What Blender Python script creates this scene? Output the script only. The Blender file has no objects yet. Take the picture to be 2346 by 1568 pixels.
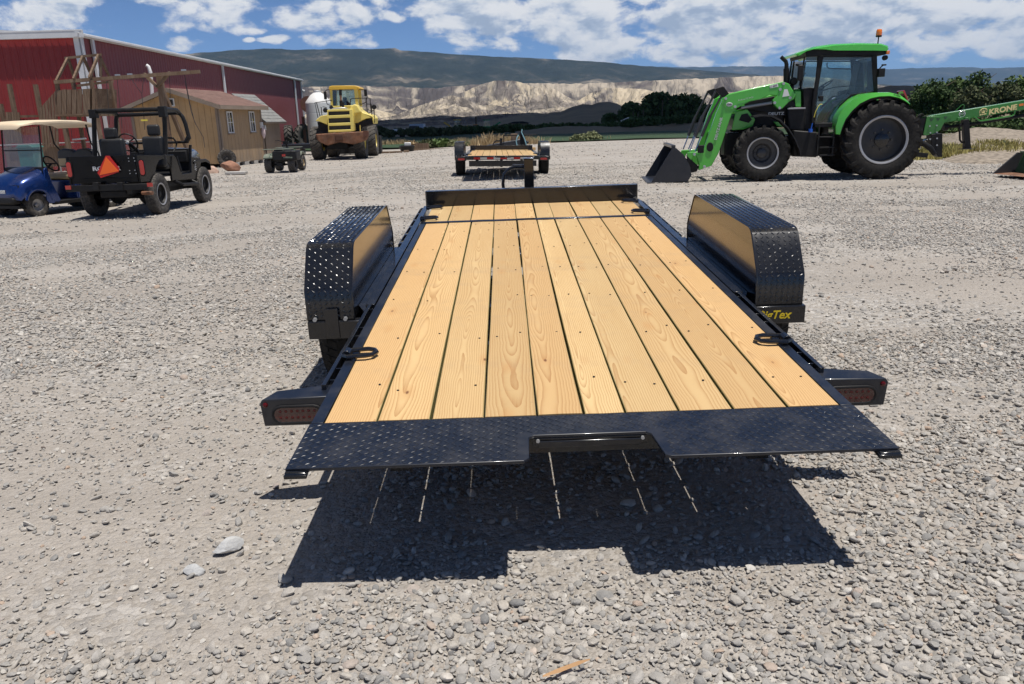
import bpy, bmesh, math, random
import numpy as np
from math import sin, cos, pi, radians, atan2, sqrt
from mathutils import Vector, Matrix, Euler
random.seed(7); RNG = np.random.default_rng(11)
S = bpy.context.scene; COL = S.collection
# ------------------------------------------------ camera
EYE = 1.45; FPX = 1797.0; PITCH = .2748; ROLL = .0292
_c = bpy.data.cameras.new('camera'); cam = bpy.data.objects.new('camera', _c); COL.objects.link(cam); S.camera = cam
_c.sensor_width = 36; _c.lens = FPX / 2346 * 36; _c.clip_start = .05; _c.clip_end = 60000
_fw = Vector((0, cos(PITCH), -sin(PITCH))); _u0 = Vector((0, sin(PITCH), cos(PITCH))); _r0 = Vector((1, 0, 0))
_rt = _r0 * cos(ROLL) - _u0 * sin(ROLL); _up = _r0 * sin(ROLL) + _u0 * cos(ROLL)
cam.matrix_world = Matrix(((_rt.x, _up.x, -_fw.x, 0), (_rt.y, _up.y, -_fw.y, 0), (_rt.z, _up.z, -_fw.z, EYE), (0, 0, 0, 1)))
def ray(x, y):   # direction of a measured point of the photograph (survey helper)
    return _fw + _rt * ((x - 1173) / FPX) + _up * ((784 - y) / FPX)
def azel(x, y):
    d = ray(x, y).normalized(); return atan2(d.x, d.y), math.asin(d.z)
# ------------------------------------------------ render settings
S.render.engine = 'CYCLES'
S.view_settings.view_transform = 'Standard'; S.view_settings.look = 'None'
S.view_settings.exposure = 0.0; S.view_settings.gamma = 1; S.view_settings.use_curve_mapping = False
S.cycles.max_bounces = 6; S.cycles.diffuse_bounces = 3; S.cycles.glossy_bounces = 3; S.cycles.transparent_max_bounces = 12; S.cycles.volume_bounces = 0
# ------------------------------------------------ sun
SUNV = Vector((.18, -.155, 1)).normalized()
_l = bpy.data.lights.new('sun', 'SUN'); sun = bpy.data.objects.new('sun', _l); COL.objects.link(sun)
_l.energy = 5.0; _l.angle = radians(.53); _l.color = (1, .955, .89)
sun.rotation_euler = SUNV.to_track_quat('Z', 'Y').to_euler(); sun.location = (0, 0, 30)
# ------------------------------------------------ node helper
class NT:
    def __init__(s, nt): s.nt = nt; s.L = nt.links
    def n(s, t, **k):
        x = s.nt.nodes.new(t)
        for a, b in k.items(): setattr(x, a, b)
        return x
    def put(s, sock, v):
        if v is None: return
        if isinstance(v, bpy.types.NodeSocket): s.L.new(v, sock)
        else:
            if isinstance(v, (tuple, list)) and sock.type == 'RGBA' and len(v) == 3: v = (*v, 1)
            sock.default_value = v
    def m(s, op, a, b=None, c=None, clamp=False):
        x = s.n('ShaderNodeMath', operation=op); x.use_clamp = clamp
        for i, v in enumerate((a, b, c)): s.put(x.inputs[i], v)
        return x.outputs[0]
    def vm(s, op, a, b=None, sc=None):
        x = s.n('ShaderNodeVectorMath', operation=op); s.put(x.inputs[0], a); s.put(x.inputs[1], b)
        if sc is not None: s.put(x.inputs['Scale'], sc)
        return x.outputs['Value'] if op in ('LENGTH', 'DOT_PRODUCT') else x.outputs[0]
    def xyz(s, v):
        x = s.n('ShaderNodeSeparateXYZ'); s.put(x.inputs[0], v); return x.outputs
    def comb(s, a, b, c):
        x = s.n('ShaderNodeCombineXYZ')
        for i, v in enumerate((a, b, c)): s.put(x.inputs[i], v)
        return x.outputs[0]
    def noise(s, v, scale, detail=3, rough=.5, dist=0, w=None):
        x = s.n('ShaderNodeTexNoise'); s.put(x.inputs['Vector'], v)
        if w is not None: x.noise_dimensions = '4D'; s.put(x.inputs['W'], w)
        x.inputs['Scale'].default_value = scale; x.inputs['Detail'].default_value = detail
        x.inputs['Roughness'].default_value = rough; x.inputs['Distortion'].default_value = dist
        return x.outputs[0]
    def vor(s, v, scale, out='Distance', feat='F1', rnd=1):
        x = s.n('ShaderNodeTexVoronoi', feature=feat); s.put(x.inputs['Vector'], v)
        x.inputs['Scale'].default_value = scale; x.inputs['Randomness'].default_value = rnd
        return x.outputs[out]
    def mr(s, v, a, b, c=0, d=1, smooth=False):
        x = s.n('ShaderNodeMapRange'); x.interpolation_type = 'SMOOTHSTEP' if smooth else 'LINEAR'
        for i, q in enumerate((v, a, b, c, d)): s.put(x.inputs[i], q)
        return x.outputs[0]
    def mix(s, f, a, b, t='MIX'):
        x = s.n('ShaderNodeMix', data_type='RGBA', blend_type=t)
        s.put(x.inputs[0], f); s.put(x.inputs[6], a); s.put(x.inputs[7], b); return x.outputs[2]
    def ramp(s, f, stops):
        x = s.n('ShaderNodeValToRGB'); e = x.color_ramp.elements
        while len(e) < len(stops): e.new(.5)
        for q, (p, c) in zip(e, stops): q.position = p; q.color = (*c, 1)
        s.put(x.inputs[0], f); return x.outputs[0]
    def bump(s, h, strength=.3, dist=.01, nrm=None):
        x = s.n('ShaderNodeBump'); s.put(x.inputs['Height'], h); x.inputs['Strength'].default_value = strength
        x.inputs['Distance'].default_value = dist
        if nrm is not None: s.put(x.inputs['Normal'], nrm)
        return x.outputs[0]
def newmat(name):
    m = bpy.data.materials.new(name); m.use_nodes = True; t = NT(m.node_tree)
    b = m.node_tree.nodes['Principled BSDF']; return m, t, b
def tc(t, which='Object'): return t.n('ShaderNodeTexCoord').outputs[which]
def pm(name, col, rough=.5, metal=0, var=.12, vs=3.0, bump=0, bs=60, dust=0, dustc=(.42, .37, .31), coat=0, trans=0, spec=.5, emit=None):
    m, t, b = newmat(name); v = tc(t)
    n1 = t.noise(v, vs, 5, .6); f = t.mr(n1, .25, .75, 1 - var, 1 + var)
    c = t.mix(1.0, col, t.comb(f, f, f), 'MULTIPLY')
    if dust:
        n2 = t.noise(v, vs * 2.3, 6, .7)
        nz = t.xyz(t.n('ShaderNodeNewGeometry').outputs['Normal'])[2]
        d = t.m('MULTIPLY', t.mr(n2, .4, .75), t.mr(nz, -.6, 1, .45, 1)); d = t.m('MULTIPLY', d, dust, clamp=True)
        c = t.mix(d, c, dustc); t.put(b.inputs['Roughness'], t.mr(d, 0, 1, rough, .85))
    else:
        t.put(b.inputs['Roughness'], t.mr(n1, .3, .7, max(0, rough - .07), min(1, rough + .07)))
    t.put(b.inputs['Base Color'], c); b.inputs['Metallic'].default_value = metal
    b.inputs['Coat Weight'].default_value = coat; b.inputs['Coat Roughness'].default_value = .08
    b.inputs['Specular IOR Level'].default_value = spec
    if trans: b.inputs['Transmission Weight'].default_value = trans
    if bump: t.put(b.inputs['Normal'], t.bump(t.noise(v, bs, 3, .6), bump, .01))
    return m
# ------------------------------------------------ sky
W = bpy.data.worlds.new('World'); S.world = W; W.use_nodes = True
def build_sky():
    t = NT(W.node_tree); bg = W.node_tree.nodes['Background']
    sk = t.n('ShaderNodeTexSky'); sk.sky_type = 'NISHITA'; sk.sun_disc = False
    sk.sun_elevation = math.asin(SUNV.z); sk.sun_rotation = atan2(SUNV.x, SUNV.y)
    sk.altitude = 2600; sk.air_density = .62; sk.dust_density = .1; sk.ozone_density = 1.6
    d = t.n('ShaderNodeTexCoord').outputs['Generated']
    BL = [(40, 22, 170, 46, .8), (110, 62, 110, 18, .5), (330, 0, 90, 22, .5), (510, 28, 95, 40, 1.0), (545, 62, 50, 16, .9), (455, 62, 50, 14, .8), (690, 46, 82, 28, 1.1), (735, 24, 38, 14, 1.0), (818, 34, 50, 30, 1.4), (895, 45, 24, 12, 1.1),
          (770, 92, 55, 14, .9), (425, 108, 36, 14, 1.5), (630, 98, 36, 12, 1.7), (572, 100, 14, 8, 1.3), (1100, 30, 165, 44, 1.7), (980, 30, 40, 34, 1.2), (1120, 104, 75, 24, 1.3), (1120, 82, 100, 22, 1.2),
          (1330, 70, 120, 44, 1.5), (1390, 118, 120, 34, 1.6), (1290, 132, 40, 14, 1.2), (1500, 128, 120, 22, 1.3), (1300, 10, 160, 40, 1.4), (1560, 70, 150, 60, 1.6), (1700, 30, 200, 60, 1.5), (1720, 110, 110, 34, 1.3), (1900, 60, 200, 70, 1.6),
          (2120, 40, 180, 55, 1.5), (2060, 100, 190, 30, 1.2), (2300, 80, 130, 50, 1.3), (2000, 142, 220, 9, .8), (2230, 128, 90, 9, .8), (1640, 140, 120, 14, .9), (2320, 20, 90, 20, .9), (1700, -70, 1000, 50, 1.2), (400, -90, 500, 40, .8)]
    def dens(vec, det, sh=0.0):
        x, y, z = t.xyz(vec)[0:3]
        az = t.m('ARCTAN2', x, y); el = t.m('ARCSINE', z); P = t.comb(az, el, 0); mk = None
        wq = t.vm('SUBTRACT', t.n1v, (.5, .5, .5)); P = t.vm('ADD', P, t.vm('MULTIPLY', wq, (.055, .036, 0)))
        for (px, py, rx, ry, a) in BL:
            A, E = azel(px, py)
            q = t.vm('MULTIPLY', t.vm('SUBTRACT', P, (A, E, 0)), (FPX / rx, FPX / ry, 0)); q = t.vm('DOT_PRODUCT', q, q)
            a_ = a * (.62 if rx * ry < 3000 else .8); v = t.m('MULTIPLY_ADD', q, -a_, a_ + .12); mk = v if mk is None else t.m('MAXIMUM', mk, v)
        mk = t.m('MAXIMUM', mk, -.9)
        vv = t.vm('MULTIPLY', vec, (1, 1, 1.9))
        n1 = t.noise(vv, 15, det, .60, .2)
        base = t.m('MULTIPLY', t.m('SUBTRACT', n1, .5), 5.6)
        return t.m('ADD', mk, base), n1
    x_ = t.n('ShaderNodeTexNoise'); t.put(x_.inputs['Vector'], t.vm('MULTIPLY', d, (1, 1, 1.8))); x_.inputs['Scale'].default_value = 14; x_.inputs['Detail'].default_value = 2; t.n1v = x_.outputs['Color']
    ramp_ = [(0, (.97, .975, .985)), (.4, (.84, .87, .92)), (.75, (.56, .64, .77)), (1, (.42, .51, .66))]
    skc = t.mix(1.0, sk.outputs[0], SKYM, 'MULTIPLY')
    d1, nn = dens(d, 6)
    up = t.vm('NORMALIZE', t.vm('ADD', d, (.005, 0, .0115))); d2, nn2 = dens(up, 4)
    a = t.mr(d1, -.05, .85, 0, 1, True)
    sh = t.m('ADD', t.mr(d2, .2, 1.9, 0, .8), t.m('MULTIPLY', t.m('SUBTRACT', nn2, nn), 2.6))
    sh = t.m('ADD', sh, t.mr(t.noise(t.vm('MULTIPLY', d, (1, 1, 3.2)), 8, 4, .6), .38, .66, -.2, .3), clamp=True)
    cc = t.mix(1, t.ramp(sh, ramp_), (9.3, 9.3, 9.3), 'MULTIPLY')
    t.put(bg.inputs['Color'], t.mix(a, skc, cc)); bg.inputs['Strength'].default_value = .1
    # coarser cover over the unseen sky, clouds dimmed and warmed to deepen shadows
    x, y, z = t.xyz(d)[0:3]; n2 = t.noise(d, 3.4, 5, .6, .3); a2 = t.mr(n2, .55, .64, 0, 1, True)
    c2 = t.mix(1, t.ramp(t.mr(n2, .56, .72), ramp_), (4.4, 4.2, 4.0), 'MULTIPLY')
    b2 = t.n('ShaderNodeBackground'); t.put(b2.inputs['Color'], t.mix(a2, skc, c2)); b2.inputs['Strength'].default_value = .1
    w = t.m('MAXIMUM', t.mr(z, .17, .24, 0, 1), t.mr(y, .70, .60, 0, 1)); w = t.m('MAXIMUM', w, t.mr(z, -.01, -.02, 0, 1))
    mx = t.n('ShaderNodeMixShader'); t.put(mx.inputs[0], w); t.L.new(bg.outputs[0], mx.inputs[1]); t.L.new(b2.outputs[0], mx.inputs[2])
    t.L.new(mx.outputs[0], W.node_tree.nodes['World Output'].inputs['Surface'])
SKYM = (.72, .90, 1.10)
build_sky()
# ------------------------------------------------ mesh builder
class G:
    def __init__(s): s.v = []; s.f = []
    def add(s, vs, fs, M=None):
        o = len(s.v)
        s.v += [tuple(M @ Vector(p)) for p in vs] if M is not None else [tuple(p) for p in vs]
        s.f += [tuple(i + o for i in f) for f in fs]; return s
    def box(s, x0, x1, y0, y1, z0, z1, M=None):
        return s.add([(x0, y0, z0), (x1, y0, z0), (x1, y1, z0), (x0, y1, z0), (x0, y0, z1), (x1, y0, z1), (x1, y1, z1), (x0, y1, z1)],
                     [(0, 3, 2, 1), (4, 5, 6, 7), (0, 1, 5, 4), (1, 2, 6, 5), (2, 3, 7, 6), (3, 0, 4, 7)], M)
    def bar(s, a, b, w, h, up=(0, 0, 1)):
        a = Vector(a); b = Vector(b); d = (b - a).normalized(); u = Vector(up)
        if abs(d.dot(u)) > .98: u = Vector((0, 1, 0))
        r = d.cross(u).normalized(); u = r.cross(d)
        P = [p + r * (i * w / 2) + u * (j * h / 2) for p in (a, b) for i, j in ((-1, -1), (1, -1), (1, 1), (-1, 1))]
        return s.add(P, [(0, 1, 2, 3), (7, 6, 5, 4), (0, 4, 5, 1), (1, 5, 6, 2), (2, 6, 7, 3), (3, 7, 4, 0)])
    def tube(s, pts, r, n=8, closed=False, cap=True):
        P = [Vector(p) for p in pts]; N = len(P); R = r if isinstance(r, (list, tuple)) else [r] * N
        o = len(s.v); prev = None
        for i, p in enumerate(P):
            if closed: d = (P[(i + 1) % N] - P[i - 1]).normalized()
            else: d = (P[min(i + 1, N - 1)] - P[max(i - 1, 0)]).normalized()
            if prev is None:
                a = Vector((0, 0, 1)) if abs(d.z) < .9 else Vector((1, 0, 0)); u = d.cross(a).normalized()
            else: u = (prev - d * prev.dot(d)).normalized()
            prev = u; w = d.cross(u)
            for k in range(n):
                q = p + (u * cos(2 * pi * k / n) + w * sin(2 * pi * k / n)) * R[i]; s.v.append(tuple(q))
        M = N if closed else N - 1
        for i in range(M):
            a = o + i * n; b = o + ((i + 1) % N) * n
            for k in range(n): s.f.append((a + k, a + (k + 1) % n, b + (k + 1) % n, b + k))
        if cap and not closed:
            s.f.append(tuple(o + k for k in range(n))[::-1]); s.f.append(tuple(o + (N - 1) * n + k for k in range(n)))
        return s
    def cyl(s, a, b, r, n=14, r2=None): return s.tube([a, b], [r, r if r2 is None else r2], n)
    def lathe(s, prof, n=24, M=None, cap=False):     # prof: (radius, height along y)
        vs = [(r * cos(2 * pi * k / n), h, r * sin(2 * pi * k / n)) for r, h in prof for k in range(n)]
        fs = [(i * n + k, i * n + (k + 1) % n, (i + 1) * n + (k + 1) % n, (i + 1) * n + k) for i in range(len(prof) - 1) for k in range(n)]
        if cap: fs += [tuple(range(n)), tuple((len(prof) - 1) * n + k for k in range(n))]
        return s.add(vs, fs, M)
    def prism(s, poly, axis, a, b, M=None):          # polygon in the two other axes, extruded along axis
        def P(p, t): return {'x': (t, p[0], p[1]), 'y': (p[0], t, p[1]), 'z': (p[0], p[1], t)}[axis]
        n = len(poly); vs = [P(p, a) for p in poly] + [P(p, b) for p in poly]
        return s.add(vs, [tuple(range(n))[::-1], tuple(range(n, 2 * n))] + [(i, (i + 1) % n, n + (i + 1) % n, n + i) for i in range(n)], M)
    def loft(s, secs, cap=True, closed=True):
        n = len(secs[0]); o = len(s.v)
        for c in secs: s.v += [tuple(p) for p in c]
        for i in range(len(secs) - 1):
            for k in range(n if closed else n - 1): s.f.append((o + i * n + k, o + i * n + (k + 1) % n, o + (i + 1) * n + (k + 1) % n, o + (i + 1) * n + k))
        if cap: s.f += [tuple(o + k for k in range(n))[::-1], tuple(o + (len(secs) - 1) * n + k for k in range(n))]
        return s
    def mesh(s, name, smooth=35):
        me = bpy.data.meshes.new(name); me.from_pydata(s.v, [], s.f)
        b = bmesh.new(); b.from_mesh(me); bmesh.ops.recalc_face_normals(b, faces=b.faces); b.to_mesh(me); b.free()
        if smooth:
            me.polygons.foreach_set('use_smooth', [True] * len(me.polygons)); me.set_sharp_from_angle(angle=radians(smooth))
        return me
def link(name, me, mat=None, parent=None, loc=None, rot=None):
    o = bpy.data.objects.new(name, me); COL.objects.link(o)
    if mat is not None and me is not None and not me.materials: me.materials.append(mat)
    if parent is not None: o.parent = parent
    if loc is not None: o.location = loc
    if rot is not None: o.rotation_euler = rot
    return o
def obj(name, g, mat, parent=None, bev=0, smooth=35, loc=None, rot=None, seg=2, label=None):
    o = link(name, g.mesh(name, smooth), mat, parent, loc, rot)
    if bev:
        b = o.modifiers.new('bevel', 'BEVEL'); b.width = bev; b.segments = seg; b.limit_method = 'ANGLE'; b.angle_limit = radians(40)
    if label: o['label'] = label
    return o
def thing(name, label, cat, loc=(0, 0, 0), rz=0, group=None, M=None):
    o = bpy.data.objects.new(name, None); COL.objects.link(o); o.empty_display_size = .2
    if M is not None: o.matrix_world = M
    else: o.location = loc; o.rotation_euler = (0, 0, rz)
    return tag(o, label, cat, group)
def tag(o, label, cat, group=None, kind=None):
    if label: o['label'] = label
    if cat: o['category'] = cat
    if group: o['group'] = group
    if kind: o['kind'] = kind
    return o
def struct(o): o['kind'] = 'structure'; return o
def dup(root, loc, rz, label, group=None):
    def cp(o, par):
        c = o.copy(); COL.objects.link(c)
        if par is not None: c.parent = par
        for ch in [q for q in KIDS.get(o.name, [])]: cp(ch, c)
        return c
    KIDS = {}
    for q in bpy.data.objects:
        if q.parent: KIDS.setdefault(q.parent.name, []).append(q)
    r = cp(root, None); r.location = loc; r.rotation_euler = (0, 0, rz); r['label'] = label
    if group: r['group'] = group
    return r
def text(name, body, size, M, mat, parent=None, shear=0, bold=0, ext=.002, sx=1):
    cu = bpy.data.curves.new(name, 'FONT'); cu.body = body; cu.size = size; cu.shear = shear; cu.offset = bold; cu.extrude = ext
    cu.align_x = 'CENTER'; cu.align_y = 'CENTER'; cu.resolution_u = 3
    to = bpy.data.objects.new('tmp', cu); COL.objects.link(to); bpy.context.view_layer.update()
    me = bpy.data.meshes.new_from_object(to.evaluated_get(bpy.context.evaluated_depsgraph_get())); me.name = name
    bpy.data.objects.remove(to); me.transform(Matrix.Diagonal((sx, 1, 1, 1))); me.transform(M); me.materials.clear(); me.materials.append(mat)
    o = bpy.data.objects.new(name, me); COL.objects.link(o)
    if parent is not None: o.parent = parent
    return o
def plane_m(o, x, z):   # text plane: x = writing direction, z = facing direction
    x = Vector(x).normalized(); z = Vector(z).normalized(); y = z.cross(x).normalized(); x = y.cross(z)
    return Matrix(((x.x, y.x, z.x, o[0]), (x.y, y.y, z.y, o[1]), (x.z, y.z, z.z, o[2]), (0, 0, 0, 1)))
class Fr:     # surveying frame: photograph point -> point of a thing's own plane
    def __init__(s, loc, rz=0, ry=0):
        s.M = Matrix.Translation(loc) @ Euler((0, ry, rz)).to_matrix().to_4x4(); s.I = s.M.inverted()
        s.o = s.I @ Vector((0, 0, EYE))
    def y(s, px, py, c):       # hit local plane y=c -> (x,z)
        d = s.I.to_3x3() @ ray(px, py); t = (c - s.o.y) / d.y; p = s.o + d * t; return (p.x, p.z)
    def x(s, px, py, c):
        d = s.I.to_3x3() @ ray(px, py); t = (c - s.o.x) / d.x; p = s.o + d * t; return (p.y, p.z)
# ------------------------------------------------ ground height
BUMPS = [(-8.5, 42, -.06, 9)]
def sst(x, a, b): t = np.clip((x - a) / (b - a), 0, 1); return t * t * (3 - 2 * t)
def gz(x, y):
    x = np.asarray(x, float); y = np.asarray(y, float)
    r = -.1 * sst(-x, 3, 7) * sst(y, 6, 12) - .02 * sst(y, 30, 60)
    for bx, by, dz, sg in BUMPS: r = r + dz * np.exp(-((x - bx) ** 2 + (y - by) ** 2) / (2 * sg * sg))
    return r
def vnoise(x, y, sc, seed=0, octs=3):      # value noise, numpy
    r = 0; a = 1; tot = 0
    for o in range(octs):
        X = x * sc; Y = y * sc; i = np.floor(X).astype(np.int64); j = np.floor(Y).astype(np.int64); fx = X - i; fy = Y - j
        fx = fx * fx * (3 - 2 * fx); fy = fy * fy * (3 - 2 * fy)
        def h(a_, b_):
            n = (a_ * 374761393 + b_ * 668265263 + (seed + o) * 1442695041) & 0xffffffff
            n = ((n ^ (n >> 13)) * 1274126177) & 0xffffffff; return ((n ^ (n >> 16)) & 0xffff) / 65535.0
        r = r + a * ((h(i, j) * (1 - fx) + h(i + 1, j) * fx) * (1 - fy) + (h(i, j + 1) * (1 - fx) + h(i + 1, j + 1) * fx) * fy)
        tot += a; a *= .5; sc *= 2.03
    return r / tot
def grid(name, X, Y, Z, mat, smooth=True):     # X,Y,Z 2-D arrays
    m, n = X.shape; v = np.stack([X.ravel(), Y.ravel(), Z.ravel()], 1)
    i = np.arange(m - 1)[:, None] * n + np.arange(n - 1)[None, :]; i = i.ravel()
    f = np.stack([i, i + 1, i + n + 1, i + n], 1)
    me = bpy.data.meshes.new(name); me.vertices.add(len(v)); me.vertices.foreach_set('co', v.ravel())
    me.loops.add(f.size); me.loops.foreach_set('vertex_index', f.ravel()); me.polygons.add(len(f))
    me.polygons.foreach_set('loop_start', np.arange(0, f.size, 4)); me.update(calc_edges=True)
    if smooth: me.polygons.foreach_set('use_smooth', [True] * len(me.polygons))
    return link(name, me, mat)
def quads(name, P, mat, parent=None):          # P (n,4,3)
    n = len(P); me = bpy.data.meshes.new(name); me.vertices.add(n * 4); me.vertices.foreach_set('co', P.reshape(-1))
    me.loops.add(n * 4); me.loops.foreach_set('vertex_index', np.arange(n * 4)); me.polygons.add(n)
    me.polygons.foreach_set('loop_start', np.arange(0, n * 4, 4)); me.update(calc_edges=True)
    return link(name, me, mat, parent)
# ------------------------------------------------ wheels
def lugblk(g, a0, a1, y0, y1, dA0, dA1, r0, r1a, r1b, wy=0):
    # block across the tread: from (angle a0, y0) to (angle a1, y1), angular widths dA0/dA1, radii
    vs = []
    for a, y, dA, r1 in ((a0, y0, dA0, r1a), (a1, y1, dA1, r1b)):
        for rr, k in ((r0, 1.25), (r1, .8)):
            for sg in (-1, 1):
                t = a + sg * dA * k / 2; R = rr if rr == r1 else min(r0, r1 - .004)
                vs.append((R * cos(t), y, R * sin(t)))
    g.add(vs, [(0, 1, 3, 2), (4, 6, 7, 5), (2, 3, 7, 6), (0, 2, 6, 4), (1, 5, 7, 3)])
def wheel(parent, c, R, w, rr, mt, mr, style="road", side=-1, hub=None, rimdepth=.35, nl=None, dish=None, rot=None):
    """axle along local y; side = direction of the visible face"""
    hubm = G(); k = rr
    hubm.lathe([(k * .30, side * w * .02), (k * .30, side * w * .22), (k * .2, side * w * .28), (0.001, side * w * .28)], 16)
    for q in range(6 if R < .5 else 8):
        a = q * 2 * pi / (6 if R < .5 else 8); x, z = k * .42 * cos(a), k * .42 * sin(a); y = side * w * .08
        hubm.cyl((x, y, z), (x, y + side * w * .08, z), k * .045, 6)
    h = obj("wheel", hubm, hub or mr, parent, loc=c, rot=rot)
    t = G(); hw = w / 2
    t.lathe([(rr * .93, -hw * .72), (rr * 1.02, -hw * .86), ((rr + R) / 2, -hw), (R * .93, -hw * .93), (R * .985, -hw * .74), (R * .995, -hw * .35), (R, 0),
             (R * .995, hw * .35), (R * .985, hw * .74), (R * .93, hw * .93), ((rr + R) / 2, hw), (rr * 1.02, hw * .86), (rr * .93, hw * .72)], 48)
    if style == 'road':
        N = nl or 44
        for q in range(N):
            a = q * 2 * pi / N
            for y0, y1, off in ((-.86, -.5, 0), (-.42, -.06, .5), (.06, .42, 0), (.5, .86, .5)):
                aa = a + off * 2 * pi / N
                lugblk(t, aa, aa + .05 * (1 if y0 < 0 else -1), hw * y0, hw * y1, 2 * pi / N * .72, 2 * pi / N * .72, R * .97, R * (1.008 if abs(y0) < .8 else .99), R * (1.008 if abs(y1) < .8 else .975))
    elif style == 'ag':
        N = nl or 20; lh = R * .085
        for q in range(N):
            for sg in (-1, 1):
                a = q * 2 * pi / N + (pi / N if sg > 0 else 0); dA = 2 * pi / N * .30; sk = .26
                lugblk(t, a, a + sk * .65, -sg * hw * .06, sg * hw * .55, dA * .85, dA, R * .965, R + lh * .9, R + lh * .85)
                lugblk(t, a + sk * .65, a + sk, sg * hw * .55, sg * hw * .93, dA, dA * 1.15, R * .95, R + lh * .85, R + lh * .45)
                lugblk(t, a + sk, a + sk * 1.1, sg * hw * .93, sg * hw * 1.0, dA * 1.15, dA * 1.2, R * .84, R + lh * .4, R * .87)
    elif style == 'rock':
        N = nl or 22
        for q in range(N):
            a = q * 2 * pi / N
            for y0, y1, off in ((-.98, -.4, 0), (-.3, .3, .5), (.4, .98, 0)):
                aa = a + off * 2 * pi / N
                lugblk(t, aa, aa + (.12 if y0 < 0 else -.0), hw * y0, hw * y1, 2 * pi / N * .66, 2 * pi / N * .66, R * .95, R * (1.03 if abs(y0) < .9 else .985), R * (1.03 if abs(y1) < .9 else .985))
    obj('tyre', t, mt, h, smooth=30)
    r = G(); d = dish if dish is not None else hw * rimdepth
    r.lathe([(rr * 1.0, side * hw * .86), (rr * 1.03, side * hw * .8), (rr * .93, side * hw * .72), (rr * .88, side * d), (rr * .62, side * (d - .01)), (rr * .5, side * w * .1), (.001, side * w * .06)], 36)
    r.lathe([(rr * .96, side * hw * .72), (rr * .9, -side * hw * .7), (rr * 1.0, -side * hw * .86)], 36)
    obj('rim', r, mr, h, smooth=40)
    return h
# ================================================= MATERIALS
def mat_ground():
    m, t, b = newmat('lot_ground'); v = tc(t)
    x, y, z = t.xyz(v)[0:3]
    big = t.noise(v, .55, 5, .6, .4)                    # sandy against stony patches
    st = t.vm('MULTIPLY', v, (.09, .8, 1)); trk = t.noise(st, 1.0, 4, .55, .6)   # worn wheel ways across the lot
    vc = t.vor(v, 38, 'Color'); vd = t.vor(v, 38); vc2 = t.vor(v, 95, 'Color'); vd2 = t.vor(v, 95)
    r1 = t.xyz(vc); r2 = t.xyz(vc2)
    s1 = t.ramp(r1[0], [(0, (.24, .23, .215)), (.35, (.36, .34, .315)), (.7, (.45, .425, .39)), (1, (.56, .53, .49))])
    s2 = t.ramp(r2[1], [(0, (.27, .245, .215)), (.5, (.38, .345, .30)), (1, (.48, .445, .395))])
    sand = t.mix(t.noise(v, 160, 3, .7), (.335, .297, .255), (.455, .41, .36))
    peb = t.mix(t.m('GREATER_THAN', r1[1], .45), s2, s1)
    k = t.m('ADD', t.mr(big, .42, .62), t.mr(trk, .42, .66, -.35, .35))
    col = t.mix(t.m('MULTIPLY', t.m('SUBTRACT', 1, k, clamp=True), .8), peb, sand)
    wide = t.noise(v, .11, 4, .6, .5); col = t.mix(t.mr(wide, .3, .7, .0, .22), col, (.47, .43, .385))
    tone = t.mr(trk, .25, .75, .84, 1.12); col = t.mix(1, col, t.comb(tone, tone, tone), 'MULTIPLY')
    # crushed stone dust settles grey in bands
    edge = t.m('ADD', y, t.m('MULTIPLY', t.noise(v, .35, 3, .6), 3.0))
    far = t.mr(edge, 55.0, 56.4); scrub = t.mix(t.noise(v, .35, 5, .7), (.14, .12, .085), (.25, .215, .16))
    far = t.m('MAXIMUM', far, t.m('MULTIPLY', t.mr(t.m('ADD', x, t.m('MULTIPLY', t.noise(v, .5, 3, .6), 1.6)), 16.2, 17.0), t.mr(y, 22, 24)))
    gr = t.m('SUBTRACT', t.vm('LENGTH', v), 0); far = t.m('MAXIMUM', far, t.mr(t.vm('LENGTH', v), 85, 100))
    col = t.mix(far, col, scrub)
    t.put(b.inputs['Base Color'], col); b.inputs['Roughness'].default_value = .92; b.inputs['Specular IOR Level'].default_value = .2
    h = t.m('ADD', t.m('MULTIPLY', vd, -1.0), t.m('MULTIPLY', vd2, -.45)); h = t.m('ADD', h, t.m('MULTIPLY', t.noise(v, 260, 2, .6), .3))
    t.put(b.inputs['Normal'], t.bump(h, .75, .018))
    return m
def mat_stone():
    m, t, b = newmat('gravel_stone'); v = tc(t)
    r = t.n('ShaderNodeObjectInfo').outputs['Random']
    c = t.ramp(r, [(0, (.25, .245, .235)), (.12, (.35, .335, .31)), (.5, (.43, .405, .37)), (.8, (.48, .44, .385)), (.94, (.60, .57, .52)), (.97, (.48, .36, .27)), (1, (.41, .40, .385))])
    n = t.noise(v, 2.2, 5, .65); c = t.mix(1, c, t.comb(*[t.mr(n, .25, .75, .75, 1.22)] * 3), 'MULTIPLY')
    t.put(b.inputs['Base Color'], c); b.inputs['Roughness'].default_value = .85; b.inputs['Specular IOR Level'].default_value = .25
    t.put(b.inputs['Normal'], t.bump(t.noise(v, 9, 3, .7), .35, .05))
    return m
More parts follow.
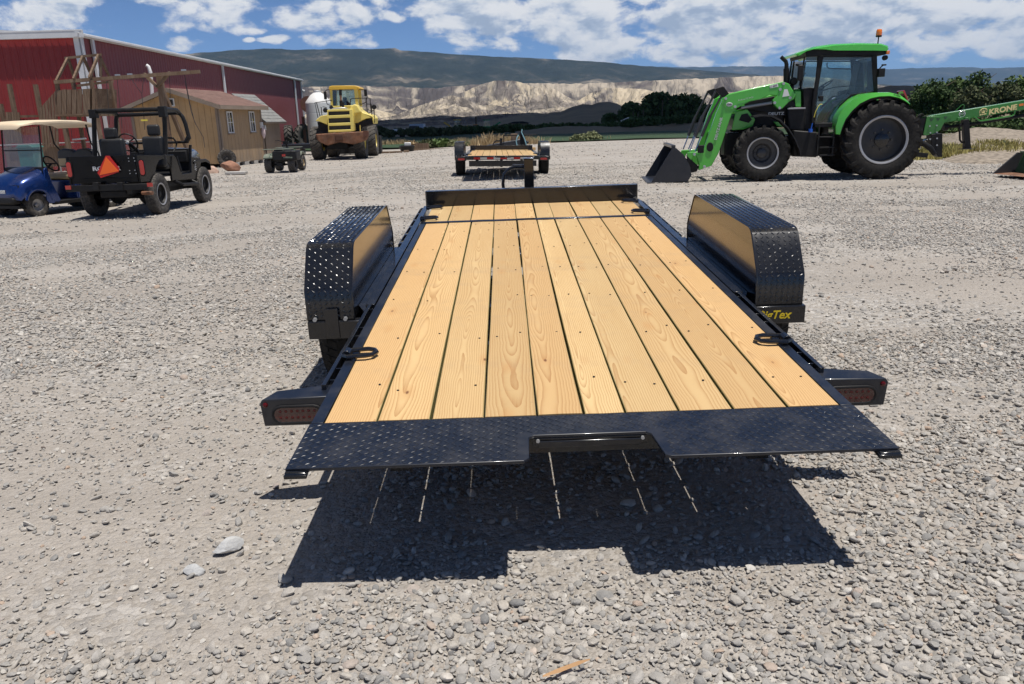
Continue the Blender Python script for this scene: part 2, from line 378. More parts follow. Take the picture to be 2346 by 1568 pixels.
def mat_board(name, tint=(1, 1, 1), old=0, axis=1):
    m, t, b = newmat(name); v = tc(t); oi = t.n('ShaderNodeObjectInfo').outputs['Random']
    x, y, z = t.xyz(v)[0:3]
    if axis == 0: x, y = y, x
    if axis == 2: y, z = z, y
    rs = t.m('MULTIPLY', oi, 37.0)
    wv = t.comb(t.m('MULTIPLY', x, 2.2), t.m('MULTIPLY', y, .45), rs)
    wob = t.noise(wv, 1.6, 2, .5); wob2 = t.noise(t.comb(x, y, t.m('ADD', rs, 5.0)), 5.5, 2, .5)
    cx = t.m('MULTIPLY', t.m('SUBTRACT', t.m('FRACT', t.m('MULTIPLY', oi, 91.7)), .5), .17)
    dx = t.m('ADD', t.m('SUBTRACT', x, cx), t.m('MULTIPLY', t.m('SUBTRACT', wob2, .5), .016))
    dz = t.m('ADD', t.m('MULTIPLY', t.m('SUBTRACT', wob, .42), .17), t.m('MULTIPLY', t.m('SUBTRACT', t.m('FRACT', t.m('MULTIPLY', oi, 13.3)), .3), .05))
    rad = t.m('SQRT', t.m('ADD', t.m('MULTIPLY', dx, dx), t.m('MULTIPLY', dz, dz)))
    rg = t.m('FRACT', t.m('MULTIPLY', rad, 115.0)); lw = t.m('POWER', rg, 2.6)
    fine = t.noise(t.comb(t.m('MULTIPLY', x, 260), t.m('MULTIPLY', y, 5), rs), 1, 3, .6)
    lw = t.m('MULTIPLY', lw, t.mr(fine, .25, .7, .45, 1.0))
    base = t.mix(t.mr(t.noise(t.comb(t.m('MULTIPLY', x, 5), t.m('MULTIPLY', y, .5), t.m('ADD', rs, 9.0)), 1.4, 3, .6), .3, .7), (.66, .485, .245), (.59, .41, .195))
    base = t.mix(t.mr(t.m('FRACT', t.m('MULTIPLY', oi, 7.1)), 0, 1, 0, .8), base, (.61, .385, .175)); tn = t.mr(t.m('FRACT', t.m('MULTIPLY', oi, 23.7)), 0, 1, .85, 1.10); base = t.mix(1, base, t.comb(tn, tn, tn), 'MULTIPLY')
    c = t.mix(t.m('MULTIPLY', lw, .82), base, (.34, .155, .05))
    # knots with a swirl
    kv = t.comb(t.m('MULTIPLY', x, 9), t.m('MULTIPLY', y, 3.4), rs); kd = t.vor(kv, 1.0); kc = t.xyz(t.vor(kv, 1.0, 'Color'))
    has = t.m('GREATER_THAN', kc[0], .66)
    kn = t.m('MULTIPLY', t.mr(kd, .03, .075, 1, 0), has); halo = t.m('MULTIPLY', t.mr(kd, .08, .32, 1, 0), has)
    c = t.mix(t.m('MULTIPLY', halo, .35), c, (.50, .25, .09)); c = t.mix(t.m('MULTIPLY', kn, .9), c, (.16, .065, .03))
    sc = t.noise(t.comb(t.m('MULTIPLY', x, 3), t.m('MULTIPLY', y, 26), rs), 1.5, 4, .75)       # saw and scuff marks across
    c = t.mix(t.mr(sc, .66, .78, 0, .34), c, (.27, .19, .13))
    dirt = t.noise(t.comb(x, y, 3.0), 2.6, 5, .7); c = t.mix(t.mr(dirt, .52, .76, 0, .38), c, (.37, .27, .17)); arcn = t.noise(t.comb(t.m('MULTIPLY', x, 5), t.m('MULTIPLY', y, 40), rs), .9, 3, .8); c = t.mix(t.mr(arcn, .70, .76, 0, .4), c, (.20, .14, .10))
    if old:
        g = t.mr(t.noise(t.comb(t.m('MULTIPLY', x, 14), t.m('MULTIPLY', y, .8), rs), 1.3, 4, .6), .3, .7)
        oc = t.mix(g, (.105, .06, .04), (.24, .175, .125)); c = t.mix(old, c, oc); c = t.mix(t.m('MULTIPLY', t.mr(fine, .3, .5, 1, 0), .6), c, (.07, .045, .03))
    c = t.mix(1, c, tint, 'MULTIPLY')
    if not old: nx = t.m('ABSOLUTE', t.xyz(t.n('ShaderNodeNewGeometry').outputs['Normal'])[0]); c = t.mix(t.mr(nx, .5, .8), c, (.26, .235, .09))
    t.put(b.inputs['Base Color'], c); b.inputs['Roughness'].default_value = .68; b.inputs['Specular IOR Level'].default_value = .25
    t.put(b.inputs['Normal'], t.bump(t.m('ADD', lw, t.m('MULTIPLY', fine, .5)), .22, .0015))
    return m
def mat_glass(name, col=(.55, .62, .62), dirt=.12, alpha=.75):
    m, t, b = newmat(name); v = tc(t)
    gl = t.n('ShaderNodeBsdfGlossy'); gl.inputs['Roughness'].default_value = .03
    tr = t.n('ShaderNodeBsdfTransparent'); t.put(tr.inputs[0], tuple(c * alpha + .0 for c in col))
    fr = t.n('ShaderNodeFresnel'); fr.inputs[0].default_value = 1.5
    di = t.n('ShaderNodeBsdfDiffuse'); t.put(di.inputs[0], (.5, .47, .42, 1))
    a = t.n('ShaderNodeMixShader'); t.L.new(t.m('ADD', fr.outputs[0], .03), a.inputs[0]); t.L.new(tr.outputs[0], a.inputs[1]); t.L.new(gl.outputs[0], a.inputs[2])
    c = t.n('ShaderNodeMixShader'); t.put(c.inputs[0], t.mr(t.noise(v, 2.5, 5, .7), .35, .8, dirt * .3, dirt)); t.L.new(a.outputs[0], c.inputs[1]); t.L.new(di.outputs[0], c.inputs[2])
    m.node_tree.nodes.remove(b); t.L.new(c.outputs[0], m.node_tree.nodes['Material Output'].inputs[0]); return m
def mat_leaf(name, c1, c2, tr=.25):
    m, t, b = newmat(name); v = tc(t)
    n = t.noise(v, .9, 3, .6); n2 = t.noise(v, 5, 2, .6)
    c = t.mix(t.mr(t.m('ADD', t.m('MULTIPLY', n, .6), t.m('MULTIPLY', n2, .4)), .35, .65), c1, c2)
    t.put(b.inputs['Base Color'], c); b.inputs['Roughness'].default_value = .7; b.inputs['Specular IOR Level'].default_value = .2
    return m
def mat_black(name='black_enamel', dust=.3, rough=.16, col=(.010, .011, .014), sp=.5):
    m, t, b = newmat(name); v = tc(t)
    n = t.noise(v, 6, 6, .7); sk = t.noise(v, 140, 2, .6); nz = t.xyz(t.n('ShaderNodeNewGeometry').outputs['Normal'])[2]
    film = t.m('MULTIPLY', t.mr(n, .45, .75), dust * .16); film = t.m('MULTIPLY', film, t.mr(nz, -.2, 1, .25, 1))
    spk = t.m('MULTIPLY', t.mr(sk, .70, .76), t.m('MULTIPLY', t.mr(nz, .2, .9), dust))
    f = t.m('ADD', film, t.m('MULTIPLY', spk, .45), clamp=True)
    t.put(b.inputs['Base Color'], t.mix(f, col, (.42, .38, .33))); t.put(b.inputs['Roughness'], t.mr(f, 0, .3, rough, .6))
    b.inputs['Coat Weight'].default_value = .3; b.inputs['Coat Roughness'].default_value = .07; b.inputs['Specular IOR Level'].default_value = sp
    t.put(b.inputs['Normal'], t.bump(t.noise(v, 90, 2, .5), .02, .002))
    return m
MT = dict(
 black=mat_black(), dblack=mat_black('dusty_black_steel', .5, .36, col=(.008, .011, .019)), satin=pm('satin_black_plastic', (.011, .011, .012), .5, var=.2, dust=.05, spec=.25),
 tread=mat_black('tread_enamel', .3, .30), board=mat_board('new_pine_board'), oldw=mat_board('weathered_timber', old=.93, axis=2), oldx=mat_board('weathered_timber_beam', old=.93, axis=0),
 rub=pm('tyre_rubber', (.018, .0175, .017), .85, spec=.2, var=.2, vs=8, bump=.2, dust=.14, dustc=(.30, .265, .22)), drub=pm('dusty_tyre_rubber', (.035, .033, .031), .88, var=.2, vs=8, bump=.2, dust=.6, dustc=(.34, .30, .255)),
 green=pm('bright_green_paint', (.09, .47, .055), .25, var=.05, coat=.5, dust=.06), lgreen=pm('bright_green_roof', (.10, .60, .07), .25, var=.04, coat=.6),
 kgreen=pm('dark_green_paint', (.035, .215, .03), .3, var=.07, coat=.4, dust=.08), sgreen=pm('scoop_green_paint', (.022, .085, .03), .4, var=.1, dust=.2),
 rimg=pm('grey_rim_paint', (.035, .035, .037), .42, var=.1, dust=.06), rims=pm('silver_rim', (.38, .38, .39), .4, metal=.4, var=.1, dust=.15),
 chrome=pm('polished_steel', (.62, .62, .63), .18, metal=1, var=.04), zinc=pm('galvanised_steel', (.50, .51, .52), .42, metal=.6, var=.1),
 yel=pm('yellow_paint', (.85, .68, .16), .4, var=.09, vs=2, dust=.22, dustc=(.75, .66, .40)), rust=pm('rusty_counterweight', (.16, .065, .03), .8, var=.6, vs=2.5, bump=.3, dust=.25),
 blue=pm('metallic_blue_paint', (.005, .032, .16), .2, metal=.5, var=.08, coat=.9, dust=.07), cream=pm('cream_vinyl', (.62, .47, .26), .55, var=.08), roofc=pm('cream_roof_plastic', (.80, .64, .44), .45, var=.05),
 seat=pm('black_seat_vinyl', (.016, .016, .017), .5, var=.1, dust=.05), red=pm('red_lens', (.42, .012, .01), .12, var=.1, coat=1), dred=pm('dark_red_lens', (.06, .003, .003), .1, var=.2, coat=1),
 ledr=pm('led_red', (.085, .003, .003), .2), amber=pm('amber_lens', (.85, .20, .01), .15, var=.1, coat=1), orange=pm('fluorescent_orange', (1.0, .16, .02), .5, var=.03), tred=pm('reflective_red', (.60, .015, .012), .3, var=.05),
 white=pm('white_paint', (.78, .78, .76), .5, var=.05), wtrim=pm('white_metal_trim', (.70, .71, .71), .45, var=.07), yellowt=pm('yellow_lettering', (.85, .62, .02), .5, var=.02), gold=pm('gold_lettering', (.85, .70, .33), .5, var=.02), silvt=pm('silver_lettering', (.60, .60, .60), .4, var=.02),
 barnf=pm('bright_red_siding', (.24, .016, .015), .5, var=.12, vs=.6, dust=.07), barns=pm('faded_red_siding', (.25, .065, .068), .55, var=.12, vs=.5, dust=.1),
 ply=None, rsh=pm('red_brown_shingles', (.26, .16, .13), .9, var=.25, vs=6, bump=.3), gsh=pm('grey_shingles', (.23, .23, .22), .9, var=.25, vs=6, bump=.3),
 tank=pm('white_poly_tank', (.80, .79, .76), .5, var=.05), rtank=pm('brown_steel_tank', (.17, .075, .05), .8, var=.4),
 glass=mat_glass('cab_glass', (.80, .88, .88), .05, 1.0), cglass=mat_glass('dusty_windscreen', (.80, .76, .78), .40, 1.0), wglass=mat_glass('window_glass', (.2, .22, .24), .2, .5),
 rock=pm('red_brown_rock', (.33, .17, .11), .9, var=.45, vs=3, bump=.5, bs=12), pale=pm('pale_boulder', (.48, .48, .47), .85, var=.2, vs=14, bump=.4, bs=50), bark=pm('bark', (.10, .075, .05), .95, var=.3, bump=.5, bs=20),
 concrete=pm('concrete', (.42, .40, .37), .85, var=.15), teal=pm('teal_panel', (.06, .20, .17), .5, var=.1), bluep=pm('blue_plastic', (.02, .12, .55), .4), trailw=pm('pale_blue_white_panel', (.48, .53, .58), .5, var=.08),
 splinter=pm('split_wood', (.55, .32, .15), .7, var=.2), yplast=pm('yellow_hose', (.75, .62, .08), .5), greenbox=pm('olive_rack_plastic', (.12, .15, .11), .6, var=.2, dust=.5),
)
def mat_ply():
    m, t, b = newmat('stained_plywood_siding'); v = tc(t); x, y, z = t.xyz(v)[0:3]
    g = t.noise(t.comb(t.m('MULTIPLY', x, 12), t.m('MULTIPLY', y, 12), t.m('MULTIPLY', z, .7)), 1.2, 4, .6)
    w = t.mr(t.m('ADD', z, t.m('MULTIPLY', t.noise(t.comb(t.m('MULTIPLY', x, 3), t.m('MULTIPLY', y, 3), t.m('MULTIPLY', z, .4)), 1, 4, .7), 2.4)), 1.0, 2.2)  # rain splash wear at the foot
    c = t.mix(w, (.25, .205, .16), (.44, .31, .185)); c = t.mix(t.mr(g, .35, .7, 0, .4), c, (.20, .12, .06))
    t.put(b.inputs['Base Color'], c); b.inputs['Roughness'].default_value = .8; return m
MT['ply'] = mat_ply()
MT['plyl'] = pm('tan_plywood_siding', (.58, .38, .19), .8, var=.2, vs=1.3)
MT['plyg'] = pm('grey_tan_siding', (.30, .235, .18), .85, var=.2, vs=1.2)
# ================================================= GROUND AND LAND
def make_ground():
    r = np.concatenate([[.02], np.geomspace(.4, 70, 150), np.geomspace(75, 24000, 60)]); a = np.linspace(0, 2 * pi, 361)
    R, A = np.meshgrid(r, a, indexing='ij'); X = R * np.sin(A); Y = R * np.cos(A)
    Z = gz(X, Y) + (vnoise(X + 500, Y + 500, .9, 3, 4) - .5) * .05 * np.exp(-(R / 40) ** 2) + (vnoise(X + 500, Y + 500, .12, 5, 3) - .5) * .10 * sst(R, 8, 25) * np.exp(-(R / 60) ** 2)
    o = grid('ground', X, Y, Z, mat_ground()); return struct(o)
ground = make_ground()
def gnoise(x, y): return gz(x, y) + (vnoise(x + 500, y + 500, .9, 3, 4) - .5) * .05 * np.exp(-((x * x + y * y) / 1600)) + (vnoise(x + 500, y + 500, .12, 5, 3) - .5) * .10 * sst(np.hypot(x, y), 8, 25) * np.exp(-((x * x + y * y) / 3600))
# ---- loose gravel: real stones
def make_gravel():
    lib = bpy.data.collections.new('stone_shapes'); ms = mat_stone()
    for k in range(10):
        b = bmesh.new(); bmesh.ops.create_icosphere(b, subdivisions=2, radius=.5)
        rs = np.random.default_rng(k); ax = np.array([1, rs.uniform(.62, .95), rs.uniform(.42, .72)])
        cuts = [(Vector(rs.normal(size=3)).normalized(), rs.uniform(.30, .44)) for _ in range(10 if k < 7 else 4)]
        for v in b.verts:
            p = v.co.copy()
            for d, h in cuts:
                e = p.dot(d) - h
                if e > 0: p -= d * e * .92
            v.co = Vector((p.x * ax[0], p.y * ax[1], p.z * ax[2]))
        me = bpy.data.meshes.new('stone'); b.to_mesh(me); b.free(); me.materials.append(ms)
        me.polygons.foreach_set('use_smooth', [True] * len(me.polygons)); me.set_sharp_from_angle(angle=radians(32))
        lib.objects.link(bpy.data.objects.new('stone_shape', me))
    P = []; SC = []
    def scatter(n, y0, y1, dm, sg, dmax, pw=1.0, xtra=1.2):
        y = np.sqrt(RNG.uniform(y0 ** 2, y1 ** 2, n)); x = RNG.uniform(-1, 1, n) * (y * .78 + xtra)
        pt = vnoise(x + 900, y + 900, .8, 21, 4) * .6 + vnoise((x + 900) * .35, y + 900, 1.1, 33, 3) * .4
        lane = vnoise((x + 900) * .16 + (y + 900) * .05, y + 900, .55, 44, 3); pt = pt - .9 * np.clip(.44 - lane, 0, .2) * (y > 2.6)
        keep = RNG.uniform(0, 1, n) < np.clip((pt - .37) * 5.0, .10, 1) ** pw; x, y = x[keep], y[keep]
        d = np.clip(np.exp(RNG.normal(np.log(dm), sg, len(x))), dm * .45, dmax)
        P.append(np.stack([x, y, gnoise(x, y) + d * RNG.uniform(.0, .24, len(x)) + .0022], 1)); SC.append(d)
    scatter(260000, 1.15, 5.2, .0125, .50, .042)
    scatter(4500, 1.15, 5.2, .030, .25, .058, 1.6)
    scatter(190000, 5.2, 13, .0185, .40, .055)
    scatter(100000, 13, 27, .029, .33, .065)
    scatter(22000, 27, 52, .048, .3, .09)
    P = np.concatenate(P); D = np.concatenate(SC); n = len(P)
    me = bpy.data.meshes.new('gravel'); me.vertices.add(n); me.vertices.foreach_set('co', P.ravel())
    a = me.attributes.new('rot', 'FLOAT_VECTOR', 'POINT'); rt = np.stack([RNG.normal(0, .35, n), RNG.normal(0, .35, n), RNG.uniform(0, 2 * pi, n)], 1); a.data.foreach_set('vector', rt.ravel())
    a = me.attributes.new('scl', 'FLOAT_VECTOR', 'POINT'); sc = D[:, None] * np.stack([RNG.uniform(.95, 1.35, n), RNG.uniform(.8, 1.15, n), RNG.uniform(.6, 1.0, n)], 1); a.data.foreach_set('vector', sc.ravel())
    a = me.attributes.new('pick', 'INT', 'POINT'); a.data.foreach_set('value', RNG.integers(0, 10, n).astype(np.int32))
    o = link('gravel', me, None); tag(o, 'loose grey river gravel strewn over the yard', 'gravel', kind='stuff')
    ng = bpy.data.node_groups.new('gravel_nodes', 'GeometryNodeTree')
    ng.interface.new_socket('Geometry', in_out='INPUT', socket_type='NodeSocketGeometry'); ng.interface.new_socket('Geometry', in_out='OUTPUT', socket_type='NodeSocketGeometry')
    N = ng.nodes; L = ng.links; gi = N.new('NodeGroupInput'); go = N.new('NodeGroupOutput'); ip = N.new('GeometryNodeInstanceOnPoints'); ci = N.new('GeometryNodeCollectionInfo')
    ci.inputs['Collection'].default_value = lib; ci.inputs['Separate Children'].default_value = True; ci.inputs['Reset Children'].default_value = True
    L.new(gi.outputs[0], ip.inputs['Points']); L.new(ci.outputs[0], ip.inputs['Instance']); ip.inputs['Pick Instance'].default_value = True
    for nm, ty, sk in (('rot', 'FLOAT_VECTOR', 'Rotation'), ('scl', 'FLOAT_VECTOR', 'Scale'), ('pick', 'INT', 'Instance Index')):
        q = N.new('GeometryNodeInputNamedAttribute'); q.data_type = ty; q.inputs['Name'].default_value = nm; out = [s_ for s_ in q.outputs if s_.enabled][0]
        L.new(out, ip.inputs[sk])
    L.new(ip.outputs[0], go.inputs[0])
    md = o.modifiers.new('scatter', 'NODES'); md.node_group = ng
make_gravel()
# ---- field
def make_field():
    x = np.linspace(-60, 42, 120); y = np.linspace(0, 1, 24); X, T = np.meshgrid(x, y, indexing='ij')
    y0 = 54.2 + (vnoise(x + 300, x * 0 + 5, .4, 8) - .5) * 3; y1 = 98 + 10 * sst(x, -5, 15) * 0 - 22 * sst(x, 6, 24)
    Y = y0[:, None] + (y1 - y0)[:, None] * T
    m, t, b = newmat('alfalfa_field'); v = tc(t)
    c = t.mix(t.noise(v, .5, 5, .7), (.022, .050, .020), (.040, .078, .028)); t.put(b.inputs['Base Color'], c); b.inputs['Roughness'].default_value = .9
    t.put(b.inputs['Normal'], t.bump(t.noise(v, 4, 4, .7), .8, .2))
    struct(grid('field', X, Y, gz(X, Y) + .04 + vnoise(X + 400, Y + 400, .8, 9) * .12, m))
make_field()
# ---- hills
def mat_bad(name, lo, mid, hi, s1=1.0, shift=0.0):
    m, t, b = newmat(name); v = tc(t); x, y, z = t.xyz(v)[0:3]; uv = t.n('ShaderNodeUVMap').outputs[0]; u, w, _ = t.xyz(uv)[0:3]
    wob = t.noise(t.comb(t.m('MULTIPLY', u, 26), t.m('MULTIPLY', w, 2.2), 0), 1, 3, .6)
    uu = t.m('ADD', u, t.m('MULTIPLY', t.m('SUBTRACT', wob, .5), .05))
    st = t.noise(t.comb(t.m('MULTIPLY', uu, 95 * s1), t.m('MULTIPLY', w, 1.6), 0), 1, 5, .62)      # runnels straight down the slope
    big = t.noise(t.comb(t.m('MULTIPLY', uu, 17 * s1), t.m('MULTIPLY', w, 2.4), 3.0), 1, 5, .6, .6)
    k = t.m('ADD', t.m('ADD', t.m('MULTIPLY_ADD', big, 1.15, -.285), t.m('MULTIPLY_ADD', st, .34, .04)), shift)
    k = t.m('ADD', k, t.mr(w, .86, 1.0, 0, .07))
    c = t.ramp(k, [(.37, lo), (.45, tuple(a * 1.45 for a in lo)), (.50, mid), (.57, hi), (.66, tuple(min(1, a * 1.12) for a in hi)), (.78, mid)])
    t.put(b.inputs['Base Color'], c); b.inputs['Roughness'].default_value = .95; b.inputs['Specular IOR Level'].default_value = .1
    t.put(b.inputs['Normal'], t.bump(t.m('ADD', st, big), 1.0, 30)); return m
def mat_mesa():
    m, t, b = newmat('mesa_forest_and_cloud_shade'); v = tc(t); x, y, z = t.xyz(v)[0:3]
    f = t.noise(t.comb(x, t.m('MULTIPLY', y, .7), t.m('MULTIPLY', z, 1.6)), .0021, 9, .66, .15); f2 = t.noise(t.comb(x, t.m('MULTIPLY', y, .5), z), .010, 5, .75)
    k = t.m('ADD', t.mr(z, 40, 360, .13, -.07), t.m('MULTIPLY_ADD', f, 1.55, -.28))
    c = t.ramp(k, [(.32, (.016, .022, .016)), (.46, (.030, .036, .026)), (.54, (.055, .055, .042)), (.60, (.10, .09, .07)), (.67, (.19, .16, .12)), (.76, (.36, .30, .22))])  # dark forest tones also stand in for cloud shadow on the mesa
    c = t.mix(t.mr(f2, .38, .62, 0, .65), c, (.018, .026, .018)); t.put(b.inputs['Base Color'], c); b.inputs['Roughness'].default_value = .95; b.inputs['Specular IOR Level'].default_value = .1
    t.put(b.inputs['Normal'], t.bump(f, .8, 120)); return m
MT['badrim'] = mat_bad('badland_rim_clay_and_shade', (.085, .073, .068), (.20, .175, .145), (.42, .36, .28), 1.0, -.05); MT['badhill'] = mat_bad('badland_hill_clay', (.105, .09, .08), (.25, .22, .185), (.50, .42, .30), 1.3, -.015)  # rim greys: darker clay that also stands in for cloud shade on the slope
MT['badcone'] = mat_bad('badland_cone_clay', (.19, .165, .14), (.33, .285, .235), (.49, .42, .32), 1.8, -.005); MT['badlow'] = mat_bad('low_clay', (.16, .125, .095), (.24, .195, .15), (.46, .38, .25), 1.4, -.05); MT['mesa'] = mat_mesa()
MT['mound'] = pm('grey_earth', (.20, .17, .115), .95, var=.35, vs=.05, bump=.5, bs=1.0, spec=.1)
MT['bermm'] = pm('berm_earth', (.27, .23, .185), .95, var=.75, vs=7, bump=1.0, bs=5, spec=.1)
def ridge(name, prof, dc, df, db, mat, z0=-2, na=260, nt=40, pw=1.3, gul=.12, gs=60, seed=1, back=.5, steps=0):
    pr = sorted((azel(px, py) for px, py in prof)); az = np.array([p[0] for p in pr]); el = np.array([p[1] for p in pr])
    A = np.linspace(az[0], az[-1], na); E = np.interp(A, az, el)
    E = E + (vnoise(A * gs * 3 + 50, A * 0, 1, seed + 7, 3) - .5) * .0012
    Zc = EYE + np.tan(E) * dc
    t = np.concatenate([np.linspace(0, 1, nt), 1 + np.linspace(.1, 1, 8)])
    TT, AA = np.meshgrid(t, A, indexing='xy'); H = Zc[:, None] - z0
    wob = (vnoise(AA * gs * .35 + 9, TT * 1.5 + 3, 1, seed + 3, 3) - .5)
    s = np.clip(TT + wob * .25 * (TT > 0) * (TT < 1) * (1 - TT), 0, 1) ** pw
    if steps: s = s * (1 - steps) + steps * np.clip((TT - .82) / .1, 0, 1)
    g = 1 - np.abs(2 * vnoise(AA * gs + 20 + wob * 3, TT * 1.2 + 8, 1, seed, 4) - 1)
    g2 = 1 - np.abs(2 * vnoise(AA * gs * 3.1 + 70 + wob * 5, TT * 1.6 + 8, 1, seed + 5, 3) - 1)
    env = np.clip(TT, 0, 1) ** .5 * np.clip((1.02 - TT) * 4, 0, 1)
    Z = z0 + H * s * (1 - gul * env * (.7 * g + .3 * g2) * 1.6)
    bk = TT > 1; Z = np.where(bk, z0 + H * (1 - (TT - 1) * back), Z)
    D = np.where(TT <= 1, df + (dc - df) * TT, dc + (db - dc) * (TT - 1))
    o = grid(name, D * np.sin(AA), D * np.cos(AA), Z, mat); uv = o.data.uv_layers.new(name='UVMap'); vi = np.empty(len(o.data.loops), np.int32); o.data.loops.foreach_get('vertex_index', vi)
    UV = np.stack([AA.ravel(), TT.ravel()], 1)[vi]; uv.data.foreach_set('uv', UV.astype(np.float32).ravel()); return struct(o)
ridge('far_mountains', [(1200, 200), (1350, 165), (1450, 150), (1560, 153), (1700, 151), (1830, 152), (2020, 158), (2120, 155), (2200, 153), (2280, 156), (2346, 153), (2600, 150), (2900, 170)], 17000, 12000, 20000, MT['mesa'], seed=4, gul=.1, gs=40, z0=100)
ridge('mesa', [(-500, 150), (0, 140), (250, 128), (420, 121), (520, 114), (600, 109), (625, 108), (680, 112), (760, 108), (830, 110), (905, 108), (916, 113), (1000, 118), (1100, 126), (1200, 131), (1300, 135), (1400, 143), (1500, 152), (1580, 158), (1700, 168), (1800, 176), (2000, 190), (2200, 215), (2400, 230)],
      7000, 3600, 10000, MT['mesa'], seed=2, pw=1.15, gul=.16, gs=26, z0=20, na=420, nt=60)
ridge('badland_rim', [(-700, 235), (0, 215), (500, 205), (700, 197), (800, 193), (1000, 200), (1070, 192), (1150, 188), (1240, 188), (1300, 190), (1400, 187), (1500, 182), (1600, 178), (1700, 173), (1800, 172), (1900, 176), (2000, 190), (2100, 212), (2346, 235), (2700, 250)],
      3100, 1900, 4500, MT['badrim'], seed=12, pw=1.5, gul=.30, gs=70, z0=-2, na=620, nt=60, steps=.14)
ridge('badland_slope', [(-700, 290), (400, 225), (640, 212), (700, 204), (760, 206), (820, 214), (900, 218), (960, 226), (1060, 236), (1200, 246), (1400, 256)], 2500, 1500, 2900, MT['badrim'], seed=19, pw=1.0, gul=.3, gs=50, na=420, nt=50, back=.9)
ridge('badland_hill', [(1010, 250), (1050, 214), (1072, 204), (1100, 192), (1112, 187), (1140, 181), (1180, 183), (1210, 192), (1240, 206), (1290, 232), (1330, 255)], 2400, 1500, 2700, MT['badhill'], seed=23, pw=1.0, gul=.34, gs=60, na=300, nt=50, back=.9)
ridge('badland_hill', [(1290, 246), (1330, 226), (1362, 206), (1382, 199), (1440, 200), (1478, 203), (1520, 216), (1570, 232), (1640, 244), (1720, 250)], 2300, 1400, 2600, MT['badhill'], seed=29, pw=1.1, gul=.34, gs=55, na=300, nt=50, back=.9)
ridge('badland_hill', [(1120, 256), (1160, 236), (1190, 218), (1222, 198), (1244, 190), (1262, 196), (1300, 220), (1340, 240), (1380, 256)], 2050, 1300, 2300, MT['badcone'], seed=31, pw=1.15, gul=.36, gs=60, na=260, nt=50, back=.9)
ridge('badland_hill', [(1480, 262), (1560, 240), (1620, 218), (1660, 208), (1700, 213), (1760, 226), (1820, 236), (2000, 246)], 2000, 1300, 2300, MT['badcone'], seed=33, pw=1.1, gul=.3, gs=55, na=260, nt=50, back=.9)
ridge('badland_cone', [(845, 282), (905, 264), (960, 242), (1010, 225), (1036, 217), (1062, 225), (1112, 245), (1165, 264)], 1400, 950, 1600, MT['badcone'], seed=37, pw=1.05, gul=.22, gs=90, na=300, nt=44, back=.9)
ridge('badland_cone', [(1050, 266), (1085, 240), (1104, 229), (1130, 239), (1180, 250), (1230, 262)], 1600, 1050, 1800, MT['badhill'], seed=39, pw=1.05, gul=.25, gs=90, na=200, nt=44, back=.9)
ridge('badland_cone', [(640, 286), (700, 262), (760, 250), (820, 244), (870, 252), (930, 268)], 1700, 1050, 1900, MT['badhill'], seed=43, pw=1.1, gul=.3, gs=60, na=240, nt=44, back=.9)
ridge('badland_foot', [(1140, 270), (1220, 252), (1290, 246), (1340, 243), (1400, 250), (1480, 250), (1540, 256), (1700, 258), (2000, 256)], 1300, 850, 1500, MT['badcone'], seed=47, pw=1.0, gul=.2, gs=60, na=260, nt=40, back=.9)
ridge('low_clay_bench', [(-700, 335), (500, 292), (800, 286), (870, 276), (960, 270), (1010, 264), (1060, 268), (1130, 262), (1220, 258), (1290, 262), (1400, 266), (1600, 264)],
      800, 520, 1000, MT['badlow'], seed=41, pw=1.2, gul=.2, gs=60, na=400, nt=30, back=.9)
ridge('earth_mounds', [(1060, 287), (1130, 276), (1200, 262), (1225, 260), (1248, 263), (1262, 257), (1285, 256), (1310, 245), (1335, 238), (1355, 240), (1372, 234), (1395, 233), (1412, 238), (1440, 250), (1480, 257), (1560, 262), (1640, 264)],
      260, 170, 330, MT['mound'], seed=51, pw=1.0, gul=.03, gs=20, na=260, nt=24, back=.8, z0=-.5)
ridge('spoil_heaps', [(1960, 246), (2000, 205), (2040, 197), (2100, 196), (2125, 202), (2160, 214), (2230, 226), (2300, 222), (2380, 230), (2500, 240)],
      220, 150, 280, MT['mound'], seed=57, pw=1.0, gul=.06, gs=20, na=160, nt=24, back=.8, z0=-.5)
ridge('earth_bank', [(1180, 303), (1260, 291), (1330, 289), (1400, 291), (1440, 289), (1470, 283), (1500, 281), (1530, 284), (1560, 278), (1610, 275), (1700, 272), (1850, 268)],
      92, 78, 110, MT['mound'], seed=61, pw=.7, gul=.10, gs=40, na=300, nt=20, back=.4, z0=-.12)
ridge('gravel_berm', [(2085, 352), (2120, 334), (2157, 322), (2190, 304), (2215, 296), (2240, 292), (2290, 294), (2346, 298), (2500, 300), (2800, 305)],
      36, 24.5, 44, MT['bermm'], seed=71, pw=.75, gul=.05, gs=30, na=200, nt=30, back=.5, z0=-.1)
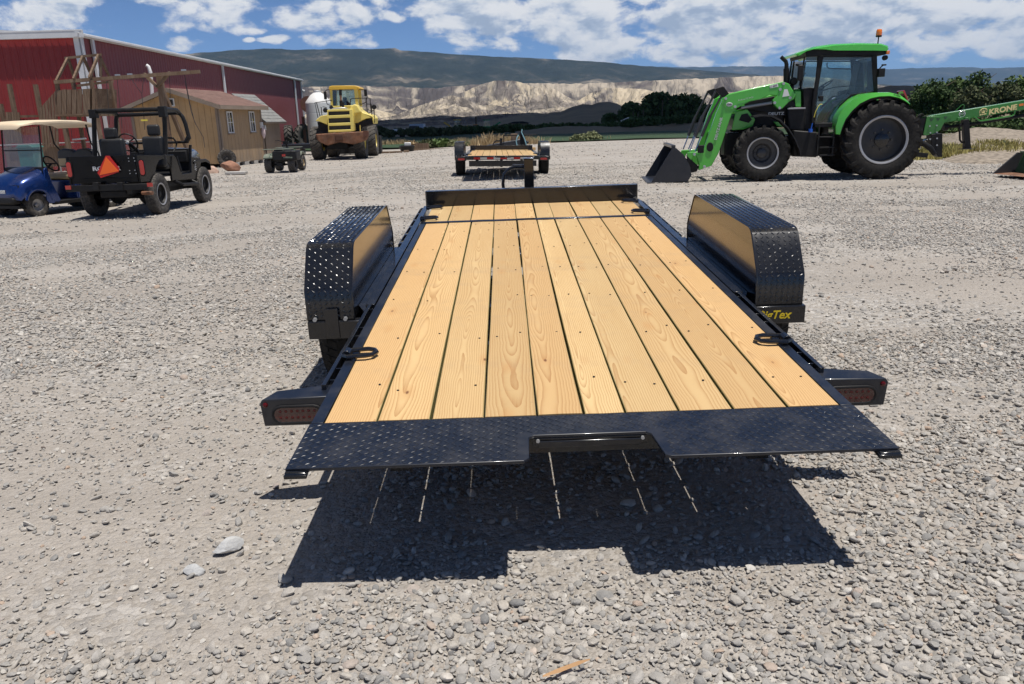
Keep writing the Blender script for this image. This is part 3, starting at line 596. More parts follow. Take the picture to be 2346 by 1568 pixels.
# ---- the cloud whose shadow lies on the field and the mounds
def make_cloud():
    poly = [(-900, 95), (-300, 98), (-80, 90), (-25, 78), (0, 66), (20, 64), (27, 80), (34, 120), (60, 165), (130, 185), (330, 200), (420, 500), (300, 820), (40, 900), (-300, 880), (-900, 800)]
    P = np.array(poly, float); cx, cy = P.mean(0); N = 160
    seg = np.concatenate([[0], np.cumsum(np.hypot(*np.diff(np.vstack([P, P[:1]]), axis=0).T))]); u = np.linspace(0, seg[-1], N, endpoint=False)
    Q = np.stack([np.interp(u, seg, np.append(P[:, 0], P[0, 0])), np.interp(u, seg, np.append(P[:, 1], P[0, 1]))], 1)
    rr = np.linspace(0, 1, 14); top = []; H = 1150.0; off = np.array([SUNV.x, SUNV.y]) / SUNV.z * H
    X = cx + (Q[:, 0] - cx)[None, :] * rr[:, None]; Y = cy + (Q[:, 1] - cy)[None, :] * rr[:, None]
    th = 170 * np.sqrt(1 - rr ** 2 * .999)[:, None] * (.4 + vnoise(X + 5000, Y + 5000, .008, 77, 4))
    up = H + th; dn = H - 6 * np.sqrt(1 - rr ** 2 * .999)[:, None] + 0 * X
    X = X + off[0]; Y = Y + off[1]
    XX = np.vstack([X, X[::-1]]); YY = np.vstack([Y, Y[::-1]]); ZZ = np.vstack([up, dn[::-1]])
    XX = np.hstack([XX, XX[:, :1]]); YY = np.hstack([YY, YY[:, :1]]); ZZ = np.hstack([ZZ, ZZ[:, :1]])
    o = grid('cloud', XX, YY, ZZ, pm('cloud_vapour', (.85, .86, .88), 1, var=.03, vs=.01, spec=0)); struct(o)
make_cloud()
# ---- foliage
def leaves(cs, n, size, zs=1.0, fill=.55):
    """leaf-clump quads spread through lobes cs=[(x,y,z,rx,ry,rz)]"""
    w = np.array([c[3] * c[4] * c[5] for c in cs]) ** .67; k = RNG.choice(len(cs), n, p=w / w.sum()); C = np.array(cs)[k]
    d = RNG.normal(size=(n, 3)); d /= np.linalg.norm(d, axis=1)[:, None]; r = RNG.uniform(0, 1, n) ** fill
    lump = 1 + .35 * (vnoise(d[:, 0] * 3 + k * 7 + 50, d[:, 1] * 3 + d[:, 2] * 3 + 50, 1, 5, 2) - .5)
    c = C[:, :3] + d * C[:, 3:] * (r * lump)[:, None]
    a = RNG.normal(size=(n, 3)); a /= np.linalg.norm(a, axis=1)[:, None]; b = np.cross(a, RNG.normal(size=(n, 3))); b /= np.linalg.norm(b, axis=1)[:, None]
    s = size * RNG.uniform(.5, 1.3, n)[:, None]; a = a * s; b = b * s * .6
    return np.stack([c - a - b, c + a - b * .6, c + a * .8 + b, c - a * .7 + b * .9], 1)
LEAF = dict(dark=mat_leaf('dark_foliage', (.032, .058, .022), (.085, .135, .04)), mid=mat_leaf('green_foliage', (.06, .105, .035), (.15, .21, .065)), sage=mat_leaf('sage_foliage', (.14, .16, .085), (.26, .27, .13)),
            yel=mat_leaf('yellow_grass', (.30, .27, .09), (.48, .42, .16)), dry=mat_leaf('dry_grass', (.33, .24, .13), (.50, .38, .22)), olive=mat_leaf('olive_foliage', (.06, .08, .035), (.12, .13, .06)))
def tree(px, pyt, Y, w, label, leaf='dark', n=2600, size=.28, zb=None, group='trees beyond the yard', lobes=7, thin=.5, zr=.5, small=False):
    d = ray(px, pyt); tt = Y / d.y; x = d.x * tt; ztop = EYE + d.z * tt; zg = -.1; H = ztop - zg
    t = thing('tree', label, 'tree', (x, Y, zg), 0, group)
    tr = G(); tr.tube([(0, 0, -.2), (.05 * H * .2, 0, H * .3), (-.03 * H, .02, H * .6), (0, 0, H * .85)], [H * .032, H * .024, H * .015, H * .006], 8)
    for q in range(9):
        a = q * 2.4; r = w * .45; z0 = H * (.25 + .06 * q)
        tr.tube([(0, 0, z0), (r * .5 * cos(a), r * .5 * sin(a), z0 + H * .1), (r * cos(a), r * sin(a), z0 + H * .22)], [H * .014, H * .009, H * .003], 5)
    obj('trunk', tr, MT['bark'], t)
    cs = []
    for q in range(lobes):
        a = RNG.uniform(0, 2 * pi); rr = RNG.uniform(.15, .62) * w / 2; z = H * RNG.uniform(.30, .78)
        sz = w * (RNG.uniform(.13, .22) if small else RNG.uniform(.2, .34)); cs.append((rr * cos(a) * 1.0, rr * sin(a), z, sz, sz, sz * RNG.uniform(.6, .95)))
    cs.append((0, 0, H - w * .2, w * .22, w * .22, w * .2)); cs.append((RNG.uniform(-.1, .1) * w, 0, H * .5, w * (.26 if small else .36), w * .3, H * .28))
    quads('crown', leaves(cs, n, size, fill=thin), LEAF[leaf], t); return t
def shrub(name, px, pyb, pyt, Y, w, label, leaf='sage', n=700, size=.09, group=None, x=None):
    d = ray(px, pyb); xx = d.x * Y / d.y if x is None else x; zg = float(gz(xx, Y)); dt = ray(px, pyt); H = EYE + dt.z * Y / dt.y - zg
    cs = [(RNG.uniform(-.3, .3) * w, RNG.uniform(-.2, .2) * w, H * RNG.uniform(.25, .6), w * .26, w * .24, H * .38) for _ in range(6)] + [(0, 0, H * .35, w * .42, w * .35, H * .42)]
    P = leaves(cs, n, size); P[:, :, 2] = np.maximum(P[:, :, 2], -.05)
    o = quads(name, P, LEAF[leaf]); o.location = (xx, Y, zg); return tag(o, label, 'shrub', group)
def grass(name, pts, h, n, leaf, label):      # blades among given ground points
    k = RNG.integers(0, len(pts), n); P0 = np.array(pts)[k] + RNG.normal(0, .5, (n, 3)) * np.array([1.2, .5, 0]); P0[:, 2] = np.array(pts)[k][:, 2]
    a = RNG.uniform(0, 2 * pi, n); hh = h * RNG.uniform(.3, 1.1, n) * (.5 + vnoise(P0[:, 0] + 300, P0[:, 1] + 300, .9, 4)); wv = np.stack([np.cos(a), np.sin(a), 0 * a], 1) * (.035 * h + .012); ln = RNG.normal(0, .3, (n, 2)) * hh[:, None]
    tip = P0 + np.stack([ln[:, 0], ln[:, 1], hh], 1)
    o = quads(name, np.stack([P0 - wv, P0 + wv, tip + wv * .3, tip - wv * .3], 1), LEAF[leaf]); return tag(o, label, 'grass', kind='stuff')
# ================================================= TILT TRAILERS
TREADM = None
def treads(P, keep=None, du=.0130, L=.030, Wd=.0066, h=.0013):
    """raised lozenges of tread plate. P(u,v)->(pos, eu, ev, n); laid out over u,v lists"""
    g = G(); us, vs, fn = P
    nu = int((us[1] - us[0]) / (du * 1.9)); nv = int((vs[1] - vs[0]) / (du * 1.45))
    for i in range(nu):
        for j in range(nv):
            u = us[0] + (i + .5) * (us[1] - us[0]) / nu; v = vs[0] + (j + .5) * (vs[1] - vs[0]) / nv
            if keep and not keep(u, v): continue
            p, eu, ev, n = fn(u, v); a = (.72 if (i + j) % 2 else -.72) + random.uniform(-.03, .03); hh = h * random.uniform(.75, 1.25); k1 = random.uniform(-.10, .10)
            d = eu * cos(a) + ev * sin(a); w = n.cross(d)
            pt = [p - d * L / 2, p - w * Wd / 2 + n * h * .2, p + d * L / 2, p + w * Wd / 2 + n * h * .2, p - d * L * .22 + n * hh + w * Wd * k1, p + d * L * .22 + n * hh - w * Wd * k1]
            o = len(g.v); g.v += [tuple(q) for q in pt]
            g.f += [tuple(o + k for k in f) for f in ((0, 1, 4), (1, 2, 5), (1, 5, 4), (2, 3, 5), (3, 0, 4), (3, 4, 5))]
    return g
FIXED_W = [.183, .183, .183, .181, .158, .140, .181, .186, .186, .178]
def make_trailer(name, label, loc, rot, near=True, tape=False):
    M = Matrix.Translation(loc) @ rot
    t = thing(name, label, 'trailer', M=M); B = MT['black']; DB = MT['dblack'] if near else MT['black']
    # ---- deck boards
    def boards(v0, v1, wt, gap):
        sc = (2 * wt - gap * 9) / sum(FIXED_W); u = -wt
        for k, w in enumerate(FIXED_W):
            w = w * sc; bw = w - (0.0015 if k % 3 else .0)
            n = 24 if (v1 - v0) > 2 else 4; g = G(); secs = []
            bow = random.uniform(-.004, .004); ph = random.uniform(0, 6); cup = random.uniform(-.0015, .0015); dz = random.uniform(-.003, .0015)
            for q in range(n + 1):
                v = (v1 - v0) * (q / n - .5); b = bow * cos(v * 1.4 + ph) + random.uniform(-.0006, .0006); e = .0014
                x0, x1 = -bw / 2 + b, bw / 2 + b * .6
                secs.append([(x0, v, -.038 + dz), (x1, v, -.038 + dz), (x1, v, -e - .001 + dz), (x1 - e * 2, v, dz), (0, v, dz + cup), (x0 + e * 2, v, dz), (x0, v, -e - .001 + dz)])
            g.loft(secs); o = obj('board', g, MT['board'], t, smooth=25, loc=(u + w / 2, (v0 + v1) / 2, 0)); u += w + gap
            ce.append((u - gap - w / 2, w))
    ce = []
    boards(.004, 3.875, .897, .0075); boards(3.965, 4.745, .915, .006)
    # screws sunk in rows over the cross members
    rows = [.30, .92, 1.55, 2.2, 2.85, 3.5, 3.75]; g = G()
    for q, (uc, w) in enumerate(ce[:10]):
        for v in rows:
            for s in ((-.3, .3) if w > .15 else (0,)):
                if random.random() < .42: continue
                x = uc + s * w; y = v + random.uniform(-.05, .05); g.lathe([(.0052, .0005), (.0048, .0019), (.0018, .0012), (.001, .0004)], 8, Matrix.Translation((x, y, 0)) @ Matrix.Rotation(pi / 2, 4, 'X'), cap=True)
    if near: tag(obj('screw_heads', g, MT['satin'], t), None, None, kind='stuff')
    # ---- approach plate with notch
    n0, n1 = -.19, .215; pts = [(-.945, -.003), (.945, -.003), (.945, -.335), (n1 + .03, -.335), (n1 + .012, -.325), (n1 - .004, -.175), (n1 - .02, -.158), (n0 + .018, -.158), (n0, -.172), (n0 - .004, -.315), (n0 - .02, -.335), (-.945, -.335)]
    g = G(); g.prism([(a, b) for a, b in pts], 'z', -.011, .0); obj('approach_plate', g, DB, t, bev=.002)
    def flat(u, v): return Vector((u, v, .0001)), Vector((1, 0, 0)), Vector((0, 1, 0)), Vector((0, 0, 1))
    g = treads(((-.94, .94), (-.33, -.008), flat), lambda u, v: not (n0 - .03 < u < n1 + .04 and v < -.15))
    tag(obj('tread_pattern', g, DB, t, smooth=0), None, None, kind='stuff')
    g = G()                      # tail rail under the plate, corner shoes
    g.box(-.93, .93, -.12, -.05, -.085, -.012); g.box(-.93, .93, -.05, .06, -.048, -.040)
    for s in (-1, 1):
        g.prism([(s * .945, -.36), (s * .945, -.05), (s * .90, -.05), (s * .875, -.36)], 'z', -.024, -.0115); g.tube([(s * .943, -.345, -.014), (s * .88, -.345, -.016)], .011, 8)
    obj('tail_rail', g, B, t, bev=.002)
    g = G(); g.box(n0 + .012, n1 - .012, -.155, -.125, -.044, -.012); obj('light_bar', g, B, t, bev=.003)
    g = G(); g.box(n0 + .03, n1 - .03, -.162, -.1555, -.046, -.022)
    lb = obj('marker_lens', g, MT['black'], t, bev=.003)
    for x in (n0 + .03, n1 - .03): g = G(); g.cyl((x, -.158, -.02), (x, -.166, -.02), .006, 8); obj('bolt', g, MT['zinc'], t)
    # ---- tilt bed frame
    for s in (-1, 1):
        g = G(); g.box(s * .90, s * .942, 0, 3.90, -.012, .0); g.box(s * .87, s * .931, .061, 3.87, -.048, -.041); g.box(s * .932, s * .942, .0, 3.90, -.12, -.0125); obj('bed_rail', g, DB, t, bev=.0015)
        g = G(); g.box(s * .967, s * .985, .36, 1.50, -.10, -.0)
        for v in (.42, .55, .98, 1.11, 1.42):
            g.box(s * .9425, s * .9665, v, v + .006, -.06, -.004)
        obj('rub_rail', g, B, t, bev=.0015)
        g = G(); g.box(s * .952, s * 1.0, 1.505, 4.82, -.13, -.001); obj('main_rail', g, B, t, bev=.003)
        g = G(); g.box(s * 1.03, s * 1.036, 3.15, 4.80, -.07, -.02)
        for v in np.arange(3.2, 4.81, .32): g.box(s * 1.0005, s * 1.0295, v, v + .04, -.065, -.02)
        obj('stake_rail', g, B, t, bev=.0015)
        g = G(); g.prism([(s * 1.0005, 1.46), (s * 1.0005, 3.12), (s * 1.055, 3.12), (s * 1.055, 1.6)], 'z', -.11, -.03); obj('fender_step', g, B, t, bev=.002)
    g = G(); g.box(-.945, .945, 3.88, 3.905, -.1, .004); g.box(-.945, .945, 3.932, 3.96, -.1, .001); obj('cross_bar', g, B, t, bev=.0015)
    for v in np.arange(.28, 4.7, .62):
        g = G(); g.box(-.93, .93, v, v + .05, -.115, -.042); obj('cross_member', g, B, t)
    g = G(); g.box(-.70, -.62, .1, 5.4, -.25, -.12); g.box(.62, .70, .1, 5.4, -.25, -.12); obj('chassis_beam', g, B, t)
    # headboard
    g = G(); g.prism([(4.765, -.02), (4.765, .138), (4.84, .138), (4.84, .125), (4.778, .125), (4.778, .012), (4.84, .012), (4.84, -.02)], 'x', -.968, .968)
    for s in (-1, 1): g.box(s * .969, s * .976, 4.765, 4.84, -.02, .138)
    obj('headboard', g, B, t, bev=.002)
    # tongue and jack
    g = G(); g.bar((-.66, 4.85, -.14), (-.06, 6.2, -.14), .07, .12); g.bar((.66, 4.85, -.14), (.06, 6.2, -.14), .07, .12); g.box(-.06, .06, 6.1, 6.5, -.2, -.08); obj('tongue', g, B, t, bev=.003)
    g = G(); jx, jy = .0, 5.45; g.box(jx - .048, jx + .048, jy - .04, jy + .05, -.55, .335); g.box(jx - .055, jx + .055, jy - .05, jy + .06, .335, .342); g.box(jx - .1, jx + .1, jy - .1, jy + .1, -.66, -.65); g.box(jx - .035, jx + .035, jy - .03, jy + .04, -.66, -.5); jk = obj('jack', g, B, t, bev=.004)
    g = G(); g.tube([(jx - .05, jy, .255), (jx - .14, jy - .01, .262), (jx - .2, jy - .02, .24), (jx - .25, jy - .03, .19), (jx - .262, jy - .03, .10), (jx - .25, jy - .03, -.04), (jx - .22, jy - .03, -.15)], .017, 10); g.cyl((jx - .048, jy, .256), (jx - .16, jy, .262), .024, 10); obj('crank_handle', g, B, jk)
    # ---- tie-down rings
    for s in (-1, 1):
        for v in (.68, 4.06, 4.63):
            g = G(); c = s * .905; g.tube([(c + s * .03, v - .045, .012), (c + s * .03, v + .045, .012)], .0125, 10); 
            r = obj('tie_down_ring', (lambda q: (q.tube([(c + s * .03, v + .043, .014), (c - s * .05, v + .043, .018), (c - s * .078, v + .03, .018), (c - s * .09, v, .018), (c - s * .078, v - .03, .018), (c - s * .05, v - .043, .018), (c + s * .03, v - .043, .014), (c + s * .046, v - .03, .014), (c + s * .046, v + .03, .014)], .0105, 8, True)))(G()), B, t)
            g = G(); g.tube([(c + s * .036, v - .026, .014), (c + s * .036, v + .026, .014)], .021, 10); g.box(c + s * .015, c + s * .055, v - .026, v + .026, .0005, .012); obj('bracket', g, B, r, bev=.002)
    # ---- fenders
    prof = [(1.462, -.065), (1.462, .085), (1.472, .105), (1.60, .285), (1.625, .303), (1.655, .311), (2.86, .311), (2.89, .303), (2.915, .285), (3.06, .105), (3.07, .085), (3.07, -.065)]
    for s in (-1, 1):
        u0, u1 = 1.055, 1.305
        g = G(); g.loft([[(s * u0, v, w), (s * u1, v, w), (s * u1, v + (.006 if v < 2 else -.006), w - .006), (s * u0, v + (.006 if v < 2 else -.006), w - .006)] for v, w in prof])
        fe = obj('fender', g, MT['black'], t, smooth=28)
        g = G(); g.prism([(v, w) for v, w in prof], 'x', s * (u0 + .001), s * (u0 + .005)); g.prism([(v, w) for v, w in prof[:]], 'x', s * (u1 - .0), s * (u1 + .0)) if 0 else None
        obj('side_plate', g, MT['black'], fe, smooth=0)
        # weld bead along the inner edge
        g = G(); g.tube([(s * (u0 + .0005), v, w) for v, w in prof], .0042, 6); obj('weld_bead', g, MT['black'], fe)
        seg = [0]
        for a, b in zip(prof, prof[1:]): seg.append(seg[-1] + math.hypot(b[0] - a[0], b[1] - a[1]))
        def ff(u, l):
            for i in range(len(prof) - 1):
                if l <= seg[i + 1] or i == len(prof) - 2: break
            f = (l - seg[i]) / (seg[i + 1] - seg[i]); a, b = prof[i], prof[i + 1]; e = Vector((0, b[0] - a[0], b[1] - a[1])).normalized(); n = Vector((1, 0, 0)).cross(e)
            if n.z + abs(n.y) * .0 < -.01 or (abs(n.z) < .01 and ((i < 4 and n.y > 0) or (i > 6 and n.y < 0))): n = -n
            return Vector((s * u, a[0] + (b[0] - a[0]) * f, a[1] + (b[1] - a[1]) * f)) + n * .0002, Vector((1, 0, 0)), e, n
        g = treads(((u0 + .008, u1 - .006), (.01, seg[-1] - .3), ff), du=.0150, L=.026, Wd=.0085, h=.0019)
        tag(obj('tread_pattern', g, MT['tread'], fe, smooth=0), None, None, kind='stuff')
        g = G(); g.box(s * (u0 - .03), s * (u1 + (.012 if s > 0 else -.004)), 1.44, 1.50, -.165, -.070); g.box(s * (u0 + .08), s * (u0 + .15), 1.435, 1.4395, -.16, .0) if s < 0 else None
        bx = obj('fender_bracket', g, B, t, bev=.004)
        if s < 0:
            for x in (u0 + .045, u1 - .045): g = G(); g.cyl((s * x, 1.455, -.058), (s * x, 1.435, -.058), .011, 6); obj('nut', g, MT['zinc'], bx)
        elif near:
            text('maker_lettering', 'BigTex', .062, plane_m((s * (u0 + .095), 1.4385, -.118), (1, 0, 0), (0, -1, 0)), MT['yellowt'], bx, shear=.25, bold=.0012, ext=.0008)
        for v, cw in ((1.93, -.185), (2.62, -.222)):
            wheel(t, (s * 1.18, v, cw + (0 if near else -.03)), .378, .23, .20, MT['rub'], MT['black'], 'road', side=-s, rot=(0, 0, pi / 2))
        # tail lamp box
        v0 = .30; g = G(); P = [(.9435, v0, -.024), (1.205, v0, -.030), (1.215, v0, -.045), (1.208, v0, -.142), (.9435, v0, -.142)]
        Q = [(.9435, v0 + .12, -.020), (1.165, v0 + .075, -.024), (1.175, v0 + .07, -.045), (1.170, v0 + .07, -.142), (.9435, v0 + .12, -.142)]
        g.loft([[(s * a, b, c) for a, b, c in P], [(s * a, b, c) for a, b, c in Q]]); lbx = obj('lamp_box', g, DB if near else B, t, bev=.004)
        def stad(x0, x1, z0, z1, n=7):
            r = (z1 - z0) / 2; zc = (z0 + z1) / 2; return [(x1 - r + r * cos(a), zc + r * sin(a)) for a in np.linspace(-pi / 2, pi / 2, n)] + [(x0 + r + r * cos(a), zc + r * sin(a)) for a in np.linspace(pi / 2, 3 * pi / 2, n)]
        a, b = (.975, 1.168) if s > 0 else (-1.168, -.975)
        g = G(); g.tube([(x, v0 - .003, z) for x, z in stad(a, b, -.128, -.06)], .0062, 8, True); obj('rubber_ring', g, MT['satin'], lbx)
        g = G(); g.prism(stad(a + .003, b - .003, -.125, -.063), 'y', v0 - .006, v0 - .001); obj('tail_lamp', g, MT['dred'] if near else MT['red'], lbx, bev=.002)
        if near:
            g = G(); [g.lathe([(.006, 0), (.006, -.001), (.003, -.0018), (.001, -.002)], 10, Matrix.Translation((a + .03 + i * .022, v0 - .0062, -.079 - j * .027))) for i in range(7) for j in range(2)]; tag(obj('led_dots', g, MT['ledr'], lbx), None, None, kind='stuff')
        g = G(); g.lathe([(.010, 0), (.010, -.004), (.006, -.008), (.001, -.009)], 12, Matrix.Translation((s * 1.193, v0, -.052))); obj('marker_lamp', g, MT['ledr'], lbx)
    # front step on the left
    g = G(); g.bar((-1.0, 3.16, -.05), (-1.10, 3.16, -.05), .05, .01); g.bar((-1.09, 3.16, -.05), (-1.10, 3.16, -.12), .04, .01); obj('side_step', g, B, t, bev=.002)
    if tape:
        for k in range(9):
            g = G(); u = -.74 + k * .17; g.box(u, u + .168, -.1262, -.1205, -.085, -.035) ; obj('reflective_tape', g, MT['tred'] if k % 2 == 0 else MT['white'], t)
        g = G(); g.box(-.86, .86, -.12, -.06, -.26, -.12); g.tube([(.4, 1.6, -.22), (.9, 1.6, -.22)], .03, 8); obj('bumper_channel', g, B, t)
    return t
_F = Vector((sin(-.0032) * cos(.0527), cos(-.0032) * cos(.0527), sin(.0527))); _R0 = Vector((cos(-.0032), -sin(-.0032), 0)); _U0 = _R0.cross(_F); _R = _R0 * cos(.0047) + _U0 * sin(.0047); _U = _R.cross(_F)
_rot = Matrix(((_R.x, _F.x, _U.x, 0), (_R.y, _F.y, _U.y, 0), (_R.z, _F.z, _U.z, 0), (0, 0, 0, 1)))
near_trailer = make_trailer('tilt_trailer', 'large black flatbed tilt trailer with new yellow pine deck filling the foreground', (.2353, 2.5556, .4629), _rot)
far_trailer = make_trailer('flatbed_trailer', 'small distant black flatbed trailer with red and white tape along its tail', (-.10, 20.6, .60), Matrix.Rotation(.012, 4, 'Z') @ Matrix.Rotation(.022, 4, 'Y') @ Matrix.Rotation(-.004, 4, 'X'), near=False, tape=True)
# ================================================= TRACTOR WITH FRONT LOADER (local x to its rear, y to its right, z up)
TF = Fr((8.14, 18.35, 0), -.10)
def z5(px, py, c): return TF.y((1580 + px / 3.0868) * .9164, (60 + py / 3.0868) * .9164, c)
def z6(px, py, c): return TF.y((2100 + px / 4.611) * .9164, (140 + py / 4.611) * .9164, c)
def P5(l, c): return [z5(a, b, c) for a, b in l]
def P6(l, c): return [z6(a, b, c) for a, b in l]
def make_tractor():
    t = thing('tractor', 'bright green tractor with black cab and front loader parked on the gravel', 'tractor', (8.14, 18.35, 0), -.10)
    gr, bk, lg = MT['green'], MT['satin'], MT['lgreen']
    for s in (-1, 1):
        wheel(t, (0.03, s * .93, .835), .77, .46, .50, MT['rub'], MT['rimg'], 'ag', side=s, nl=21, dish=.02, hub=MT['black'])
        wheel(t, (-2.46, s * .90, .615), .565, .38, .335, MT['rub'], MT['rimg'], 'ag', side=s, nl=19, dish=.10)
    # silver rim edges
    for s in (-1, 1):
        for cx, cz, rr, hw, yy in ((.03, .835, .50, .23, .93), (-2.46, .615, .335, .19, .90)):
            g = G(); g.lathe([(rr * .955, s * hw * .80), (rr * 1.02, s * hw * .88), (rr * .99, s * hw * .90), (rr * .92, s * hw * .84), (rr * .955, s * hw * .80)], 40, Matrix.Translation((cx, s * yy, cz)))
            obj('rim_edge', g, MT['rims'], t)
    # axles, chassis
    g = G(); g.cyl((.03, -.75, .835), (.03, .75, .835), .16, 14); g.box(-.5, .45, -.3, .3, .55, 1.2); g.box(-2.9, -.4, -.22, .22, .5, .95); g.cyl((-2.46, -.75, .6), (-2.46, .75, .6), .10, 10); g.box(-3.15, -2.8, -.25, .25, .55, 1.05)
    obj('chassis', g, bk, t, bev=.02)
    # hood
    def hood(poly, hw, name, mat, bev=.04): g = G(); g.prism(P5(poly, -hw), 'y', -hw, hw); return obj(name, g, mat, t, bev=bev)
    hood([(800, 800), (775, 720), (830, 640), (980, 585), (1180, 545), (1180, 800)], .40, 'engine_side', bk)
    hood([(790, 700), (800, 655), (840, 622), (1000, 560), (1200, 510), (1310, 500), (1310, 640), (1235, 640), (1180, 560), (1000, 600), (850, 665)], .44, 'hood', gr)
    g = G(); g.prism(P5([(1255, 520), (1305, 520), (1305, 645), (1262, 640)], -.62), 'y', -.62, -.45); obj('side_panel', g, gr, t, bev=.01)
    g = G(); g.prism(P5([(770, 820), (800, 680), (890, 660), (950, 740), (930, 790), (860, 815)], -.5), 'y', -.52, -.46); g.prism(P5([(1090, 755), (1160, 760), (1180, 800), (1120, 790)], -.5), 'y', -.52, -.46); obj('radiator_shroud', g, gr, t, bev=.01)
    g = G(); g.prism(P5([(825, 745), (845, 700), (890, 690), (925, 740), (900, 765)], -.53), 'y', -.535, -.522); obj('intake_grille', g, bk, t)
    x, z = z5(1112, 694, -.55); text('maker_lettering', 'DEUTZ', .085, plane_m((x, -.56, z), (1, 0, 0), (0, -1, 0)), MT['silvt'], t, bold=.002, sx=1.25)
    # underbody tanks and steps
    g = G(); g.prism(P5([(1245, 820), (1430, 835), (1430, 1030), (1245, 1025)], -.80), 'y', -.80, -.30); g.prism(P5([(1200, 650), (1335, 648), (1335, 830), (1210, 820)], -.66), 'y', -.66, -.3); obj('fuel_tank', g, bk, t, bev=.03)
    g = G(); g.prism(P5([(1320, 500), (1430, 500), (1420, 835), (1330, 835)], -.62), 'y', -.64, .64); g.prism(P5([(1560, 770), (1700, 540), (1880, 530), (1900, 700), (1640, 900), (1560, 1000)], -.50), 'y', -.52, .52); g.prism(P5([(1410, 765), (1562, 765), (1562, 800), (1410, 800)], -.78), 'y', -.78, .78); obj('cab_base', g, bk, t, bev=.01)
    for k, zz in enumerate((870, 950, 1010)):
        g = G(); a = z5(1445, zz, -.95); b = z5(1560, zz + 8, -.95); g.box(a[0], b[0], -.98, -.76, a[1] - .03, a[1]); obj('step', g, bk, t, bev=.004)
    g = G(); [g.bar((z5(q, 800, -.95)[0], -.95, z5(q, 785, -.95)[1]), (z5(q, 800, -.95)[0], -.95, z5(q, 1022, -.95)[1]), .03, .02) for q in (1445, 1562)]; obj('step_rail', g, bk, t)
    # exhaust
    c = -.38; p = [z5(*q, c) for q in ((1190, 560), (1191, 440), (1191, 345))]; g = G(); g.tube([(a, c, b) for a, b in p[:2]] + [(p[2][0], c, p[2][1])], .062, 14); obj('exhaust', g, MT['satin'], t)
    p = [z5(*q, c) for q in ((1191, 345), (1193, 315), (1187, 290), (1165, 270), (1150, 255))]; g = G(); g.tube([(a, c, b) for a, b in p], [.045, .045, .043, .042, .04], 12); obj('exhaust_tip', g, MT['satin'], t)
    a = z5(1245, 445, c); g = G(); g.lathe([(.001, -.09), (.07, -.09), (.085, -.05), (.085, .05), (.07, .09), (.001, .09)], 14, Matrix.Translation((a[0], c, a[1]))); a = z5(1225, 490, c); g.box(a[0] - .06, a[0] + .06, c - .05, c + .05, a[1] - .1, a[1] + .04); obj('air_intake', g, bk, t, bev=.01)
    # ---- cab
    hw = .72
    def pr(name, poly, y0, y1, mat, bev=.012, c=None): g = G(); g.prism(P5(poly, y0 if c is None else c), 'y', y0, y1); return obj(name, g, mat, t, bev=bev)
    roof = [(1284, 246), (1275, 232), (1283, 222), (1350, 200), (1420, 182), (1560, 160), (1760, 151), (1930, 153), (1978, 168), (1986, 190), (1978, 208), (1890, 206), (1560, 206), (1490, 197), (1400, 196), (1340, 212), (1300, 235)]
    ro = P5(roof, -hw - .04); g = G(); secs = []
    cxm = sum(p[0] for p in ro) / len(ro)
    for y, k, dz in ((-hw - .05, .97, -.02), (-hw, 1, 0), (-hw + .25, 1.0, .035), (0, 1.0, .05), (hw - .25, 1.0, .035), (hw, 1, 0), (hw + .05, .97, -.02)):
        secs.append([(cxm + (a - cxm) * k, y, b + (dz if q in (5, 6, 7, 8, 4) else 0)) for q, (a, b) in enumerate(ro)])
    g.loft(secs); obj('roof', g, lg, t, smooth=50)
    pr('roof_liner', [(1340, 214), (1400, 198), (1490, 199), (1560, 208), (1970, 209), (1960, 238), (1860, 246), (1480, 246), (1345, 256)], -hw + .02, hw - .02, bk)
    for s in (-1, 1):
        y0, y1 = s * hw, s * (hw - .06)
        pc = -hw
        pr('pillar', [(1435, 250), (1480, 250), (1448, 440), (1415, 640), (1408, 770), (1385, 770), (1392, 600), (1420, 420)], y0, y1, bk, c=pc)
        pr('pillar', [(1850, 240), (1893, 240), (1898, 528), (1868, 528)], y0, y1, bk, c=pc)
        pr('pillar', [(1340, 255), (1352, 255), (1322, 490), (1308, 490)], s * (hw - .14), s * (hw - .19), bk, c=pc)
        pr('door_frame', [(1480, 248), (1850, 248), (1850, 258), (1480, 258)], y0, y1, bk, bev=.004, c=pc)
        pr('door_frame', [(1408, 758), (1552, 764), (1600, 630), (1690, 545), (1868, 518), (1868, 530), (1700, 556), (1612, 640), (1560, 775), (1408, 770)], y0, y1, bk, bev=.004, c=pc)
        gp = [(1478, 256), (1852, 256), (1868, 520), (1690, 548), (1600, 635), (1553, 764), (1412, 764), (1418, 640), (1450, 440)]
        pr('door_glass', gp, s * (hw - .02), s * (hw - .026), MT['glass'], bev=0, c=pc)
        pr('side_glass', [(1350, 258), (1432, 255), (1412, 440), (1400, 488), (1322, 488)], s * (hw - .06), s * (hw - .066), MT['glass'], bev=0, c=pc)
    a = z5(1345, 258, -.6); b = z5(1314, 490, -.6); g = G(); g.add([(a[0], -.56, a[1]), (a[0], .56, a[1]), (b[0], .56, b[1]), (b[0], -.56, b[1])], [(0, 1, 2, 3)]); obj('windscreen', g, MT['glass'], t)
    a = z5(1885, 250, -.7); b = z5(1890, 525, -.7); g = G(); g.add([(a[0], -.66, a[1]), (a[0], .66, a[1]), (b[0], .66, b[1]), (b[0], -.66, b[1])], [(0, 1, 2, 3)]); obj('rear_glass', g, MT['glass'], t)
    g = G(); p = P5([(1560, 600), (1690, 560), (1700, 480), (1735, 300), (1760, 300), (1770, 560), (1700, 640), (1570, 650)], 0); g.prism(p, 'y', -.25, .25); obj('seat', g, MT['seat'], t, bev=.04)
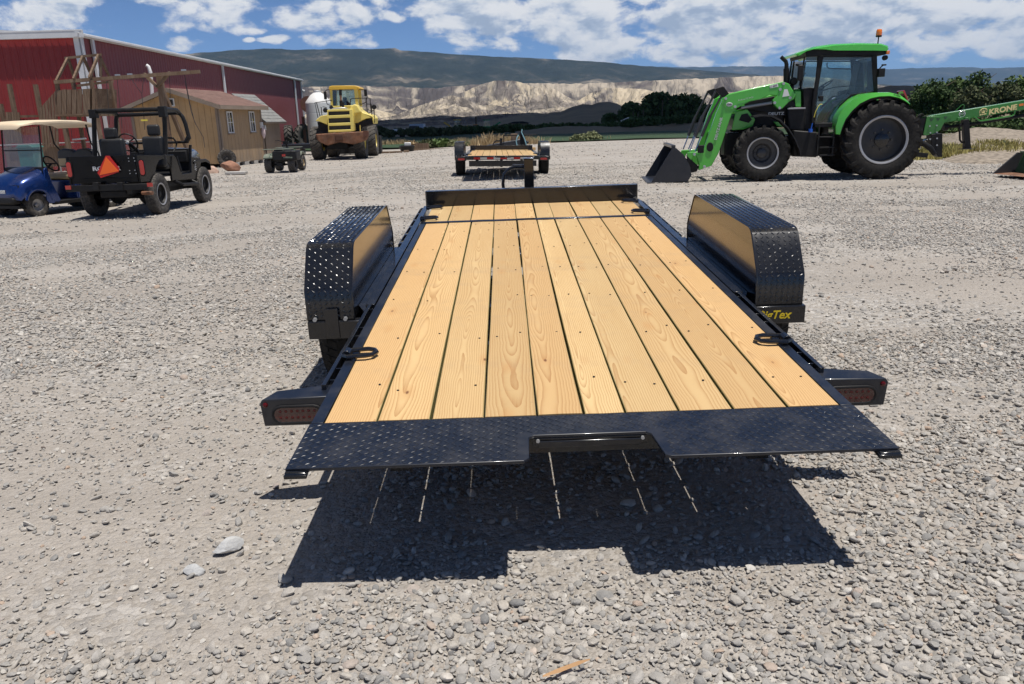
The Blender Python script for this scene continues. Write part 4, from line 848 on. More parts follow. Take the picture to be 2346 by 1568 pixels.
    g = G(); a = z5(1490, 478, -.1); R = .2; tl = .6; g.tube([(a[0] + R * cos(q) * cos(tl) , -.0 + R * sin(q), a[1] + R * cos(q) * -sin(tl) * -1) for q in np.linspace(0, 2 * pi, 21)[:-1]], .014, 6, True); g.cyl((a[0], 0, a[1]), (a[0] - .2, 0, a[1] - .4), .035, 8); obj('steering_wheel', g, bk, t)
    g = G(); p = P5([(1320, 500), (1440, 500), (1430, 560), (1320, 640)], 0); g.prism(p, 'y', -.4, .4); p = P5([(1600, 520), (1700, 500), (1720, 560), (1600, 600)], .4); g.prism(p, 'y', .28, .55); obj('dashboard', g, bk, t, bev=.02)
    g = G(); P = [z5(*q, -.60) for q in ((1505, 300), (1505, 330), (1520, 345), (1700, 350))]; g.tube([(a, -.6, b) for a, b in P], .012, 6); obj('grab_bar', g, bk, t)
    g = G(); P = [z5(*q, -.70) for q in ((1472, 515), (1560, 490), (1690, 478), (1790, 480))]; g.tube([(a, -.68, b) for a, b in P], .012, 6); obj('door_rail', g, bk, t)
    a = z5(1462, 575, -.76); g = G(); g.box(a[0] - .04, a[0] + .04, -.77, -.725, a[1] - .06, a[1] + .05); obj('door_handle', g, bk, t, bev=.006)
    # mirrors and lamps
    g = G(); P = [z5(*q, -.85) for q in ((1340, 330), (1300, 320), (1262, 318))]; g.tube([(a, -.72 - .1 * k, b) for k, (a, b) in enumerate(P)], .022, 8); m = obj('mirror_arm', g, bk, t); a = z5(1300, 375, -.95); g = G(); g.box(a[0] - .06, a[0] + .05, -1.0, -.92, a[1] - .17, a[1] + .15); obj('mirror', g, bk, m, bev=.02)
    a = z5(1925, 375, -.75); g = G(); g.box(a[0] - .07, a[0] + .06, -.80, -.62, a[1] - .09, a[1] + .08); g.tube([(a[0] - .1, -.7, a[1]), (a[0], -.72, a[1] + .12), (a[0] + .04, -.74, a[1] + .16)], .014, 6); g.box(a[0] + .0, a[0] + .08, -.78, -.70, a[1] + .135, a[1] + .165); obj('rear_bracket', g, bk, t, bev=.006)
    a = z5(1952, 262, -.6); g = G(); g.lathe([(.001, -.05), (.05, -.045), (.055, .03), (.001, .05)], 12, Matrix.Translation((a[0], -.6, a[1]))); obj('work_lamp', g, bk, t)
    a = z5(1968, 222, -.68); g = G(); g.box(a[0] - .03, a[0] + .04, -.74, -.64, a[1] - .035, a[1] + .035); obj('indicator', g, MT['amber'], t, bev=.01)
    a = z5(1893, 178, -.6); b = z5(1904, 102, -.6); g = G(); g.tube([(a[0], -.6, a[1]), (b[0], -.6, b[1])], .013, 8); g.box(a[0] - .1, a[0] + .03, -.64, -.56, a[1] - .01, a[1] + .02); bl = obj('beacon_pole', g, bk, t, bev=.004)
    g = G(); g.lathe([(.001, 0), (.058, 0), (.062, .03), (.05, .035)], 16, Matrix.Translation((b[0], -.6, b[1])) @ Matrix.Rotation(pi / 2, 4, 'X')); obj('beacon_base', g, bk, bl)
    g = G(); g.lathe([(.058, .03), (.062, .08), (.056, .135), (.042, .155), (.001, .16)], 16, Matrix.Translation((b[0], -.6, b[1])) @ Matrix.Rotation(pi / 2, 4, 'X')); obj('beacon_lens', g, MT['amber'], bl)
    # ---- rear mudguards
    out = [(1572, 852), (1570, 790), (1590, 715), (1635, 645), (1700, 585), (1780, 546), (1880, 532), (1985, 530), (2060, 548), (2110, 585), (2138, 615)]
    inn = [(1597, 852), (1612, 800), (1640, 735), (1690, 670), (1750, 615), (1830, 575), (1900, 560), (1980, 556), (2050, 570), (2100, 595), (2136, 622)]
    for s in (-1, 1):
        o_ = P5(out, -1.02); i_ = P5(inn, -1.02); g = G()
        n = len(o_); secs = [[(a[0], s * .50, a[1] + .02), (a[0], s * .92, a[1] + .01), (a[0], s * 1.06, a[1]), (b[0], s * 1.10, b[1]), (b[0], s * 1.08, b[1] - .012), (b[0], s * .50, b[1] + .0)] for a, b in zip(o_, i_)]
        g.loft(secs); obj('rear_mudguard', g, gr, t, smooth=45)
        g = G(); secs = [[(b[0], s * .50, b[1] - .002), (b[0], s * 1.07, b[1] - .014), (b[0] + .03, s * 1.05, b[1] - .05), (b[0] + .03, s * .52, b[1] - .05)] for b in i_]; g.loft(secs); obj('mudguard_liner', g, bk, t, smooth=45)
        g = G(); p = P5([(2078, 520), (2092, 512), (2122, 586), (2110, 590)], -.9); g.prism(p, 'y', s * .98, s * .62); obj('tail_lamp', g, MT['red'], t, bev=.008)
    x, z = z5(2045, 545, -1.07); text('model_lettering', '6135C', .055, plane_m((x, -1.085, z - .02), (1, 0, -.25), (0, -1, .35)), MT['satin'], t, bold=.001)
    # front mudguards
    arc = [(935, 712), (1000, 702), (1070, 706), (1140, 740), (1200, 800), (1250, 880), (1285, 960), (1300, 1015)]
    for s in (-1, 1):
        o_ = P5(arc, -1.0); g = G(); secs = [[(a, s * .74, b + .008), (a, s * 1.08, b + .008), (a - .005, s * 1.09, b - .03), (a - .005, s * .74, b - .022)] for a, b in o_]; g.loft(secs); obj('front_mudguard', g, bk, t, smooth=45)
    # ---- loader
    boom = [(740, 545), (1160, 446), (1198, 462), (1205, 500), (1120, 556), (1060, 548), (990, 582), (905, 600), (800, 655), (790, 662), (735, 668), (688, 610), (700, 575)]
    mast = [(1165, 450), (1200, 462), (1255, 545), (1245, 578), (1205, 602), (1150, 658), (1118, 655), (1088, 622), (1080, 590), (1110, 560), (1130, 500)]
    down = [(690, 600), (700, 570), (745, 552), (808, 656), (770, 690), (735, 790), (700, 900), (665, 1000), (612, 1095), (560, 1112), (512, 1130), (515, 1075), (492, 1012), (545, 985), (600, 830), (648, 690)]
    knuckle = [(430, 992), (530, 985), (545, 1010), (575, 1040), (560, 1105), (522, 1118), (500, 1040), (470, 1020), (455, 1060), (420, 1020)]
    L = thing('x', None, None) if 0 else t
    for s in (-1, 1):
        c = -.62
        for nm, poly, y0, y1 in (('loader_boom', boom, .56, .68), ('loader_boom', down, .55, .67), ('loader_mast', mast, .53, .71), ('loader_link', knuckle, .575, .64)):
            g = G(); g.prism(P5(poly, c), 'y', s * y0, s * y1); obj(nm, g, gr, t, bev=.012)
        g = G(); g.prism(P5([(640, 505), (655, 498), (700, 482), (712, 490), (748, 540), (705, 572), (688, 560)], c), 'y', s * .58, s * .65); obj('link_plate', g, bk, t, bev=.01)
        for a, b, c2 in (((648, 515), (548, 715), (445, 985)), ((700, 540), (606, 708), (488, 985))):
            A, B, C_ = [z5(*q, c) for q in (a, b, c2)]; dy = s * .62
            m1 = (B[0] + (C_[0] - B[0]) * .58, B[1] + (C_[1] - B[1]) * .58)
            g = G(); g.tube([(A[0], dy, A[1]), (B[0], dy, B[1])], .024, 10); g.tube([(B[0], dy, B[1]), (m1[0], dy, m1[1])], .036, 10); cy = obj('hydraulic_cylinder', g, MT['rimg'], t)
            g = G(); g.tube([(m1[0], dy, m1[1]), (C_[0], dy, C_[1])], .015, 8); obj('piston_rod', g, MT['chrome'], cy)
        A, B = z5(800, 655, c), z5(1080, 610, c); g = G(); g.tube([(A[0], s * .60, A[1]), (A[0] + .12, s * .60, A[1] + .02)], .035, 10); cy = obj('hydraulic_cylinder', g, bk, t)
        g = G(); g.tube([(A[0] + .02, s * .60, A[1] + .003), (B[0], s * .60, B[1])], .033, 12); obj('cylinder_barrel', g, MT['rims'] if s < 0 else bk, cy)
        for q in ((718, 577), (790, 640), (1162, 462), (1136, 508), (1094, 610), (1132, 650), (1212, 572), (555, 1100), (478, 1006)):
            a = z5(*q, c); g = G(); g.cyl((a[0], s * .66, a[1]), (a[0], s * .725, a[1]), .030, 10); obj('pivot_pin', g, MT['zinc'], t)
    g = G(); a = z5(660, 850, -.6); g.cyl((a[0], -.56, a[1]), (a[0], .56, a[1]), .07, 12); obj('cross_tube', g, gr, t)
    g = G(); a = z5(530, 960, -.6); g.box(a[0] - .08, a[0] + .06, -.70, -.675, a[1] - .1, a[1] + .07); a = z5(598, 950, -.6); obj('valve_box', g, bk, t, bev=.01)
    g = G(); g.lathe([(.075, 0), (.07, -.02), (.001, -.022)], 20, Matrix.Translation((a[0], -.672, a[1])) @ Matrix.Diagonal((1, 1, 1.35, 1))); obj('boom_lamp_pad', g, bk, t)
    g = G(); p = P5([(850, 610), (1090, 560), (1240, 640), (1240, 720), (900, 660)], -.45); g.prism(p, 'y', -.5, -.45); g.prism(P5([(1200, 560), (1290, 640), (1230, 650), (1120, 650)], -.55), 'y', -.6, -.45); obj('subframe', g, bk, t, bev=.01)
    # bucket
    bp = P5([(318, 948), (345, 962), (400, 1012), (446, 1095), (460, 1168), (430, 1216), (300, 1222), (145, 1228)], -.92)
    g = G(); n = len(bp); th = .015
    inner = []
    for k, (a, b) in enumerate(bp):
        p0 = bp[max(k - 1, 0)]; p1 = bp[min(k + 1, n - 1)]; dx, dz = p1[0] - p0[0], p1[1] - p0[1]; l = math.hypot(dx, dz); inner.append((a + dz / l * th * 1.0, b - dx / l * th * 1.0))
    ring = bp + inner[::-1]; g.prism(ring, 'y', -.92, 1.0)
    bu = obj('bucket', g, MT['dblack'], t, bev=.003)
    for y0, y1 in ((-.93, -.915), (.99, 1.005)):
        g = G(); g.prism(bp, 'y', y0, y1); obj('side_plate', g, MT['dblack'], bu, bev=.003)
    a = bp[-1]; g = G(); g.box(a[0] - .09, a[0] + .25, -.95, 1.02, a[1] - .012, a[1] + .012); obj('cutting_edge', g, MT['rimg'], bu, bev=.004)
    g = G(); a = bp[0]; g.box(a[0] - .04, a[0] + .05, -.93, 1.005, a[1] - .03, a[1] + .035); obj('bucket_lip', g, MT['dblack'], bu, bev=.004)
    g = G(); [g.prism(P5([(420, 1010), (470, 1060), (515, 1100), (500, 1140), (455, 1150), (430, 1080)], -.62), 'y', s * .58, s * .64) for s in (-1, 1)]; obj('bucket_bracket', g, bk, bu, bev=.008)
    # decals
    A, B = z5(648, 885, -.7), z5(690, 735, -.7); text('maker_lettering', 'DEUTZ-FAHR', .082, plane_m(((A[0] + B[0]) / 2, -.685, (A[1] + B[1]) / 2), (B[0] - A[0], 0, B[1] - A[1]), (0, -1, 0)), MT['silvt'], t, bold=.0015)
    A, B = z5(820, 592, -.7), z5(935, 566, -.7); text('model_lettering', 'ProfiLine FZ 39-23', .043, plane_m(((A[0] + B[0]) / 2, -.693, (A[1] + B[1]) / 2), (B[0] - A[0], 0, B[1] - A[1]), (0, -1, 0)), MT['silvt'], t)
    A = z5(752, 622, -.7); g = G(); g.lathe([(.055, 0), (.05, -.004), (.001, -.004)], 20, Matrix.Translation((A[0], -.685, A[1])) @ Matrix.Diagonal((1.25, 1, .8, 1))); d = obj('oval_badge', g, MT['silvt'], t); text('badge_lettering', 'CNA', .05, plane_m((A[0], -.692, A[1]), (1, 0, 0), (0, -1, 0)), MT['satin'], d, bold=.001)
    g = G(); g.prism(P5([(1062, 478), (1125, 462), (1130, 485), (1066, 498)], -.69), 'y', -.684, -.688); g.prism(P5([(1160, 565), (1175, 505), (1200, 505), (1215, 555)], -.71), 'y', -.713, -.717); obj('warning_label', g, MT['white'], t)
    A = z5(1094, 482, -.7); text('label_lettering', '11 0075', .045, plane_m((A[0], -.6905, A[1]), (1, 0, .24), (0, -1, 0)), MT['satin'], t)
    # hoses and small things
    g = G(); P = [z5(*q, -.75) for q in ((1400, 722), (1412, 680), (1432, 640), (1450, 620), (1464, 622))]; g.tube([(a, -.79, b) for a, b in P], .008, 6); obj('yellow_cord', g, MT['yplast'], t)
    a = z5(1373, 822, -.8); g = G(); g.cyl((a[0], -.85, a[1] - .04), (a[0], -.85, a[1] + .03), .045, 14); g.cyl((a[0] + .01, -.85, a[1] + .03), (a[0] + .03, -.85, a[1] + .15), .012, 8); obj('filler_cap', g, MT['bluep'], t)
    for k in range(4):
        g = G(); P = [z5(*q, -.5) for q in ((700 + k * 12, 700), (640 + k * 10, 800 + k * 10), (590 + k * 12, 900), (540 + k * 8, 960))]; g.tube([(a, -.52 + .02 * k, b) for a, b in P], .009, 6); obj('hose', g, bk, t)
    g = G(); P = [z5(*q, -.5) for q in ((1280, 480), (1290, 430), (1315, 400), (1330, 380))]; g.tube([(a, -.6, b) for a, b in P], .01, 6); obj('hose', g, bk, t)
    g = G(); a = z5(1265, 655, -.7); g.box(a[0] - .18, a[0] + .2, -.72, -.66, a[1] - .01, a[1] + .02); obj('step_plate', g, MT['rims'], t, bev=.003)
    # rear hitch
    g = G(); g.bar((.35, -.42, .55), (1.25, -.42, .45), .06, .10); g.bar((.35, .42, .55), (1.25, .42, .45), .06, .10); g.bar((.4, 0, 1.1), (1.2, 0, 1.0), .06, .06); g.box(.4, .55, -.35, .35, .6, 1.3); obj('rear_linkage', g, bk, t, bev=.008)
    return t
tractor = make_tractor()
def make_implement():
    t = thing('hay_mower', 'dark green hay mower drawbar with yellow lettering hitched behind the green tractor', 'farm implement', (8.14, 18.35, 0), -.10); c = 0; g_ = MT['kgreen']; bk = MT['satin']
    top0 = z6(1010, 692, c); top1 = z6(2121, 508, c); b0 = z6(1200, 770, c); b1 = z6(2121, 618, c)
    k = 1.9; e1 = (top0[0] + (top1[0] - top0[0]) * k, top0[1] + (top1[1] - top0[1]) * k); e2 = (b0[0] + (b1[0] - b0[0]) * k * 1.2, b0[1] + (b1[1] - b0[1]) * k * 1.2)
    g = G(); g.prism([top0, e1, e2, b0], 'y', -.10, .10); obj('drawbar', g, g_, t, bev=.012)
    for s in (-1, 1):
        g = G(); g.prism(P6([(1002, 700), (1290, 690), (1292, 705), (1240, 735), (1200, 775), (1160, 850), (1120, 882), (985, 922), (958, 905), (985, 780)], c - .12), 'y', s * .105, s * .125); pl = obj('hitch_plate', g, g_, t, bev=.004)
        for q in ((1032, 810), (1112, 803), (1038, 888), (1114, 882)):
            a = z6(*q, c - .12); g = G(); g.cyl((a[0], s * .12, a[1]), (a[0], s * .145, a[1]), .018, 6); obj('bolt', g, MT['zinc'], pl)
        for q in ((1055, 730), (1130, 725), (1215, 708)):
            a = z6(*q, c - .12); g = G(); g.prism([(a[0] - .045, a[1] + .02), (a[0] + .05, a[1] + .02), (a[0] + .01, a[1] - .045), (a[0] - .015, a[1] - .045)], 'y', s * .1252, s * .127); obj('slot', g, MT['sgreen'], pl)
    g = G(); g.prism(P6([(1022, 905), (1152, 890), (1150, 1162), (1110, 1165), (1020, 1060)], c), 'y', -.14, .14); hb = obj('hitch_block', g, bk, t, bev=.01)
    for q in ((1038, 960), (1116, 952), (1040, 1036), (1116, 1030)):
        a = z6(*q, c - .14); g = G(); g.cyl((a[0], -.13, a[1]), (a[0], -.16, a[1]), .018, 6); obj('bolt', g, MT['zinc'], hb)
    g = G(); a, b = z6(925, 985, -.2), z6(1015, 965, -.2); g.tube([(a[0], -.2, a[1]), (b[0], -.1, b[1])], .035, 10); b = z6(930, 1070, -.2); g.tube([(a[0], -.2, a[1]), (b[0], -.2, b[1])], .022, 8); obj('hitch_link', g, MT['chrome'], t)
    g = G(); P = [z6(*q, -.25) for q in ((945, 1005), (990, 1030), (1050, 1075), (1090, 1135))]; g.tube([(a, -.25, b) for a, b in P], [.055, .06, .06, .05], 12); obj('drive_shaft_guard', g, bk, t)
    g = G(); P = [z6(*q, 0) for q in ((1190, 825), (1240, 820), (1500, 790), (2600, 610))]; g.tube([(P[0][0], 0, P[0][1]), (P[1][0], 0, P[1][1])], .075, 12); g.tube([(P[1][0], 0, P[1][1]), (P[2][0], 0, P[2][1]), (P[3][0], 0, P[3][1])], .035, 10); obj('drive_shaft', g, bk, t)
    # parking jack
    a, b = z6(1440, 735, -.2), z6(1462, 1072, -.2); g = G(); g.bar((a[0], -.2, a[1]), (b[0], -.2, b[1]), .125, .125); g.box(b[0] - .14, b[0] + .12, -.32, -.08, b[1] - .008, b[1] + .004); jk = obj('parking_jack', g, bk, t, bev=.006)
    g = G(); P = [z6(*q, -.22) for q in ((1420, 780), (1385, 800), (1378, 850), (1382, 970), (1400, 995), (1440, 1000))]; g.tube([(x, -.22, z) for x, z in P], .022, 8); obj('jack_handle', g, bk, jk)
    g = G(); [g.prism(P6([(q, 715), (q + 62, 703), (q + 62, 740), (q, 755)], -.12), 'y', -.14, -.105) for q in (1352, 1436)]; obj('jack_clamp', g, g_, jk, bev=.004)
    g = G(); P = [z6(*q, -.14) for q in ((1550, 705), (1575, 725), (1610, 748), (1640, 750), (1820, 722), (1985, 692), (2010, 670), (2018, 620))]; g.tube([(x, -.14, z) for x, z in P], .017, 8); obj('guard_tube', g, g_, t)
    g = G(); P = [z6(*q, 0) for q in ((1330, 635), (1400, 570), (1420, 560), (1435, 575), (1425, 615))]; g.tube([(x, 0, z) for x, z in P], .007, 6); obj('lifting_loop', g, g_, t)
    a, b = z6(1735, 650, -.12), z6(2022, 595, -.12); text('maker_lettering', 'KRONE', .155, plane_m(((a[0] + b[0]) / 2, -.103, (a[1] + b[1]) / 2), (b[0] - a[0], 0, b[1] - a[1]), (0, -1, 0)), MT['gold'], t, shear=.12, bold=.006, sx=1.12)
    # crown emblem: ring with spikes above a bar
    a = z6(1655, 643, -.12); g = G(); ca = lambda x, z: (a[0] + x, -.104, a[1] + z + x * .18)
    g.tube([ca(.075 * cos(q), .005 + .062 * sin(q)) for q in np.linspace(-.5, pi + .5, 16)], .008, 6); g.tube([ca(-.07, -.062), ca(.07, -.062)], .008, 6)
    for q in (-.04, 0, .04): g.tube([ca(q * .5, -.035), ca(q, .05)], [.012, .004], 6)
    obj('crown_emblem', g, MT['gold'], t)
    a = z6(1413, 670, -.12); g = G(); g.lathe([(.07, 0), (.06, -.002), (.055, -.002), (.055, 0)], 24, Matrix.Translation((a[0], -.102, a[1]))); rb = obj('round_decal', g, MT['silvt'], t); text('decal_lettering', 'TOP', .06, plane_m((a[0], -.104, a[1]), (1, 0, .18), (0, -1, 0)), MT['silvt'], rb)
    g = G(); g.prism(P6([(2068, 556), (2121, 546), (2121, 572), (2068, 582)], -.12), 'y', -.104, -.1005); obj('reflector', g, MT['amber'], t)
    g = G(); P = [z6(*q, 0) for q in ((880, 690), (930, 665), (960, 700), (1000, 690))]; [g.tube([(x, .02 * k - .08, z - .03 * k) for x, z in P], .012, 6) for k in range(4)]; g.box(*sorted((z6(890, 700, 0)[0], z6(985, 700, 0)[0])), -.1, .1, z6(900, 920, 0)[1], z6(900, 720, 0)[1]); obj('hose_bundle', g, bk, t)
    # outboard end beyond the picture rests on its own wheel
    g = G(); g.box(e1[0] - .15, e1[0] + .1, -.1, .1, .45, e2[1] + .02); obj('rear_leg', g, g_, t, bev=.01)
    wheel(t, (e1[0], -.3, .42), .42, .28, .22, MT['rub'], MT['rimg'], 'road', side=-1)
    return t
make_implement()
def make_scoop():
    def w(px, py, Y): d = ray((2100 + px / 4.611) * .9164, (140 + py / 4.611) * .9164); k = Y / d.y; return Vector((d.x * k, Y, EYE + d.z * k))
    A = w(1750, 1357, 17.2); B = w(2040, 1113, 17.2); C = w(1978, 1357, 17.2)
    t = thing('loader_scoop', 'green and rusty loader scoop resting on the gravel at the right edge', 'loader bucket', (A.x, 16.6, 0)); o = Vector((A.x, 16.6, 0))
    L = 1.5; g = G(); a = A - o; b = B - o; zf = .02
    fl = [(a.x, a.z), (b.x - .05, a.z + .0), (b.x + .45, a.z + .10), (b.x + .50, a.z + .2)]
    g.prism([(a.x, a.z), (b.x + .5, a.z + .04), (b.x + .5, .06), (a.x + .72, .0), (a.x + .35, a.z * .45)], 'y', -.75, .6); obj('floor', g, MT['rust'], t, bev=.01)
    g = G(); g.prism([(a.x + .01, a.z + .001), (b.x, b.z), (b.x + .5, b.z - .02), (b.x + .5, a.z + .045)], 'y', .56, .6); obj('side_plate', g, MT['rimg'], t, bev=.003)
    g = G(); g.prism([(b.x - .02, a.z + .02), (b.x + .12, b.z), (b.x + .16, b.z), (b.x + .04, a.z + .02)], 'y', -.72, .555); obj('back_plate', g, MT['sgreen'], t, bev=.003)
    g = G(); g.box(b.x + .0, b.x + .5, -.3, .5, b.z - .01, b.z + .03); obj('top_flange', g, MT['sgreen'], t, bev=.004)
make_scoop()
# ================================================= LEFT SIDE OF THE YARD
def Wp(x, y, Y): d = ray(x, y); k = Y / d.y; return Vector((d.x * k, Y, EYE + d.z * k))
def D1(px, py): return (px / 3.266 * .9164, (80 + py / 3.266) * .9164)
def D2(px, py): return ((440 + px / 3.734) * .9164, (80 + py / 3.734) * .9164)
def D3(px, py): return ((740 + px / 6.535) * .9164, (180 + py / 6.535) * .9164)
def D4(px, py): return (px / 5.6 * .9164, (60 + py / 5.6) * .9164)
def D8(px, py): return ((170 + px / 4.9) * .9164, (240 + py / 4.9) * .9164)
def GP(x, y, z=-.11): d = ray(x, y); k = (z - EYE) / d.z; return Vector((d.x * k, d.y * k, z))
def inv(M): return M.inverted()
# ------------------------------------------------ barn
def make_barn():
    Y1 = 35.0; c = Wp(178, 84, Y1); ze = c.z; d2 = ray(688, 186); k = (ze - EYE) / d2.z; c2 = Vector((d2.x * k, d2.y * k, ze))
    dirv = Vector((c2.x - c.x, c2.y - c.y, 0)); Ls = dirv.length; rz = atan2(dirv.y, dirv.x)
    F = Fr((c.x, c.y, 0), rz)      # local x along the long wall, y to the left (into the barn)
    t = thing('metal_barn', 'long red metal barn with white roof trim and downspouts on the left', 'barn', (c.x, c.y, 0), rz)
    zb = -.5; w = .9144
    def panel_mesh(h, n='siding_panel'):
        g = G(); secs = []; prof = []
        for r in range(3):
            o = r * w / 3; prof += [(o, 0), (o + .075, 0), (o + .095, -.02), (o + .125, -.02), (o + .145, 0), (o + .18, 0), (o + .19, -.006), (o + .21, -.006), (o + .22, 0), (o + .25, 0)]
        prof.append((w - .002, 0)); N = len(prof)
        g.v = [(a, b, zb) for a, b in prof] + [(a, b, h) for a, b in prof]; g.f = [(i, i + 1, N + i + 1, N + i) for i in range(N - 1)]
        return g.mesh(n, 20)
    me = panel_mesh(ze - .02); me.materials.append(MT['barns']); n = int(Ls / w)
    for k in range(n): link('siding_panel', me, None, t, (k * w, 0, 0))
    me2 = panel_mesh(ze - .02); me2.materials.append(MT['barnf'])
    for k in range(14): link('siding_panel', me2, None, t, (0, (k + 1) * w, 0), (0, 0, -pi / 2))
    Ls = n * w; D = 26
    g = G(); g.box(.05, Ls - .05, .06, .1, zb, ze); g.box(.05, .1, .1, D, zb, ze); g.box(Ls - .1, Ls - .05, .1, D, zb, ze); g.box(.1, Ls, D - .1, D, zb, ze); g.box(.02, .05, 14 * w, D, zb, ze); obj('wall', g, MT['barns'], t)
    g = G(); g.prism([(-.28, ze + .01), (-.28, ze + .06), (D / 2, ze + 1.15), (D + .28, ze + .06), (D + .28, ze + .01), (D / 2, ze + 1.08)], 'x', .0, Ls + .25); ob = obj('roof', g, MT['wtrim'], t)
    g = G(); g.box(-.25, -.09, -.30, D, ze - .06, ze + .24); g.box(-.26, -.25, -.31, D, ze + .19, ze + .25); obj('fascia', g, MT['wtrim'], t, bev=.01)
    g = G(); g.prism([(-.02, ze - .02), (-.14, ze - .04), (-.17, ze + .10), (-.20, ze + .10), (-.19, ze + .14), (-.02, ze + .14)], 'x', -.30, Ls + .3); obj('gutter', g, MT['wtrim'], t)
    g = G(); g.box(-.09, -.06, -.12, .16, zb, ze - .02); g.box(-.09, .20, -.12, -.06, zb, ze - .02); obj('corner_trim', g, MT['wtrim'], t)
    g = G(); g.box(Ls - .02, Ls + .14, -.10, .1, zb, ze - .02); obj('corner_trim', g, MT['wtrim'], t)
    for px, py in ((214, 120), (513, 190), (678, 230)):
        a = F.y(px, py, -.08)[0]; g = G(); g.box(a - .09, a + .09, -.16, -.05, .1, ze - .02); g.bar((a, -.10, .1), (a, -.35, -.05), .15, .1); obj('downspout', g, MT['wtrim'], t, bev=.01)
    # lamp at the far corner, door in the far end
    g = G(); g.cyl((Ls + .1, -.3, ze - .9), (Ls + .1, -.1, ze - .8), .12, 10); obj('wall_lamp', g, MT['wtrim'], t)
make_barn()
# vent pipe
p = Wp(*D1(1243, 530), 38.5); q = Wp(*D1(1228, 330), 38.5); r_ = Wp(*D1(1212, 285), 38.5); s_ = Wp(*D1(1196, 275), 38.5)
g = G(); g.tube([(p.x, 38.5, 0), p, q, r_, s_], .085, 10); tag(obj('vent_pipe', g, MT['white']), 'white hooked vent pipe standing between barn and wooden shed', 'pipe')
# ------------------------------------------------ sheds
def shingles(g, x0, x1, a, b, n, th=.02):     # stepped courses between edge points a=(y,z) low and b=(y,z) high
    for k in range(n):
        f0, f1 = k / n, (k + 1) / n
        p0 = (a[0] + (b[0] - a[0]) * f0, a[1] + (b[1] - a[1]) * f0); p1 = (a[0] + (b[0] - a[0]) * f1, a[1] + (b[1] - a[1]) * f1)
        x = x0; 
        while x < x1 - .02:
            w = min(random.uniform(.22, .36), x1 - x); e = random.uniform(0, .008)
            g.add([(x, p0[0], p0[1] + th + e), (x + w - .01, p0[0], p0[1] + th + e), (x + w - .01, p1[0], p1[1] + .006), (x, p1[0], p1[1] + .006), (x, p0[0], p0[1]), (x + w - .01, p0[0], p0[1])], [(0, 1, 2, 3), (4, 5, 1, 0)]); x += w
def window(t, x, z, w, h, M, cross=True, y=-.02):
    """window in a wall whose outside is -y"""
    g = G(); [g.box(*q) for q in ((x - w / 2, x + w / 2, y - .03, y, z - h / 2, z - h / 2 + .05), (x - w / 2, x + w / 2, y - .03, y, z + h / 2 - .05, z + h / 2), (x - w / 2, x - w / 2 + .05, y - .03, y, z - h / 2 + .051, z + h / 2 - .051), (x + w / 2 - .05, x + w / 2, y - .03, y, z - h / 2 + .051, z + h / 2 - .051))]
    f = obj('window', g, MT['white'], t, bev=.003)
    g = G(); g.box(x - .02, x + .02, y - .025, y - .002, z - h / 2 + .051, z + h / 2 - .051); obj('mullion', g, MT['white'], f)
    g = G(); g.box(x - w / 2 + .052, x + w / 2 - .052, y - .020, y - .014, z - .012, z + .012); g.box(x - w / 4 - .008, x - w / 4 + .008, y - .0205, y - .0145, z - h / 2 + .052, z + h / 2 - .052) if cross else None; obj('glazing_bar', g, MT['white'], f)
    for s in (-1, 1):
        g = G(); g.box(x + (.021 if s > 0 else -w / 2 + .051), x + (w / 2 - .051 if s > 0 else -.021), y - .012, y - .008, z - h / 2 + .051, z + h / 2 - .051); obj('pane', g, MT['wglass'], f)
    g = G(); g.box(x - w / 2 - .03, x + w / 2 + .03, y - .07, y, z - h / 2 - .06, z - h / 2 - .005); obj('sill', g, MT['plyg'], f)
